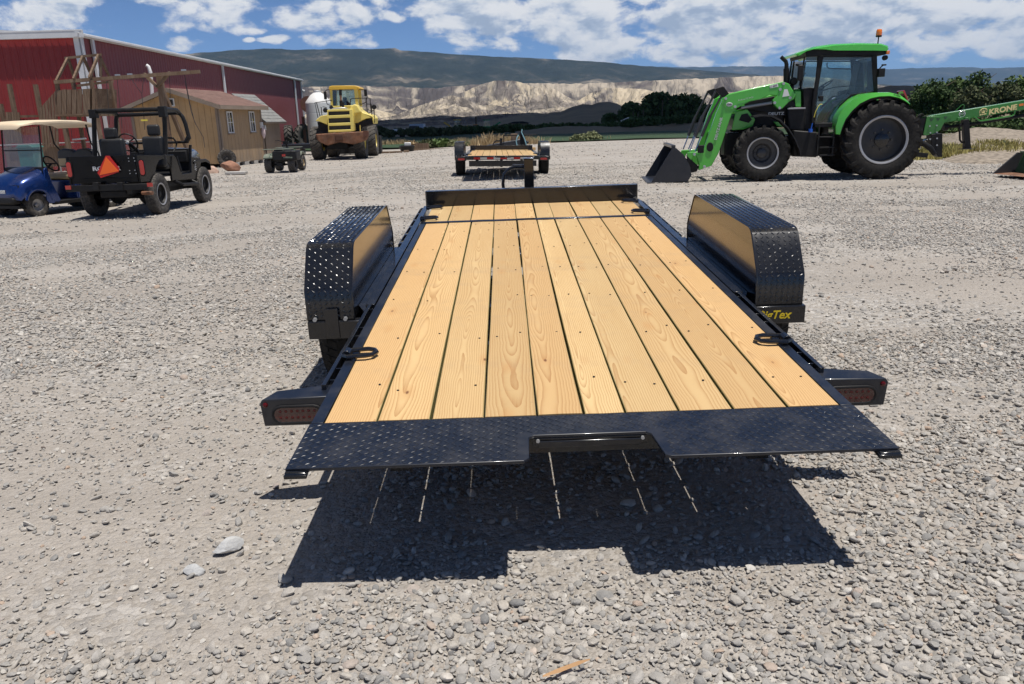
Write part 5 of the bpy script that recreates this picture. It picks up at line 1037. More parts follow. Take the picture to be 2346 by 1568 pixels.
def make_shed():
    c0 = Vector((-12.25, 34.9, -.11)); c1 = Vector((-11.62, 38.9, -.11)); dv = c1 - c0; L = dv.length; rz = atan2(dv.y, dv.x); F = Fr(c0, rz)
    t = thing('wooden_shed', 'stained plywood garden shed with shingle roof and two white windows', 'shed', c0, rz); Wd = 3.95; zb = .12
    ze = F.y(484, 244, 0)[1] if 0 else F.y(*D2(345, 685), 0)[1]; za = ze + .66
    # side wall boards (outside -y), gable boards (outside -x)
    n = 13; bw = L / n
    for k in range(n):
        g = G(); g.box(k * bw, k * bw + bw - .012, .0, .03, zb, ze); obj('siding_board', g, MT['ply'], t)
    n = 14; bw = Wd / n
    for k in range(n):
        y0, y1 = .031 + k * bw, .031 + (k + 1) * bw - .012; f = lambda y: ze + (za - ze) * (1 - abs(y - Wd / 2) / (Wd / 2))
        pl = [(y0, zb), (y1, zb), (y1, f(y1)), (y0, f(y0))]
        if y0 < Wd / 2 < y1: pl.insert(3, (Wd / 2, za))
        g = G(); g.prism(pl, 'x', .0, .03); obj('siding_board', g, MT['plyl'], t)
    g = G(); g.box(.04, L - .01, .04, .06, zb, ze); g.box(.04, .06, .06, Wd, zb, ze); g.box(L - .05, L - .0, .06, Wd, zb, ze); g.box(.04, L, Wd - .0, Wd + .05, zb, ze); obj('wall', g, MT['ply'], t)
    g = G(); g.box(-.03, -.002, -.03, .10, zb - .05, ze); g.box(-.03, .1, -.03, -.002, zb - .05, ze); g.box(L - .08, L + .01, -.03, -.002, zb - .05, ze); g.box(-.03, -.002, Wd - .05, Wd + .08, zb - .05, ze); obj('corner_board', g, MT['plyg'], t)
    sl = (za - ze) / (Wd / 2); ov = .32
    for s in (0, 1):
        y0, z0 = (-ov, ze - sl * ov) if s == 0 else (Wd + ov, ze - sl * ov)
        g = G(); g.prism([(y0, z0 + .03), (Wd / 2, za + .03), (Wd / 2, za + .09), (y0, z0 + .09)], 'x', -.35, L + .15); r = obj('roof', g, MT['plyg'], t)
        g = G(); shingles(g, -.37, L + .17, (y0 + (-.02 if s == 0 else .02), z0 + .092), (Wd / 2, za + .095), 14); tag(obj('shingle', g, MT['rsh'], r, smooth=0), None, None, kind='stuff')
        g = G(); yy = y0; g.box(-.36, L + .16, yy - .03, yy, z0 - .06, z0 + .1) if s == 0 else g.box(-.36, L + .16, yy, yy + .03, z0 - .06, z0 + .1); obj('fascia', g, MT['plyg'], r)
        g = G(); g.prism([(y0, z0 - .07), (Wd / 2, za - .07), (Wd / 2, za + .10), (y0, z0 + .10)], 'x', -.39, -.355); obj('barge_board', g, MT['plyg'], r)
    for px in ((500, 845), (706, 840)):
        x, z = F.y(*D2(*px), 0); window(t, x, z, .52, .92, None)
    # little window high in the gable
    y, z = F.x(*D1(1385, 577), 0); g = G(); g.box(-.05, -.004, y - .24, y + .24, z - .17, z + .17); v = obj('gable_window', g, MT['white'], t, bev=.01)
    for s in (-1, 1): g = G(); g.box(-.056, -.051, y + s * .11 - .085, y + s * .11 + .085, z - .12, z + .12); obj('pane', g, MT['wglass'], v)
    x, z = F.y(*D2(790, 872), 0); g = G(); g.box(x - .09, x + .09, -.10, -.002, z - .14, z + .14); obj('meter_box', g, MT['wtrim'], t, bev=.01)
    g = G(); x2, z2 = F.y(*D2(797, 935), 0); g.lathe([(.02, .28), (.09, .1), (.11, -.1), (.03, -.3)], 8, Matrix.Translation((x2, -.1, z2)) @ Matrix.Rotation(pi / 2, 4, 'X')); obj('hanging_bag', g, pm('pale_cloth', (.62, .5, .5), .9), t)
    for k in range(5): g = G(); g.box(k * L / 4.4 + .1, k * L / 4.4 + .5, .0, .2, -.05, zb - .01); obj('foundation_block', g, MT['concrete'], t, bev=.01)
    # small tool shed behind
    a = F.M @ Vector((L + .55, .15, 0)); t2 = thing('tool_shed', 'small shed with steep grey shingle roof behind the larger wooden shed', 'shed', a, rz)
    F2 = Fr(a, rz); zt = F2.y(*D2(900, 835), 0)[1]; x1 = 1.75; hw = 1.3; zt2 = zt + 1.25
    for k in range(6): g = G(); g.box(k * x1 / 6, (k + 1) * x1 / 6 - .012, 0, .03, .05, zt); obj('siding_board', g, MT['plyg'], t2)
    g = G(); g.box(.02, x1, .04, hw, .05, zt); g.prism([(.04, zt), (hw, zt), (hw / 1.0, zt + 1.1)], 'x', .02, x1); obj('wall', g, MT['plyg'], t2)
    g = G(); g.prism([(-.25, zt - .12), (hw, zt2), (hw, zt2 + .06), (-.25, zt - .05)], 'x', -.35, x1 + .25); r = obj('roof', g, MT['plyg'], t2)
    g = G(); shingles(g, -.37, x1 + .27, (-.27, zt - .045), (hw, zt2 + .065), 9); tag(obj('shingle', g, MT['gsh'], r, smooth=0), None, None, kind='stuff')
    x, z = F2.y(*D2(828, 895), -.05); g = G(); g.box(x - .07, x + .07, -.1, -.002, z - .11, z + .11); obj('meter_box', g, MT['wtrim'], t2, bev=.01)
make_shed()
# ------------------------------------------------ playset
def make_playset():
    Yp = 30.0; o = Wp(*D4(780, 1100), Yp); o.z = -.12
    t = thing('play_tower', 'weathered wooden play tower with open rafters and slatted railing', 'playset', o)
    P = lambda px, py, dy=0: Wp(*D4(px, py), Yp + dy) - o
    def bar(n, a, b, w=.1, h=.1, m='oldx'): g = G(); g.bar(a, b, w, h, (0, 1, 0)); return obj(n, g, MT[m], t)
    # front slats
    k0 = [(800, 850), (868, 920), (938, 990), (1010, 1060), (1085, 1135), (1160, 1190), (1225, 1262), (1268, 1310)]
    for a, b in k0:
        b = a + 63
        e = random.uniform(-6, 6); g = G(); A, B, Cc, Dd = P(a, 932 - (a - 780) * .055 + e), P(b, 932 - (b - 780) * .055 + e), P(b, 1272), P(a, 1280)
        g.prism([(A.x, A.z), (B.x, B.z), (Cc.x, Cc.z), (Dd.x, Dd.z)], 'y', -.02, .02); obj('slat', g, MT['oldw'], t)
    # sloped stair railing on the left
    for i in range(6):
        a = 545 + i * 40; b = a + 31; tz = lambda q: 1195 - (q - 540) * 1.12
        A, B, Cc, Dd = P(a, tz(a)), P(b, tz(b)), P(b + 12, 1568), P(a + 12, 1568); g = G(); g.prism([(A.x, A.z), (B.x, B.z), (Cc.x, Cc.z - .4), (Dd.x, Dd.z - .4)], 'y', .03, .06); obj('slat', g, MT['oldw'], t)
    # right facet turning away
    for i in range(9):
        a = 1322 + i * 35; b = a + 31; d0, d1 = .1 + i * .2, .1 + (i + 1) * .2 - .02; A, Dd = P(a, 905 + i * 2, d0), P(a + 6, 1235, d0); B, Cc = P(b, 905 + i * 2, d1), P(b + 6, 1235, d1)
        g = G(); n = Vector((-.03, -.02, 0)); g.add([A, B, Cc, Dd, A + n, B + n, Cc + n, Dd + n], [(0, 1, 2, 3), (7, 6, 5, 4), (0, 4, 5, 1), (1, 5, 6, 2), (2, 6, 7, 3), (3, 7, 4, 0)]); obj('slat', g, MT['oldw'], t)
    # corner posts and deck
    for px, py, pb, dy in ((790, 800, 1568, 0.08), (1275, 790, 1568, .08), (1545, 800, 1568, 1.6), (1020, 800, 1500, 1.6), (890, 1290, 1568, .1)):
        A = P(px, py, dy); g = G(); g.box(A.x - .06, A.x + .06, A.y - .06, A.y + .06, 0, A.z); obj('post', g, MT['oldw'], t)
    A = P(770, 1275); B = P(1300, 1255); g = G(); g.box(A.x, B.x, .04, 1.9, A.z - .06, A.z + .04); obj('deck', g, MT['oldx'], t)
    bar('beam', P(780, 1285, .02), P(1310, 1262, .02), .06, .14)
    # rafters
    eL, eR = [P(790, 800, 0), P(1030, 775, 0), P(1250, 755, 0)], None; rT = [P(950, 480, .85), P(1160, 455, .85), P(1380, 432, .85)]; bk = [P(1060, 800, 1.7), P(1310, 780, 1.7), P(1530, 730, 1.7)]
    for a, b, c in zip(eL, rT, bk): bar('rafter', a, b, .07, .1); bar('rafter', b, c, .07, .1)
    bar('ridge_beam', rT[0] - Vector((.1, 0, 0)), rT[2] + Vector((.1, 0, 0)), .08, .1); bar('beam', P(1080, 868, 1.7), P(1580, 805, 1.7), .08, .12); bar('post', P(1410, 480, .9), P(1410, 740, .9), .08, .08)
    # left landing: posts, rail, box
    for px, py in ((130, 845), (495, 850), (5, 1120)): A = P(px, py, .5); g = G(); B = A.copy(); g.box(A.x - .065, A.x + .065, A.y - .065, A.y + .065, 0, A.z); obj('post', g, MT['oldw'], t)
    bar('hand_rail', P(205, 1300, .4), P(520, 1292, .4), .08, .13)
    for i in range(5): a = 30 + i * 39; A, B, Cc, Dd = P(a, 1235 + i), P(a + 33, 1235 + i), P(a + 38, 1480), P(a + 5, 1480); g = G(); g.prism([(A.x, A.z), (B.x, B.z), (Cc.x, Cc.z - .5), (Dd.x, Dd.z - .5)], 'y', .2, .24); obj('slat', g, MT['oldw'], t)
    for i in range(6): a = 235 + i * 48; A = P(a, 1330, .4); g = G(); g.box(A.x - .04, A.x + .04, A.y - .02, A.y + .02, A.z - .9, A.z); obj('baluster', g, MT['barnf'], t)
    g = G(); A = P(20, 1560, .3); B = P(900, 1560, .3); g.box(A.x, B.x, .3, .4, .4, 1.15); obj('lower_wall', g, MT['oldw'], t)
    # swing frame
    c = Wp(*D1(1290, 700), 31.0); c.z = -.12; s = thing('swing_frame', 'wooden swing beam on a post with V braces and hanging chains', 'swing', c)
    Q = lambda px, py, dy=0: Wp(*D1(px, py), 31 + dy) - c
    def sb(n, a, b, w=.13, h=.13, m='oldx'): g = G(); g.bar(a, b, w, h, (0, 1, 0)); return obj(n, g, MT[m], s)
    sb('swing_beam', Q(445, 412, -1.0), Q(1635, 325, 0), .12, .17)
    A = Q(1300, 350); g = G(); g.box(A.x - .1, A.x + .1, -.1, .1, 0, A.z - .05); obj('post', g, MT['oldw'], s)
    B = Q(1310, 430, .1); g = G(); g.bar(B, (B.x + .35, 1.5, 0), .13, .13); obj('brace', g, MT['oldw'], s)
    sb('brace', Q(1175, 342, -.12), Q(1285, 450, -.12), .1, .14); sb('brace', Q(1388, 330, -.12), Q(1285, 450, -.12), .1, .14)
    for pts in (((565, 685), (578, 780), (590, 880)), ((690, 690), (697, 780), (705, 870)), ((955, 375), (975, 560), (990, 700), (996, 790)), ((1060, 365), (1110, 440), (1158, 505), (1170, 640), (1182, 800)), ((1172, 370), (1160, 500)), ((1385, 345), (1390, 545)), ((1505, 330), (1545, 560), (1590, 740), (1660, 860), (1672, 945)), ((1510, 400), (1560, 650), (1600, 760)), ((870, 400), (885, 620), (895, 760))):
        g = G(); g.tube([Q(a, b, -.3 if a < 800 else 0) for a, b in pts], .011, 5); obj('chain', g, MT['rimg'], s)
    for px, py in ((1060, 352), (1500, 318), (960, 358)): A = Q(px, py); g = G(); g.box(A.x - .08, A.x + .08, -.05, .05, A.z - .03, A.z + .05); obj('swing_hook', g, MT['zinc'], s)
    g = G(); g.tube([Q(590, 880, -.3), Q(705, 870, -.3)], .03, 8); obj('trapeze_bar', g, MT['white'], s)
    a = Q(1178, 722); g = G(); g.box(a.x - .12, a.x + .12, -.02, .02, a.z - .03, a.z + .03); obj('swing_handle', g, MT['yplast'], s)
make_playset()
# ------------------------------------------------ chain link fence
def make_fence():
    a = Vector((-19.6, 26.0, -.12)); b = GP(518, 375); dv = b - a; L = dv.length; rz = atan2(dv.y, dv.x)
    t = thing('chain_link_fence', 'galvanised chain link fence running from the golf cart to the shed', 'fence', a, rz); H = 1.27
    n = 5
    for k in range(n + 1): g = G(); x = L * k / n; g.cyl((x, 0, -.1), (x, 0, H + .03), .030, 8); g.lathe([(.034, 0), (.034, -.03), (.001, -.06)], 8, Matrix.Translation((x, 0, H + .03)) @ Matrix.Rotation(pi / 2, 4, 'X')); obj('fence_post', g, MT['zinc'], t)
    g = G(); g.cyl((0, 0, H - .03), (L, 0, H - .03), .021, 8); obj('top_rail', g, MT['zinc'], t)
    P = []; sp = .075; w = .0035
    for s in (-1, 1):
        for k in range(int((L + H) / sp)):
            x0 = k * sp - (H if s > 0 else 0); A = np.array([x0, 0, 0.0]); B = np.array([x0 + H, 0, H]) if s > 0 else None
            if s < 0: A = np.array([x0, 0, H]); B = np.array([x0 + H, 0, 0.])
            if A[0] < 0: f = -A[0] / (B[0] - A[0]); A = A + (B - A) * f
            if B[0] > L: f = (L - A[0]) / (B[0] - A[0]); B = A + (B - A) * f
            if A[0] >= L or B[0] <= 0: continue
            u = np.array([0, 0, w]); P.append([A, B, B + u, A + u])
    tag(quads('wire_mesh', np.array(P), MT['zinc'], t), None, None, kind='stuff')
make_fence()
def lone(name, g, mat, label, cat, loc, bev=0, group=None, smooth=35, rz=0):
    o = obj(name, g, mat, None, bev=bev, smooth=smooth, loc=loc, rot=(0, 0, rz)); return tag(o, label, cat, group)
a = GP(150, 352); p = Wp(190, 395 * .9164, 27); 
g = G(); g.box(-.26, .26, -.3, .3, 0, 1.15); g.prism([(-.3, 1.15), (.3, 1.15), (.2, 1.25), (-.2, 1.25)], 'y', -.35, .35); lone('playhouse', g, MT['teal'], 'teal plastic playhouse seen through the golf cart windscreen', 'playhouse', (-16.2, 27.6, -.12), .02)
def ball(r, z=.7): g = G(); g.lathe([(max(.001, r * sin(q)), -r * cos(q)) for q in np.linspace(0, pi, 9)], 14, Matrix.Rotation(pi / 2, 4, 'X')); return g
# ------------------------------------------------ black off-road utility vehicle, seen from behind (local y forward, x right)
def make_utv():
    O = Vector((-7.42, 15.35, -.10)); F = Fr(O, 0); t = thing('utility_vehicle', 'open black off-road utility vehicle with orange triangle on its tailgate', 'off-road vehicle', O)
    bk = pm('black_body_paint', (.006, .0065, .008), .22, var=.1, coat=.1, dust=.01, spec=.15); dk = MT['satin']
    R8 = lambda px, py, c: F.y(*D8(px, py), c)      # (x,z) on plane y=c
    S8 = lambda px, py, c=.72: F.x(*D8(px, py), c)   # (y,z) on plane x=c
    yb = -.72; xr = R8(868, 900, yb)[0]; xl = R8(-8, 900, yb)[0]; W2 = (xr - xl) / 2; xm = (xr + xl) / 2
    zt = R8(860, 722, yb)[1]; zb = R8(860, 1060, yb)[1]; hw = W2
    # tub: rear quarter with wheel arch, door cut, cowl -- side profile (y,z)
    arch = [S8(*q, xr) for q in ((1062, 1045), (1068, 960), (1085, 860), (1118, 792), (1160, 772), (1205, 790), (1245, 850), (1268, 940), (1280, 1038))]
    def y_(px, py): return S8(px, py, xr)
    side = [(yb, zb)] + [(max(a, yb + .03), b) for a, b in arch] + [y_(1620, 1020), y_(1625, 760)]
    side2 = side + [y_(1518, 750), y_(1518, 600), y_(1500, 600), y_(1515, 938), y_(1400, 958), y_(1330, 760), y_(1290, 722), (yb, zt)]
    for s in (-1, 1):
        x1 = xm + s * hw; g = G(); g.prism(side2, 'x', x1 - s * .04, x1); obj('side_panel', g, bk, t, bev=.008)
    g = G(); g.box(xm - hw + .045, xm + hw - .045, yb, yb + .04, zb, zt); tg = obj('tailgate', g, bk, t, bev=.008)
    g = G(); g.tube([(R8(q, r, yb)[0], yb - .006, R8(q, r, yb)[1]) for q, r in ((235, 805), (262, 800), (300, 838), (380, 850), (580, 842), (640, 790), (675, 785), (688, 805))], .008, 6); g.tube([(R8(q, r, yb)[0], yb - .004, R8(q, r, yb)[1]) for q, r in ((165, 1012), (790, 1000))], .006, 6); obj('pressed_rib', g, bk, tg)
    for q in ((742, 764), (808, 762), (748, 801), (820, 798), (757, 916), (822, 912), (762, 952), (836, 950)):
        a = R8(*q, yb); g = G(); g.cyl((a[0], yb, a[1]), (a[0], yb - .012, a[1]), .009, 6); obj('bolt', g, MT['zinc'], tg)
    a, b = R8(300, 897, yb), R8(640, 880, yb); text('maker_lettering', 'ROXOR', .105, plane_m(((a[0] + b[0]) / 2, yb - .004, a[1]), (1, 0, 0), (0, -1, 0)), MT['silvt'], tg, bold=.004, sx=1.35)
    tri = [(462, 735), (506, 735), (630, 890), (620, 935), (402, 1006), (360, 945)]; P = [R8(*q, yb - .05) for q in tri]; g = G(); g.prism(P, 'y', yb - .052, yb - .046); tr = obj('slow_vehicle_sign', g, MT['tred'], tg)
    g = G(); g.prism([R8(*q, yb - .05) for q in ((466, 748), (624, 922), (388, 972))], 'y', yb - .0555, yb - .053); obj('sign_centre', g, MT['orange'], tr)
    # floor, hood, cowl
    yc0 = y_(1510, 700)[0]; yc1 = y_(1745, 700)[0]; zh = y_(1530, 640)[1]; zh2 = y_(1745, 735)[1]
    g = G(); g.box(xm - hw + .05, xm + hw - .05, yb + .05, yc0, zb + .02, zb + .06); g.box(xm - hw + .05, xm + hw - .05, yb + .05, yb + .75, zb + .07, zb + .32); g.box(xm - hw + .042, xm + hw - .042, yc0 - .02, yc0 + .1, zb, zh); obj('floor', g, dk, t, bev=.01)
    g = G(); secs = []
    for y, hwk, z1 in ((yc0 + .02, .60, zh + .0), (yc0 + .3, .57, zh + .015), (yc0 + .75, .50, zh - .02), (yc0 + .92, .47, zh - .06)):
        secs.append([(xm - hwk, y, zh - .30), (xm - hwk, y, z1 - .10), (xm - hwk + .06, y, z1 - .02), (xm, y, z1 + .02), (xm + hwk - .06, y, z1 - .02), (xm + hwk, y, z1 - .10), (xm + hwk, y, zh - .30)])
    g.loft(secs); obj('hood', g, pm('blue_black_hood', (.012, .018, .032), .25, coat=.6, dust=.1), t, smooth=60)
    g = G(); g.box(xm - .42, xm + .42, yc0 + .1, yc0 + .9, zb - .05, zh - .32); obj('engine_bay', g, dk, t)
    for s in (-1, 1):
        g = G(); zf = y_(1700, 770)[1]; g.loft([[(xm + s * .45, y, z), (xm + s * (hw + .02), y, z), (xm + s * (hw + .02), y, z - .06), (xm + s * .45, y, z - .06)] for y, z in ((yc0 + .05, zf - .02), (yc0 + .25, zf), (yc0 + .75, zf), (yc0 + .95, zf - .06), (yc0 + .98, zf - .2))]); obj('front_fender', g, bk, t, bev=.01)
        # tail lamps
        cx = R8(912, 880, yb)[0] if s > 0 else R8(24, 910, yb)[0]; cz = R8(912, 880, yb)[1]
        g = G(); st = [(cx + .055 * cos(q), cz + (.10 if sin(q) > 0 else -.10) + .055 * sin(q)) for q in np.linspace(0, 2 * pi, 17)[:-1]]; g.prism(st, 'y', yb - .02, yb + .001); lt = obj('lamp_housing', g, dk, t)
        g = G(); st = [(cx + .042 * cos(q), cz + (.09 if sin(q) > 0 else -.09) + .042 * sin(q)) for q in np.linspace(0, 2 * pi, 17)[:-1]]; g.prism(st, 'y', yb - .032, yb - .021); obj('lamp_lens', g, MT['red'], lt, bev=.004)
    x, z = S8(1558, 870, xr); text('side_lettering', 'N//', .12, plane_m((xr + .003, x, z), (0, 0, -1), (1, 0, 0)), MT['silvt'], t, bold=.002)
    x, z = S8(1556, 815, xr); g = G(); g.tube([(xr + .002, x + .035 * cos(q), z + .035 * sin(q)) for q in np.linspace(0, 2 * pi, 13)[:-1]], .008, 5, True); obj('side_emblem', g, MT['silvt'], t)
    # bumper
    zb0 = R8(500, 1125, yb - .1)[1]; g = G(); g.box(xm - hw - .02, xm + hw + .17, yb - .14, yb - .06, zb0 - .055, zb0 + .055); bm = obj('rear_bumper', g, dk, t, bev=.008)
    for q in (1003, 2): a = R8(q, 1090 if q > 500 else 1125, yb - .15); g = G(); g.box(a[0] - .05, a[0] + .05, yb - .155, yb - .141, a[1] - .035, a[1] + .035); obj('reflector', g, MT['red'], bm)
    for q in (345, 640): a = R8(q, 1110, yb - .15); g = G(); g.box(a[0] - .05, a[0] + .05, yb - .17, yb - .05, a[1] - .07, a[1] + .07); obj('hitch_bracket', g, dk, bm, bev=.005)
    # under parts
    g = G(); a, b = R8(365, 1165, yb), R8(715, 1250, yb); g.box(a[0], b[0], yb + .05, yb + .4, b[1], a[1]); obj('fuel_tank', g, dk, t, bev=.03)
    g = G(); g.cyl((xm - .6, 0, .36), (xm + .6, 0, .36), .045, 10); g.lathe([(.03, -.16), (.13, -.08), (.15, 0), (.13, .08), (.03, .16)], 12, Matrix.Translation((xm - .15, 0, .36))); g.cyl((xm - .6, 2.3, .36), (xm + .6, 2.3, .36), .045, 10); g.box(xm - .3, xm + .3, .3, 2.2, .33, .5); g.box(xm - .45, xm - .37, yb, 2.5, .45, .55); g.box(xm + .37, xm + .45, yb, 2.5, .45, .55); obj('axle', g, dk, t)
    g = G(); a = R8(905, 1192, yb); b = R8(1045, 1188, yb); g.cyl((a[0], yb + .02, a[1]), (b[0], yb - .03, b[1]), .035, 10); obj('exhaust', g, MT['rust'], t)
    a, b = S8(1400, 1088, xr + .1), S8(1585, 1075, xr + .1); g = G(); g.tube([(xr - .05, a[0] - .02, a[1] + .08), (xr + .1, a[0], a[1]), (xr + .1, b[0], b[1]), (xr - .05, b[0] + .02, b[1] + .08)], .035, 8); obj('side_step', g, dk, t)
    # wheels: centres
    xw = .60
    for s in (-1, 1):
        wheel(t, (xm + s * xw, .0, .385), .385, .20, .205, MT['drub'], MT['satin'], 'road', side=-s, rot=(0, 0, pi / 2), nl=40)
        wheel(t, (xm + s * xw, 2.30, .385), .385, .20, .205, MT['drub'], MT['satin'], 'road', side=-s, rot=(0, 0, pi / 2), nl=40)
    for y in (0, 2.3):
        g = G(); xx = xm + xw; g.lathe([(.19, .075), (.212, .092), (.205, .096), (.185, .085), (.19, .075)], 32, Matrix.Translation((xx, y, .385)) @ Matrix.Rotation(-pi / 2, 4, 'Z')); obj('rim_edge', g, MT['rims'], t)
    # roll cage
    yh = .25; r = .042
    c8 = lambda px, py, c: (R8(px, py, c)[0], c, R8(px, py, c)[1])
    A = [c8(330, 735, yh), c8(318, 280, yh), c8(322, 225, yh), c8(345, 195, yh), c8(420, 185, yh), c8(1080, 165, yh), c8(1140, 165, yh), c8(1172, 190, yh), c8(1182, 240, yh), c8(1198, 715, yh)]
    g = G(); g.tube(A, r, 10); obj('roll_bar', g, dk, t)
    yf = 1.45; B = [c8(592, 600, yf), c8(588, 300, yf), c8(596, 255, yf), c8(630, 238, yf), c8(900, 228, yf), c8(1330, 208, yf), c8(1372, 222, yf), c8(1405, 262, yf), c8(1440, 350, yf), c8(1486, 530, yf)]
    g = G(); g.tube(B, r * .95, 10); obj('roll_bar', g, dk, t)
    g = G(); g.tube([c8(335, 190, yh), c8(560, 200, 1.2), c8(598, 232, yf)], r, 8); g.tube([c8(1150, 158, yh), c8(1250, 168, .9), c8(1325, 175, 1.2), c8(1362, 212, yf)], r, 8); obj('roll_bar', g, dk, t)
    g = G(); a = c8(1162, 195, yh); g.box(a[0] - .06, a[0] + .07, a[1] - .09, a[1] + .05, a[2] - .1, a[2] + .1); a = c8(322, 215, yh); g.box(a[0] - .07, a[0] + .06, a[1] - .09, a[1] + .05, a[2] - .09, a[2] + .07); obj('roll_bar_joint', g, dk, t, bev=.01)
    g = G(); a, b = c8(1340, 570, yf), c8(1475, 565, yf); g.tube([c8(600, 585, yf), a, b], .025, 8); a = c8(1450, 560, yf); g.tube([a, c8(1480, 500, yf)], .05, 8); obj('windscreen_frame', g, dk, t)
    g = G(); g.tube([S8(0, 0)[0:0] or c8(1215, 515, .9), c8(1290, 520, .95), c8(1332, 575, 1.0), c8(1325, 620, 1.0), c8(1290, 690, .9)], .018, 8); g.tube([c8(1330, 740, .9), c8(1392, 930, .9)], .02, 8); obj('grab_bar', g, dk, t)
    # seats
    for h, bks in (((410, 590, 393, 528), (356, 700, 528, 760)), ((943, 1116, 355, 490), (888, 1180, 500, 745))):
        yq = .42; a, b = R8(h[0], h[2], yq), R8(h[1], h[3], yq); c_, d_ = R8(bks[0], bks[2], yq), R8(bks[1], bks[3], yq)
        g = G(); g.box(c_[0], d_[0], yq, yq + .14, d_[1] - .2, c_[1]); st = obj('seat', g, MT['seat'], t, bev=.055, seg=4)
        g = G(); g.box(c_[0] + .02, d_[0] - .02, yq + .1, yq + .6, d_[1] - .25, d_[1] - .08); obj('cushion', g, MT['seat'], st, bev=.04, seg=3)
        g = G(); g.box(a[0], b[0], yq + .02, yq + .12, b[1], a[1]); obj('headrest', g, MT['seat'], st, bev=.045, seg=4)
        g = G(); [g.cyl((x, yq + .07, c_[1] - .05), (x, yq + .07, b[1] + .03), .008, 6) for x in (a[0] + .08, b[0] - .08)]; obj('headrest_post', g, MT['chrome'], st)
    a = c8(735, 572, 1.05); g = G(); tl = .5; R = .185; g.tube([(a[0] + R * cos(q), a[1] + R * sin(q) * -.45, a[2] + R * sin(q) * .92) for q in np.linspace(0, 2 * pi, 25)[:-1]], .014, 8, True)
    for q in (.5, 2.6, 4.7): g.tube([a, (a[0] + R * cos(q), a[1] - .45 * R * sin(q), a[2] + .92 * R * sin(q))], .012, 6)
    g.cyl((a[0], a[1], a[2]), (a[0], a[1] + .35, a[2] - .18), .04, 8); sw = obj('steering_wheel', g, dk, t)
    g = G(); g.lathe([(.035, 0), (.03, -.02), (.001, -.022)], 12, Matrix.Translation((a[0], a[1] - .02, a[2]))); obj('wheel_boss', g, MT['silvt'], sw)
    g = G(); g.box(xm - hw + .06, xm + hw - .06, yc0 - .12, yc0 - .02, zh - .28, zh - .04); obj('dashboard', g, dk, t, bev=.02)
    g = G(); [g.tube([(xm + q, .95, zb + .1), (xm + q, .9, zb + .5)], .012, 6) for q in (-.05, .05)]; obj('gear_lever', g, dk, t)
make_utv()
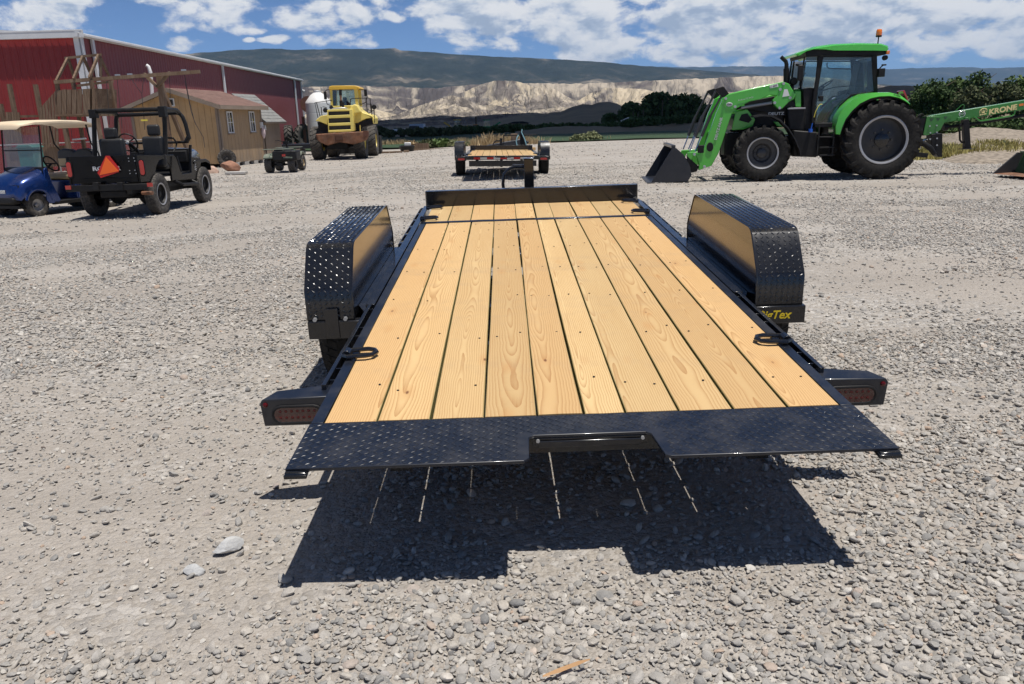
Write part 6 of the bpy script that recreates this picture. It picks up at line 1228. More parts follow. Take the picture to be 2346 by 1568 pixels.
# ------------------------------------------------ golf cart (local x forward, y left)
def make_cart():
    ctr = Vector((-9.66, 15.78, -.10)); rz = atan2(-.92, -.39); t = thing('golf_cart', 'metallic blue golf cart with cream roof and dusty windscreen', 'golf cart', ctr, rz)
    bl, bk, cr = MT['blue'], MT['satin'], MT['cream']
    for s in (-1, 1):
        wheel(t, (0, s * .43, .225), .225, .20, .125, MT['drub'], MT['rims'], 'rock', side=s, nl=26); wheel(t, (-1.66, s * .45, .23), .23, .21, .125, MT['drub'], MT['rims'], 'rock', side=s, nl=26)
    # front cowl as loft across x
    g = G(); secs = []
    for x, z0, z1, hw, cr_ in ((.44, .40, .50, .30, .0), (.42, .36, .60, .44, .01), (.34, .34, .69, .53, .02), (.20, .46, .76, .57, .03), (.0, .50, .83, .58, .035), (-.18, .48, .90, .58, .03), (-.26, .40, .93, .57, .02)):
        secs.append([(x, -hw, z0), (x, -hw - .01, z0 + (z1 - z0) * .55), (x, -hw * .86, z1 - .03), (x, -hw * .5, z1 + cr_ * .7), (x, 0, z1 + cr_), (x, hw * .5, z1 + cr_ * .7), (x, hw * .86, z1 - .03), (x, hw + .01, z0 + (z1 - z0) * .55), (x, hw, z0)])
    g.loft(secs); cw = obj('front_cowl', g, bl, t, smooth=60)
    for s in (-1, 1):
        g = G(); g.tube([(.27 * cos(q), s * .555, .24 + .29 * sin(q)) for q in np.linspace(.35, pi - .2, 10)], .03, 8); obj('wheel_arch', g, bl, t)
        g = G(); st = [(.415, s * .22, .575), (.405, s * .30, .61), (.37, s * .44, .635), (.33, s * .50, .625), (.34, s * .51, .585), (.39, s * .42, .545), (.42, s * .27, .545)]; g.loft([st, [(a - .05, b, c) for a, b, c in st]]); hl = obj('headlamp', g, MT['glass'] if 0 else bk, t)
    g = G(); g.box(.30, .47, -.46, .46, .27, .40); obj('front_bumper', g, bk, t, bev=.04, seg=3)
    g = G(); g.box(.4405, .447, .04, .26, .475, .545); pl = obj('badge_plate', g, MT['zinc'], t, bev=.004, rot=(0, 0, 0)); text('maker_lettering', 'EZGO', .075, plane_m((.449, .15, .51), (0, 1, 0), (1, 0, 0)), MT['white'], pl, bold=.003)
    # side skirt behind front wheel
    for s in (-1, 1):
        g = G(); g.prism([(-.16, .30), (-.20, .90), (-.27, .93), (-.34, .60), (-.46, .28), (-.40, .22), (-.2, .24)], 'y', s * .54, s * .58); obj('side_cowl', g, bl, t, bev=.012)
        g = G(); g.box(-1.35, -.30, s * .50, s * .58, .20, .27); obj('sill', g, bk, t, bev=.01)
        g = G(); g.tube([(-.20, s * .55, .88), (-.24, s * .55, 1.2), (-.30, s * .53, 1.72)], .016, 8); g.tube([(-1.62, s * .52, .80), (-1.55, s * .53, 1.15), (-1.40, s * .54, 1.35), (-1.36, s * .53, 1.72)], .016, 8); obj('roof_strut', g, bk, t)
    g = G(); g.box(-1.4, -.3, -.5, .5, .22, .26); obj('floor', g, bk, t)
    g = G(); g.prism([(-.86, .26), (-.86, .64), (-2.1, .70), (-2.15, .45), (-1.98, .30), (-1.92, .45), (-1.66, .53), (-1.42, .45), (-1.36, .26)], 'y', -.56, .56); rb = obj('rear_body', g, bl, t, bev=.03, seg=3)
    g = G(); [g.box(-1.15, -1.0, s * .561, s * .567, .40, .54) for s in (-1, 1)]; obj('vent_panel', g, bk, rb)
    g = G(); g.box(-1.42, -.84, -.52, .52, .65, .77); obj('seat_cushion', g, cr, t, bev=.05, seg=4)
    g = G(); g.prism([(-.54, .98), (-.50, 1.2), (-.35, 1.25), (-.1, 1.235), (0, 1.19), (.1, 1.235), (.35, 1.25), (.50, 1.2), (.54, .98), (.50, .86), (-.50, .86)], 'x', -1.52, -1.40); g2 = obj('seat_back', g, MT['seat'], t, bev=.035, seg=3)
    g = G(); g.box(-1.40, -1.385, -.49, .49, .90, 1.05); obj('back_pad', g, cr, g2, bev=.01)
    g = G(); g.box(-.34, -.20, -.53, .53, .80, .94); obj('dashboard', g, bk, t, bev=.02)
    g = G(); c = Vector((-.62, .27, .98)); R = .17; g.tube([(c.x + R * cos(q) * .5, c.y + R * sin(q), c.z + R * cos(q) * .85) for q in np.linspace(0, 2 * pi, 21)[:-1]], .016, 8, True); g.tube([(c.x, c.y, c.z), (-.3, .27, .72)], .022, 8); g.tube([(c.x, c.y - R, c.z), (c.x, c.y + R, c.z)], .014, 6); obj('steering_wheel', g, bk, t)
    g = G(); A = [(-.205, -.54, .93), (-.205, .54, .93), (-.245, .54, 1.25), (-.245, -.54, 1.25)]; B = [(-.245, -.54, 1.265), (-.245, .54, 1.265), (-.30, .53, 1.70), (-.30, -.53, 1.70)]; g.add(A, [(0, 1, 2, 3)]); g.add(B, [(0, 1, 2, 3)]); wd = obj('windscreen', g, MT['cglass'], t)
    g = G(); g.tube([(-.243, -.54, 1.258), (-.243, .54, 1.258)], .012, 6); obj('windscreen_hinge', g, bk, wd)
    g = G(); secs = []
    for x, dz, hw in ((.14, -.06, .50), (.10, -.01, .56), (-.18, .03, .60), (-.75, .045, .60), (-1.25, .03, .60), (-1.46, -.0, .58), (-1.52, -.05, .52)):
        z = 1.76 + dz; secs.append([(x, -hw, z - .045), (x, -hw, z - .01), (x, -hw * .7, z + .02), (x, 0, z + .03), (x, hw * .7, z + .02), (x, hw, z - .01), (x, hw, z - .045)])
    g.loft(secs); obj('roof', g, MT['roofc'], t, smooth=50)
    g = G(); g.box(-.1, .35, -.45, .45, .18, .24); g.cyl((0, -.4, .22), (0, .4, .22), .03, 8); obj('front_axle', g, bk, t)
make_cart()
# ------------------------------------------------ yellow wheel loader from behind (local y forward)
def make_loader():
    O = Vector((-8.45, 41.0, float(gz(-8.45, 41.0)))); F = Fr(O, .03); t = thing('wheel_loader', 'yellow wheel loader with rusty rear counterweight seen from behind', 'wheel loader', O, .03)
    ye, bk = MT['yel'], MT['satin']; R3 = lambda px, py, c: F.y(*D3(px, py), c)
    q = lambda px, py, c: (R3(px, py, c)[0], c, R3(px, py, c)[1])
    P = lambda l, c: [R3(a, b, c) for a, b in l]
    for s, yy, ys in ((-1, 0, 0), (1, 0, 0), (-1, 3.1, .14), (1, 3.1, .16)):
        wheel(t, (s * 1.06 + ys + .03, yy, .80), .80, .56, .40, MT['drub'], ye, 'rock', side=-s, rot=(0, 0, pi / 2), nl=20)
    yb = -1.55
    # hood with three recessed grilles: frame bars
    g = G(); L_ = lambda z: R3(512 + (z - 620) * .05, z, yb)[0]
    def hb(a, b, c, d, nm='hood_bar', m=ye, y0=yb, y1=yb + .12): g = G(); g.prism(P([(a, b), (c, b - 15), (c + (d - b) * .08, d - 15), (a + (d - b) * .05, d)], yb), 'y', y0, y1); return obj(nm, g, m, t, bev=.015)
    g = G(); g.prism(P([(512, 625), (870, 605), (915, 610), (948, 965), (900, 975), (530, 992)], yb), 'y', yb + .14, -.15); obj('hood', g, ye, t, bev=.03)
    for a, b, c, d in ((512, 622, 872, 652), (517, 715, 880, 762), (525, 842, 890, 886), (532, 955, 895, 992)): hb(a, b, c, d)
    g = G(); g.prism(P([(870, 612), (915, 610), (948, 965), (897, 975)], yb), 'y', yb, yb + .14); g.prism(P([(508, 625), (522, 624), (540, 990), (528, 992)], yb), 'y', yb, yb + .14); obj('hood_side', g, ye, t, bev=.01)
    for a, b in ((640, 725), (752, 850), (875, 962)): g = G(); g.prism(P([(516, b - 0), (516, a + 10), (885, a), (890, b - 12)], yb), 'y', yb + .10, yb + .138); obj('grille', g, pm('dark_dusty_grille', (.045, .043, .04), .8, var=.5, vs=4), t)
    g = G(); P1 = [q(900, 590, yb + .3), q(950, 560, yb + .4), q(1000, 560, yb + .8), q(1040, 610, yb + 1.0)]; g.prism(P([(880, 605), (900, 560), (950, 530), (990, 540), (1030, 600), (1060, 660), (960, 680), (930, 960), (900, 965)], yb + .25), 'y', yb + .25, yb + 1.2); obj('engine_cover', g, ye, t, bev=.05, seg=3)
    # fenders
    for pl, y0, y1 in (([(318, 802), (345, 770), (405, 722), (512, 700), (515, 868), (440, 838), (380, 812), (330, 806)], -.95, .8), ([(948, 840), (1010, 835), (1080, 795), (1150, 765), (1240, 748), (1262, 855), (1268, 760), (1235, 710), (1100, 668), (1000, 600), (945, 640)], -.95, .8)):
        g = G(); g.prism(P(pl, -.95), 'y', y0, y1); obj('fender', g, ye, t, bev=.03, seg=2)
    g = G(); [g.prism(P(pl, -.9), 'y', -.88, .7) for pl in ([(345, 815), (440, 850), (515, 880), (520, 1010), (380, 1000)], [(960, 850), (1010, 845), (1080, 805), (1240, 765), (1255, 860), (1090, 900), (1060, 1000), (960, 1000)])]; obj('wheel_well', g, bk, t)
    g = G(); a, b = q(1045, 870, -.95), q(1050, 970, -.95); g.tube([a, b], .03, 6); obj('fender_stay', g, ye, t)
    # counterweight
    g = G(); top = [(315, 1015), (700, 998), (1165, 965)]; secs = []
    for y, k in ((yb - .12, 0), (yb - .05, 0), (yb + .6, 0)):
        e = .04 if y < yb - .1 else 0
        pl = P([(322, 1018), (1095, 972), (1165, 968), (1168, 1050), (1130, 1120), (1010, 1165), (940, 1185), (720, 1150), (640, 1165), (520, 1205), (410, 1160), (350, 1110)], yb)
        cx = sum(p[0] for p in pl) / len(pl); cz = sum(p[1] for p in pl) / len(pl); secs.append([(cx + (a - cx) * (1 - e), y, cz + (b - cz) * (1 - e * 2)) for a, b in pl])
    g.loft(secs); cwt = obj('counterweight', g, MT['rust'], t, bev=.02)
    g = G(); a = q(708, 1070, yb); g.box(a[0] - .18, a[0] + .2, yb - .16, yb - .1, a[2] - .14, a[2] + .12); obj('tow_hitch', g, pm('dark_rust', (.08, .035, .02), .8), cwt, bev=.02)
    g = G(); a = q(1140, 1010, yb); g.box(a[0] - .1, a[0] + .12, yb - .14, yb - .118, a[2] - .14, a[2] + .14); obj('lamp_recess', g, pm('brown_recess', (.12, .05, .03), .8), cwt)
    # cab
    yc = .25; g = G(); g.prism(P([(536, 278), (548, 240), (600, 228), (960, 226), (1020, 238), (1042, 266), (1035, 282), (545, 296)], yc), 'y', yc - .1, yc + 1.5); rf = obj('cab_roof', g, pm('orange_yellow_paint', (.78, .48, .06), .4, var=.08), t, bev=.04, seg=3)
    for pl in ([(548, 290), (590, 290), (604, 565), (565, 565)], [(945, 275), (1000, 275), (1022, 560), (975, 555)]):
        g = G(); g.prism(P(pl, yc), 'y', yc, yc + .12); obj('cab_pillar', g, ye, t, bev=.012); g = G(); g.prism(P(pl, yc), 'y', yc + 1.2, yc + 1.32); obj('cab_pillar', g, ye, t, bev=.012)
    g = G(); g.prism(P([(590, 296), (945, 280), (970, 520), (880, 548), (600, 560)], yc + .05), 'y', yc + .05, yc + .056); obj('rear_window', g, MT['glass'], t)
    g = G(); g.prism(P([(590, 296), (945, 280), (970, 540), (600, 560)], yc + .05), 'y', yc + 1.26, yc + 1.266); obj('front_window', g, MT['glass'], t)
    g = G(); g.prism(P([(600, 560), (975, 545), (1040, 600), (1000, 690), (560, 690)], yc), 'y', yc, yc + 1.3); obj('cab_base', g, ye, t, bev=.02)
    g = G(); g.prism(P([(765, 415), (820, 412), (830, 470), (880, 510), (885, 550), (770, 555)], yc + .5), 'y', yc + .45, yc + .65); g.prism(P([(600, 300), (655, 298), (655, 555), (605, 560)], yc + .9), 'y', yc + .9, yc + .95); obj('seat', g, MT['seat'], t, bev=.05)
    g = G(); y0 = yb + .8; g.tube([q(725, 290, y0), q(727, 385, y0)], [.07, .075], 12); e = obj('exhaust', g, bk, t); g = G(); g.tube([q(728, 385, y0), q(735, 470, y0)], .05, 10); obj('exhaust_pipe', g, pm('hot_rusty_pipe', (.25, .12, .08), .7), e); g = G(); g.tube([q(735, 470, y0), q(745, 565, y0)], .085, 12); g.tube([q(770, 500, y0), q(770, 600, y0)], .05, 8); g.tube([q(560, 600, y0), q(600, 570, y0)], .1, 8); obj('exhaust_base', g, bk, e)
    g = G(); g.prism(P([(555, 625), (620, 590), (800, 580), (840, 605), (700, 615)], y0), 'y', y0 - .2, y0 + .3); obj('engine_parts', g, MT['zinc'], t, bev=.02)
    for pl, pt in (((448, 322, 508, 452), ((470, 330), (500, 295), (550, 290))), ((1108, 285, 1166, 398), ((1030, 290), (1110, 292)))):
        a, b = q(pl[0], pl[1], yc), q(pl[2], pl[3], yc); g = G(); g.box(a[0], b[0], yc - .04, yc + .03, b[2], a[2]); m = obj('mirror', g, bk, t, bev=.04, seg=3); g = G(); g.tube([q(u, v, yc) for u, v in pt], .018, 6); obj('mirror_arm', g, bk, m)
    yr = -.6; g = G()
    for pts in (((360, 750), (308, 505), (590, 465)), ((395, 730), (335, 505)), ((425, 720), (412, 580), (400, 575)), ((500, 640), (495, 580), (435, 572)), ((888, 545), (890, 450), (920, 435), (1180, 428), (1210, 430), (1225, 660)), ((1145, 430), (1165, 660), (1190, 680), (1270, 625)), ((1150, 525), (1220, 530)), ((1245, 830), (1230, 540), (1210, 500)), ((1285, 830), (1275, 590)), ((490, 460), (510, 530), (565, 550)), ((1165, 400), (1140, 500), (1070, 530), (1040, 520))): g.tube([q(u, v, yr) for u, v in pts], .021, 6)
    obj('handrail', g, bk, t)
    for u, v in ((482, 628), (1278, 575)): a = q(u, v, yr); g = G(); g.lathe([(.001, .06), (.11, .05), (.12, -.04), (.10, -.06), (.001, -.06)], 12, Matrix.Translation(a)); obj('work_lamp', g, bk, t)
    g = G(); g.box(-.5, .5, -.6, 3.6, .5, 1.1); g.cyl((-.8, 0, .8), (.9, 0, .8), .22, 10); g.cyl((-.7, 3.1, .8), (1.0, 3.1, .8), .22, 10); g.bar((-.5, 3.0, 1.6), (-.45, 5.4, .5), .18, .3); g.bar((.6, 3.0, 1.6), (.6, 5.4, .5), .18, .3); g.box(-1.2, 1.4, 5.3, 6.2, .05, 1.0); obj('chassis', g, bk, t, bev=.02)
make_loader()
# ------------------------------------------------ quad bike
def make_atv():
    O = Vector((-8.18, 29.2, -.11)); F = Fr(O, 0); t = thing('quad_bike', 'small olive and black quad bike with racks parked near the shed', 'quad bike', O); bk = MT['satin']; ob = MT['greenbox']
    q = lambda px, py, c: (F.y(*D2(px, py), c)[0], c, F.y(*D2(px, py), c)[1])
    for s in (-1, 1):
        wheel(t, (s * .42, .0, .27), .27, .25, .13, MT['drub'], MT['satin'], 'rock', side=-s, rot=(0, 0, pi / 2), nl=18); wheel(t, (s * .42, 1.25, .27), .27, .22, .13, MT['drub'], MT['cream'], 'rock', side=-s, rot=(0, 0, pi / 2), nl=18)
    g = G(); a, b = q(900, 1125, -.3), q(1130, 1185, -.3); g.box(a[0], b[0], -.35, .3, b[2] - .05, a[2] + .04); g.box(-.17, .17, -.2, 1.3, .35, .8); obj('body', g, bk, t, bev=.04)
    for s in (-1, 1): g = G(); g.loft([[(s * .2, y, z), (s * .52, y, z - .02), (s * .52, y, z - .06), (s * .2, y, z - .05)] for y, z in ((-.36, .55), (-.2, .66), (.1, .68), (.35, .60))]); obj('rear_fender', g, ob, t); g = G(); g.loft([[(s * .2, y, z), (s * .52, y, z - .02), (s * .52, y, z - .06), (s * .2, y, z - .05)] for y, z in ((.9, .58), (1.1, .70), (1.35, .70), (1.6, .62))]); obj('front_fender', g, ob, t)
    zr = q(1000, 1095, -.3)[2]; g = G()
    for y in (-.42, -.2, .05): g.tube([(-.5, y, zr), (.5, y, zr)], .013, 6)
    for x in (-.5, -.25, 0, .25, .5): g.tube([(x, -.42, zr), (x, .05, zr)], .011, 6)
    g.tube([(-.2, -.3, zr), (-.2, -.3, .6)], .012, 6); g.tube([(.2, -.3, zr), (.2, -.3, .6)], .012, 6); obj('rear_rack', g, ob, t)
    g = G(); [g.tube([(-.45, y, zr + .02), (.45, y, zr + .02)], .013, 6) for y in (1.0, 1.25, 1.5)]; g.tube([(-.45, 1, zr + .02), (-.45, 1.5, zr + .02)], .012, 6); g.tube([(.45, 1, zr + .02), (.45, 1.5, zr + .02)], .012, 6); obj('front_rack', g, ob, t)
    g = G(); g.box(-.15, .15, .0, .75, .72, zr + .02); obj('seat', g, MT['zinc'] if 0 else MT['seat'], t, bev=.05, seg=3)
    g = G(); a, b, c = q(925, 1018, .85), q(985, 1015, .85), q(1090, 1045, .85); g.tube([a, (a[0] + .12, .85, a[2] + .01), (0, .95, a[2] - .08), (c[0] - .1, .85, c[2] + .03), c], .014, 8); g.tube([(0, .95, a[2] - .08), (0, 1.05, .7)], .03, 8); g.box(-.1, .1, .86, .98, a[2] - .14, a[2] - .02); obj('handlebar', g, bk, t)
    a = q(1005, 1155, -.36); g = G(); g.box(a[0] - .06, a[0] + .06, -.37, -.352, a[2] - .04, a[2] + .04); obj('tail_lamp', g, MT['red'], t, bev=.006)
    g = G(); g.cyl((-.35, 0, .27), (.35, 0, .27), .035, 8); [g.tube([(s * .15, -.05, .6), (s * .28, 0, .3)], .03, 8) for s in (-1, 1)]; g.box(-.1, .1, -.2, .2, .22, .34); obj('axle', g, bk, t)
make_atv()
# ------------------------------------------------ things around the barn corner
def tyre_at(label, loc, R, w, rr, rz, tilt=0, grp=None):
    t = thing('old_tyre', label, 'tyre', loc, rz, grp); h = wheel(t, (0, 0, R), R, w, rr, MT['drub'], MT['drub'], 'ag', nl=16, rot=(tilt, 0, 0)); return t
a = GP(*D2(1040, 1085)); tyre_at('huge tractor tyre standing upright with wood jammed on its tread', (a.x, a.y + .8, -.15), .86, .62, .5, pi / 2 + .15)
a = GP(*D2(1150, 1085)); tyre_at('smooth black tyre half hidden behind the huge tractor tyre', (a.x - .1, a.y + 2.2, -.15), .88, .5, .55, pi / 2 - .6)
b = Wp(*D2(1015, 935), 47); g = G(); g.box(-.55, .55, -.1, .06, -.12, .12); lone('wood_block', g, MT['rust'], 'short rusty brown beam hanging on the huge tyre tread', 'beam', (b.x, GP(*D2(1040, 1085)).y + .30, b.z), .01)
a = GP(*D2(1140, 1082)); g = G(); g.box(-.7, .75, -.3, .3, 0, 1.45); lone('pallet_box', g, MT['wtrim'], 'pale box against the barn wall beside the black tyre', 'box', (a.x + .1, a.y + 4.2, -.2), .02)
a = GP(*D2(1245, 1140)); t = thing('flat_wagon', 'dark flat steel wagon deck lying beside the barn corner', 'wagon', (a.x, a.y, -.13)); g = G(); g.box(-1.7, 1.5, -.8, .9, .35, .62); obj('deck', g, MT['dblack'], t, bev=.02)
for x in (-1.3, -.5, .4, 1.1): g = G(); g.box(x - .12, x + .12, -.6, .7, 0, .348); obj('stand', g, MT['concrete'], t)
a = Wp(*D2(1335, 1060), 60); t = thing('water_tank', 'white ribbed plastic water tank standing behind the wheel loader', 'tank', (a.x, 61, -.2)); zt = Wp(*D2(1340, 640), 60).z; rr = abs(Wp(*D2(1440, 800), 60).x - Wp(*D2(1232, 800), 60).x) / 2 * 1.0
R_ = rr * 1.15; g = G(); pr = [(R_, 0)]
for k in range(5): z = zt * (k + 1) / 5; pr += [(R_, z - .04), (R_ * .985, z - .02), (R_ * .985, z), (R_, z + .02)]
pr += [(R_ * .97, zt + .15), (R_ * .55, zt + .62), (R_ * .3, zt + .78)]; g.lathe(pr, 32, Matrix.Rotation(pi / 2, 4, 'X') @ Matrix.Scale(-1, 4, (0, 1, 0)) if 0 else Matrix(((1, 0, 0, 0), (0, 0, -1, 0), (0, 1, 0, 0), (0, 0, 0, 1)))); obj('tank_shell', g, MT['tank'], t)
g = G(); g.lathe([(R_ * .3, zt + .74), (R_ * .32, zt + .9), (.001, zt + .95)], 20, Matrix(((1, 0, 0, 0), (0, 0, -1, 0), (0, 1, 0, 0), (0, 0, 0, 1)))); obj('tank_lid', g, MT['tank'], t)
a = Wp(*D2(1205, 720), 66); t = thing('fuel_tank', 'rusty brown drum tank behind the white water tank', 'tank', (a.x + .75, 66, -.2)); g = G(); g.tube([(0, -2, a.z + .5), (0, 2, a.z + .5)], .62, 20); obj('tank_drum', g, MT['rtank'], t); g = G(); [g.box(x - .1, x + .1, y - .1, y + .1, 0, a.z - .4) for x in (-.6, .6) for y in (-1.5, 1.5)]; obj('stand', g, MT['rtank'], t)
# rocks and tyre by the fence end
def rock(label, loc, r, sx, sy, sz, mat, seed, name='rock', cat='rock'):
    b = bmesh.new(); bmesh.ops.create_icosphere(b, subdivisions=4, radius=1); rs = np.random.default_rng(seed)
    cuts = [(Vector(rs.normal(size=3)).normalized(), rs.uniform(.5, .85)) for _ in range(12 if r < .1 else 26)]
    for v in b.verts:
        p = v.co.copy()
        for d, h in cuts:
            e = p.dot(d) - h
            if e > 0: p -= d * e * .9
        n = vnoise(np.array([p.x * 2 + 20]), np.array([p.y * 2 + p.z * 3 + 20]), 2, seed)[0]; p *= .94 + .12 * n
        v.co = Vector((p.x * r * sx, p.y * r * sy, max(p.z, -.6) * r * sz))
    me = bpy.data.meshes.new(name); b.to_mesh(me); b.free(); me.polygons.foreach_set('use_smooth', [True] * len(me.polygons)); me.set_sharp_from_angle(angle=radians(30))
    o = link(name, me, mat, None, loc); return tag(o, label, cat)
a = GP(*D2(330, 1320)); rock('broad salmon coloured rock heap beside the front of the black vehicle', (a.x - .1, a.y + .3, -.05), .34, 1.2, .7, .75, pm('salmon_rock', (.48, .33, .25), .9, var=.4, vs=5, bump=.8, bs=14), 3)
a = GP(*D2(508, 1305)); rock('mottled brown and pale boulder at the fence end post', (a.x, a.y + .2, .02), .36, 1.3, .8, .8, MT['rock'], 9)
a = GP(*D2(565, 1330)); g = G(); g.box(-.35, .35, -.2, .2, 0, .1); lone('paving_slab', g, MT['concrete'], 'flat grey slab on the gravel right of the mottled boulder', 'slab', (a.x, a.y, -.11), .02)
a = GP(*D2(395, 1270)); tyre_at('small black tyre leaning against the fence behind the salmon rock', (a.x + .2, a.y + .6, -.12), .36, .2, .2, .3)
# foreground stones and splinter
a = GP(524, 1262, .0); rock('smooth pale grey cobble, largest stone on the bare ground left of the trailer', (a.x, a.y, gnoise(a.x, a.y) + .02), .056, 1.05, .7, .62, MT['pale'], 21, 'cobble', 'stone').rotation_euler = (0, 0, .5)
a = GP(446, 1312, .0); rock('fist sized grey cobble just below and left of the largest pale one', (a.x, a.y, gnoise(a.x, a.y) + .01), .034, 1.1, .8, .7, MT['pale'], 22, 'cobble', 'stone')
a, b = GP(1243, 1552, .012), GP(1352, 1512, .02); g = G(); d = b - a; g.loft([[(0, 0, 0), (.002, .004, .004), (0, .006, 0)], [tuple(d * .35 + Vector(q)) for q in ((0, -.006, .0), (0, .002, .009), (0, .012, 0))], [tuple(d * .75 + Vector(q)) for q in ((0, -.004, .0), (0, .003, .008), (0, .01, 0))], [tuple(d + Vector(q)) for q in ((0, 0, 0), (0, .001, .003), (0, .003, 0))]]); lone('wood_splinter', g, MT['splinter'], 'thin split wood sliver on the gravel at the bottom of the picture', 'stick', a)
# ================================================= TREES, SHRUBS AND FAR THINGS
# middle trees behind the earth bank
for i, (px, py, Y, w, lab) in enumerate([(1437, 236, 175, 5.6, 'low round dark tree left of the two tall dark trees behind the earth bank'), (1497, 214, 178, 8.2, 'tallest dark tree of the clump left of the tractor bucket'), (1568, 220, 176, 8.6, 'wide dark tree just left of the loader arm'),
                                      (1612, 238, 172, 6.0, 'dark tree partly hidden by the loader arm'), (1395, 266, 168, 3.4, 'small dark bush tree at the left end of the dark clump'), (1690, 246, 180, 7.0, 'dark tree seen low between loader arm and front wheel')]):
    tree(px, py, Y, w, lab, 'dark', 3000, .42, group='dark trees behind the earth bank', lobes=9, thin=.45)
for i, (px, py, Y, w, leaf, lab) in enumerate([(2145, 178, 62, 5.4, 'dark', 'dark green tree nearest the tractor at the left of the right hand clump'), (2122, 190, 66, 3.0, 'dark', 'small dark tree top peeping out left of the right hand clump'), (2190, 176, 66, 3.8, 'mid', 'upright green tree above the hitch plate'), (2244, 162, 64, 4.8, 'dark', 'tallest tree of the right hand clump with a pointed crown'),
                                           (2292, 186, 60, 4.6, 'olive', 'olive green tree above the yellow lettering'), (2330, 172, 64, 4.6, 'mid', 'mid green round tree near the right edge'), (2400, 172, 66, 6.0, 'dark', 'dark tree at the right edge cut by the frame'), (2225, 196, 57, 3.6, 'olive', 'thin olive sapling in front of the right hand clump'), (2108, 262, 58, 1.9, 'dark', 'small dark bush behind the tractor rear wheel')]):
    tree(px, py, Y, w * .86, lab, leaf, 6500, .11, group='trees behind the hay mower', lobes=15, thin=.5, small=True)
# understorey hedge along the far side of the field, thorn scrub on the bank
def scrubline(name, pts, n, size, leaf, label):
    cs = []
    for (px, py, Y, r) in pts: p = Wp(px, py, Y); cs.append((p.x, Y, max(p.z - r * .4, .1), r * 1.5, r, r * .8))
    o = quads(name, leaves(cs, n, size), LEAF[leaf]); return tag(o, label, 'scrub', kind='stuff')
R2 = random.Random(5)
scrubline('scrub', [(px, 296 - (px - 1100) * .030 + R2.uniform(-4, 3), 100 + R2.uniform(-4, 6), R2.uniform(.3, .7)) for px in range(1040, 1480, 8)], 12000, .24, 'dark', 'dark scrub along the far edge of the field')
scrubline('scrub', [(px, 274 - (px - 1500) * .035 + R2.uniform(-3, 3), 88 + R2.uniform(-3, 4), R2.uniform(.3, .65)) for px in range(1440, 1900, 8)], 15000, .22, 'dark', 'dark brush on top of the earth bank')
scrubline('scrub', [(px, 300 + R2.uniform(-5, 3), 92 + R2.uniform(-4, 6), R2.uniform(.3, .6)) for px in range(860, 1060, 10)], 5000, .2, 'olive', 'scrub around the parked machinery across the field')
scrubline('scrub', [(px, 286 + R2.uniform(-8, 6), 52 + R2.uniform(-3, 5), R2.uniform(.5, 1.1)) for px in range(2110, 2420, 9)], 12000, .14, 'dark', 'dark thicket under the right hand trees')
# shrubs at the edge of the yard
shrub('shrub', 1346, 327, 301, 55.0, 2.1, 'round pale sage bush at the yard edge right of the far trailer', 'sage', 2600, .10)
shrub('shrub', 1322, 328, 311, 54.6, 1.2, 'smaller pale sage bush touching the left of the round one', 'sage', 1300, .09)
for px, w, h, lf, lab in ((985, 1.9, 21, 'olive', 'olive weed bush left of the far trailer beside the grey crate'), (1008, 1.7, 25, 'mid', 'taller green weed bush between grey crate and pale weeds'), (1040, 1.6, 17, 'sage', 'pale weeds beside the left fender of the far trailer'), (1057, 1.1, 12, 'sage', 'low pale weeds touching the left fender of the far trailer'), (948, .9, 18, 'dry', 'dry tan weed right of the wheel loader')):
    shrub('shrub', px, 338, 338 - h, 51.8, w, lab, lf, 900, .09)
grass('dry_grass', [tuple(GP(px, 334 - (px - 890) * .018, -.1)) for px in list(range(870, 935, 6)) + list(range(985, 1075, 7)) + [1330, 1345, 1352]], .36, 1500, 'dry', 'dry tan grass along the yard edge')
grass('dry_grass', [(p.x, 51.5 + R2.uniform(0, 2), -.1) for p in [Wp(px, 325, 52) for px in range(1095, 1215, 4)]], .62, 1500, 'dry', 'tall dry grass behind the far trailer')
gp = []; RP = random.Random(3)
for px in range(2100, 2420, 5):
    for k in range(RP.choice((0, 0, 1, 2, 3))): Yq = 24.3 + RP.uniform(-.5, 2.2); p = Wp(px, 350, Yq); gp.append((p.x, Yq, float(gz(p.x, Yq)) - .02))
grass('yellow_grass', gp, .36, 9000, 'yel', 'yellow grass at the foot of the gravel berm')
for px, pyb, pyt, Y, w, lf, lab in ((2300, 362, 322, 25.3, 1.0, 'olive', 'green weed on the gravel berm below the lettering'), (2318, 374, 348, 24.3, .9, 'mid', 'leafy weed just left of the green scoop'), (2255, 299, 290, 34.5, .8, 'olive', 'tiny weed on top of the gravel berm'), (2282, 298, 290, 34.6, .7, 'olive', 'second tiny weed on the berm top further right'), (2235, 366, 350, 24.8, 1.2, 'yel', 'yellow tuft at the berm foot under the parking jack'), (2180, 362, 343, 25.2, 1.3, 'yel', 'yellow tuft just right of the tractor hitch')):
    shrub('shrub', px, pyb, pyt, Y, w, lab, lf, 900, .055)
# slatted fence behind the tractor
a = Wp(2095, 292, 54); t = thing('board_fence', 'dark board fence behind the tractor rear wheel', 'fence', (a.x, 54, -.1))
for k in range(14): g = G(); x = k * .34; g.box(x, x + .2, -.02, .02, -.4, Wp(2095 + k * 8, 268, 54).z + .1); obj('fence_board', g, MT['oldw'], t)
g = G(); g.box(-.1, 4.9, .025, .07, .5, .62); obj('fence_rail', g, MT['oldx'], t)
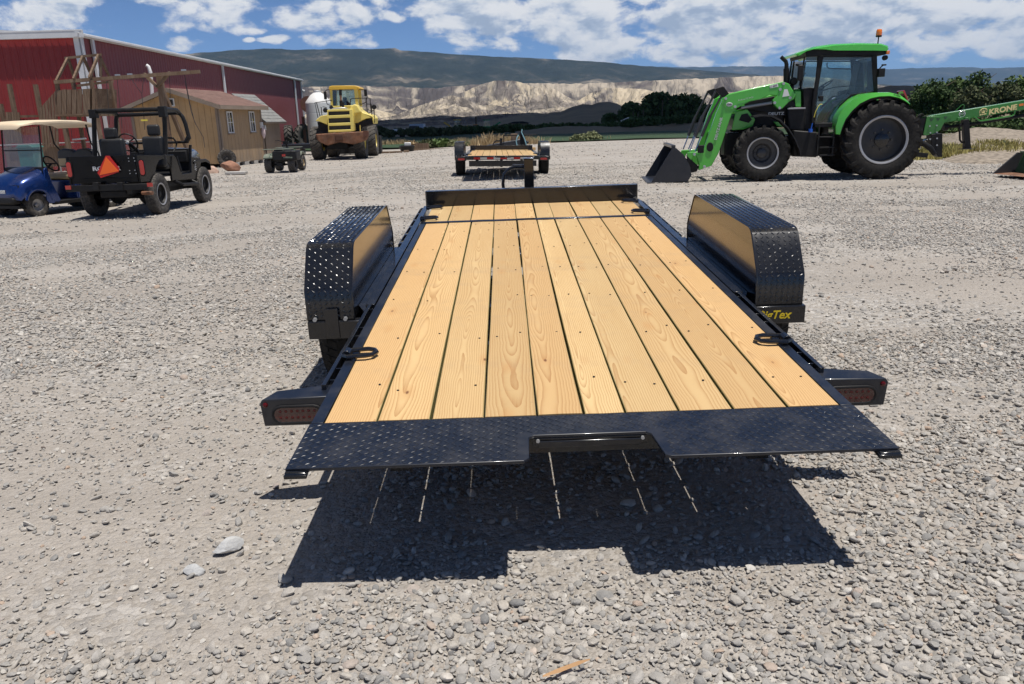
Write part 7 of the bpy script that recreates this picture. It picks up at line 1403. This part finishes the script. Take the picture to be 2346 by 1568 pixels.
# wooden things at the yard edge
def junk(name, px, py, Y, sx, sy, sz, mat, label, cat, bev=.01, rz=0):
    p = Wp(px, py, Y); g = G(); g.box(-sx / 2, sx / 2, -sy / 2, sy / 2, 0, sz); return lone(name, g, mat, label, cat, (p.x, Y, float(gz(p.x, Y)) - .02), bev, rz=rz)
def slat_crate(px, Y, w, h, label):
    p = Wp(px, 330, Y); t = thing('slatted_crate', label, 'crate', (p.x, Y, float(gz(p.x, Y))))
    for k in range(6): g = G(); x = -w / 2 + k * w / 6; g.box(x, x + w / 6 - .03, -.3, -.27, 0, h); obj('slat', g, MT['oldw'], t)
    g = G(); g.box(-w / 2, w / 2, -.26, .3, .05, h - .05); obj('box_body', g, MT['oldw'], t)
slat_crate(967, 50.5, .8, .38, 'grey slatted crate at the yard edge right of the wheel loader')
def dark_bin(px, Y, w, h):
    p = Wp(px, 330, Y); t = thing('black_tub', 'small black tub with pale lid right of the wheel loader', 'tub', (p.x, Y, float(gz(p.x, Y)))); g = G(); g.lathe([(w * .4, 0), (w * .5, h * .8), (w * .52, h * .85), (w * .4, h)], 14, Matrix(((1, 0, 0, 0), (0, 0, -1, 0), (0, 1, 0, 0), (0, 0, 0, 1)))); obj('tub', g, MT['satin'], t); g = G(); g.box(-w * .15, w * .25, -.15, .15, h * .9, h + .16); obj('lid', g, MT['white'], t, bev=.03)
dark_bin(932, 48.5, .95, .36)
g = G(); g.box(-1.2, 1.2, -.1, .1, 0, .12); lone('timber', g, MT['oldx'], 'grey timber lying on the gravel right of the black tub', 'timber', (Wp(985, 335, 49).x, 49.2, float(gz(-6, 49)) - .02), .01, rz=.05)
g = G(); g.box(-1.1, .4, -.08, .08, 0, .1); g.box(.5, .8, -.1, .1, 0, .14); lone('timber', g, MT['oldx'], 'flat timber beside the wheel loader front tyre', 'timber', (Wp(905, 340, 47).x, 47, float(gz(-7, 47))), .01)
# black ramp or flat frame with hoses behind the far trailer
p = Wp(1155, 330, 42); t = thing('spare_trailer_tongue', 'black steel frame lying on planks behind the far trailer', 'steel frame', (p.x, 42, float(gz(p.x, 42)) + .0))
g = G(); g.prism([(-1.6, .2), (.9, .58), (1.3, .42), (1.1, .26), (-1.6, .0)], 'y', -.5, .5); obj('frame_body', g, MT['dblack'], t, bev=.02)
g = G(); g.box(-1.5, 1.6, -.7, -.5, -.0, .16); obj('plank', g, MT['board'], t, bev=.01)
g = G(); g.box(.35, .7, -.2, .2, .52, .85); obj('valve_box', g, MT['oldw'], t, bev=.02)
p = Wp(1195, 318, 27.5); t = thing('hydraulic_hose_post', 'black tongue post with pale blue hoses in front of the far trailer headboard', 'hitch post', (p.x, 26.4, 0))
g = G(); g.prism([(-.11, .45), (.10, .45), (.12, .8), (.03, 1.12), (-.06, 1.08)], 'y', -.06, .06); g.box(-.62, .5, -.02, .02, .98, 1.01); g.box(-.62, -.59, -.02, .02, .5, 1.0); g.box(-.08, .08, -.08, .08, 0, .46); obj('post', g, MT['satin'], t, bev=.006)
hm = pm('pale_blue_hose', (.35, .62, .66), .4)
for pts in (((.0, -.08, 1.18), (-.02, -.08, 1.08), (.08, -.1, .85), (.14, -.1, .62), (.05, -.1, .5)), ((-.12, -.08, 1.0), (-.17, -.1, .92), (-.2, -.1, .8), (-.16, -.1, .55))): g = G(); g.tube(pts, .018, 6); obj('hose', g, hm, t)
# ---- across the field
def far_box(name, x0, x1, y0, y1, Y, dep, mat, label, cat, parts=2):
    a, b = Wp(x0, y1, Y), Wp(x1, y0, Y); w = (b.x - a.x) / parts; t = thing(name, label, cat, (a.x, Y, a.z))
    for k in range(parts): g = G(); g.box(k * w + .02, (k + 1) * w - .02, 0, dep, 0, b.z - a.z); obj('side_panel', g, mat, t, bev=.02)
    return t, a, b
t, a, b = far_box('box_trailer', 938, 970, 284, 300, 97, 2.6, MT['trailw'], 'pale blue white box trailer parked across the field', 'trailer')
for x in (.6, 1.1): g = G(); g.cyl((x, -.1, -.3), (x, .2, -.3), .35, 12); obj('wheel', g, MT['rub'], t)
p = Wp(955, 304, 95); t = thing('parked_pickup', 'dusty pickup parked in front of the pale box trailer', 'pickup', (p.x - .6, 95, -.1)); g = G(); g.prism([(-1.6, .3), (-1.6, .75), (-.5, .85), (-.2, 1.3), (.7, 1.3), (.9, .8), (1.7, .8), (1.7, .3)], 'y', 0, 1.6); obj('body', g, MT['rimg'], t, bev=.05); [obj('wheel', G().cyl((x, -.02, .3), (x, .2, .3), .3, 12), MT['rub'], t) for x in (-1.1, 1.1)]
p = Wp(916, 304, 96); t = thing('white_van', 'white van end at the left of the pale box trailer', 'van', (p.x - .3, 96, -.1)); g = G(); g.prism([(-1, .3), (-1, .6), (-.5, 1.0), (.8, 1.0), (.8, .3)], 'y', 0, 1.5); obj('body', g, MT['white'], t, bev=.05); [obj('wheel', G().cyl((x, -.02, .2), (x, .2, .2), .25, 12), MT['rub'], t) for x in (-.6, .5)]
def machine(px, py, Y, s, mat, label, kind):
    p = Wp(px, py, Y); t = thing('far_machine', label, 'farm machine', (p.x, Y, -.1))
    g = G(); g.box(-1.2 * s, 1.2 * s, 0, 1.2, .5 * s, 1.2 * s); obj('body', g, mat, t, bev=.05); g = G(); g.box(-.5 * s, .4 * s, .1, 1.1, 1.2 * s, 2.1 * s); obj('cab', g, MT['glass'], t); g = G(); g.box(-.6 * s, .5 * s, .05, 1.15, 2.1 * s, 2.25 * s); obj('cab_roof', g, mat, t)
    g = G(); g.bar((1.0 * s, .5, 1.1 * s), (2.2 * s, .5, 1.8 * s), .15, .2) if kind else g.bar((-1.2 * s, .5, 1.3 * s), (-2.1 * s, .5, 1.9 * s), .15, .2); obj('boom', g, mat, t)
    for x in (-.8, .8): obj('wheel', G().cyl((x * s, -.1, .45 * s), (x * s, .25, .45 * s), .45 * s, 14), MT['rub'], t)
machine(1049, 296, 103, .85, pm('far_yellow_paint', (.55, .34, .05), .5), 'yellow machine parked across the field', 0)
machine(1090, 298, 104, .55, pm('far_orange_paint', (.5, .16, .03), .5), 'small orange machine right of the yellow one across the field', 0)
machine(1116, 294, 106, .8, pm('far_green_paint', (.05, .25, .09), .5), 'green combine like machine behind the scrub across the field', 1)
a, b = Wp(1165, 289, 112), Wp(1211, 278, 112); t = thing('dark_barn', 'dark low barn half hidden in scrub across the field', 'barn', (a.x, 112, a.z - 1)); g = G(); g.box(0, b.x - a.x, 0, 4, 0, 1 + (b.z - a.z) * .6); obj('wall', g, MT['mound'], t); g = G(); g.prism([(-.3, 1 + (b.z - a.z) * .55), (b.x - a.x + .3, 1 + (b.z - a.z) * .55), (b.x - a.x - .8, 1 + (b.z - a.z)), (.8, 1 + (b.z - a.z))], 'y', -.2, 4.2); obj('roof', g, MT['satin'], t)
a, b = Wp(1429, 280, 150), Wp(1469, 272, 150); m = (b.x - a.x) / 2; t = thing('white_gable_shed', 'small white gabled shed in front of the grey mounds', 'shed', (a.x, 150, 0)); h = Wp(1448, 271, 150).z; e = Wp(1448, 279, 150).z
g = G(); g.prism([(0.2, -1), (m * 2 - .2, -1), (m * 2 - .2, e), (m, h - .1), (.2, e)], 'y', 0, 5); obj('wall', g, MT['trailw'], t); g = G(); g.prism([(-.3, e - .15), (m, h - .05), (m * 2 + .3, e - .15), (m * 2 + .3, e + .05), (m, h + .15), (-.3, e + .05)], 'y', -.2, 5.2); obj('roof', g, MT['white'], t)
for px, pyt, Y in ((1090, 268, 120), (1518, 230, 160), (1474, 252, 165), (1462, 258, 167), (1451, 256, 168)):
    p = Wp(px, pyt, Y); g = G(); g.cyl((0, 0, 0), (0, 0, p.z + .1), .14 if px == 1090 else .09, 6); lone('utility_pole', g, MT['bark'], None, None, (p.x, Y, -.1)); o = bpy.data.objects[-1] if 0 else None
PL = [o for o in bpy.data.objects if o.name.startswith('utility_pole')]
for o, l in zip(PL, ('thick pole rising from the scrub across the field', 'tall thin pole in front of the tallest dark tree', 'thin pole at the foot of the peaked grey mound', 'thin pole right of the white gabled shed', 'thin pole directly behind the white gabled shed')): tag(o, l, 'pole', 'poles beyond the field')
# ================================================= HAZE
def make_haze():
    g = G(); g.box(-26000, 26000, -26000, 26000, -4, 1080); m = bpy.data.materials.new('haze_air'); m.use_nodes = True; nt = m.node_tree; nt.nodes.clear()
    o = nt.nodes.new('ShaderNodeOutputMaterial'); v = nt.nodes.new('ShaderNodeVolumePrincipled'); v.inputs['Color'].default_value = (.42, .66, 1, 1); v.inputs['Density'].default_value = 4.0e-5; v.inputs['Anisotropy'].default_value = .0
    nt.links.new(v.outputs[0], o.inputs['Volume']); h = obj('haze', g, m, smooth=0); h['kind'] = 'stuff'; h['label'] = 'thin blue air haze over the whole valley'
HAZE = True
if HAZE: make_haze()
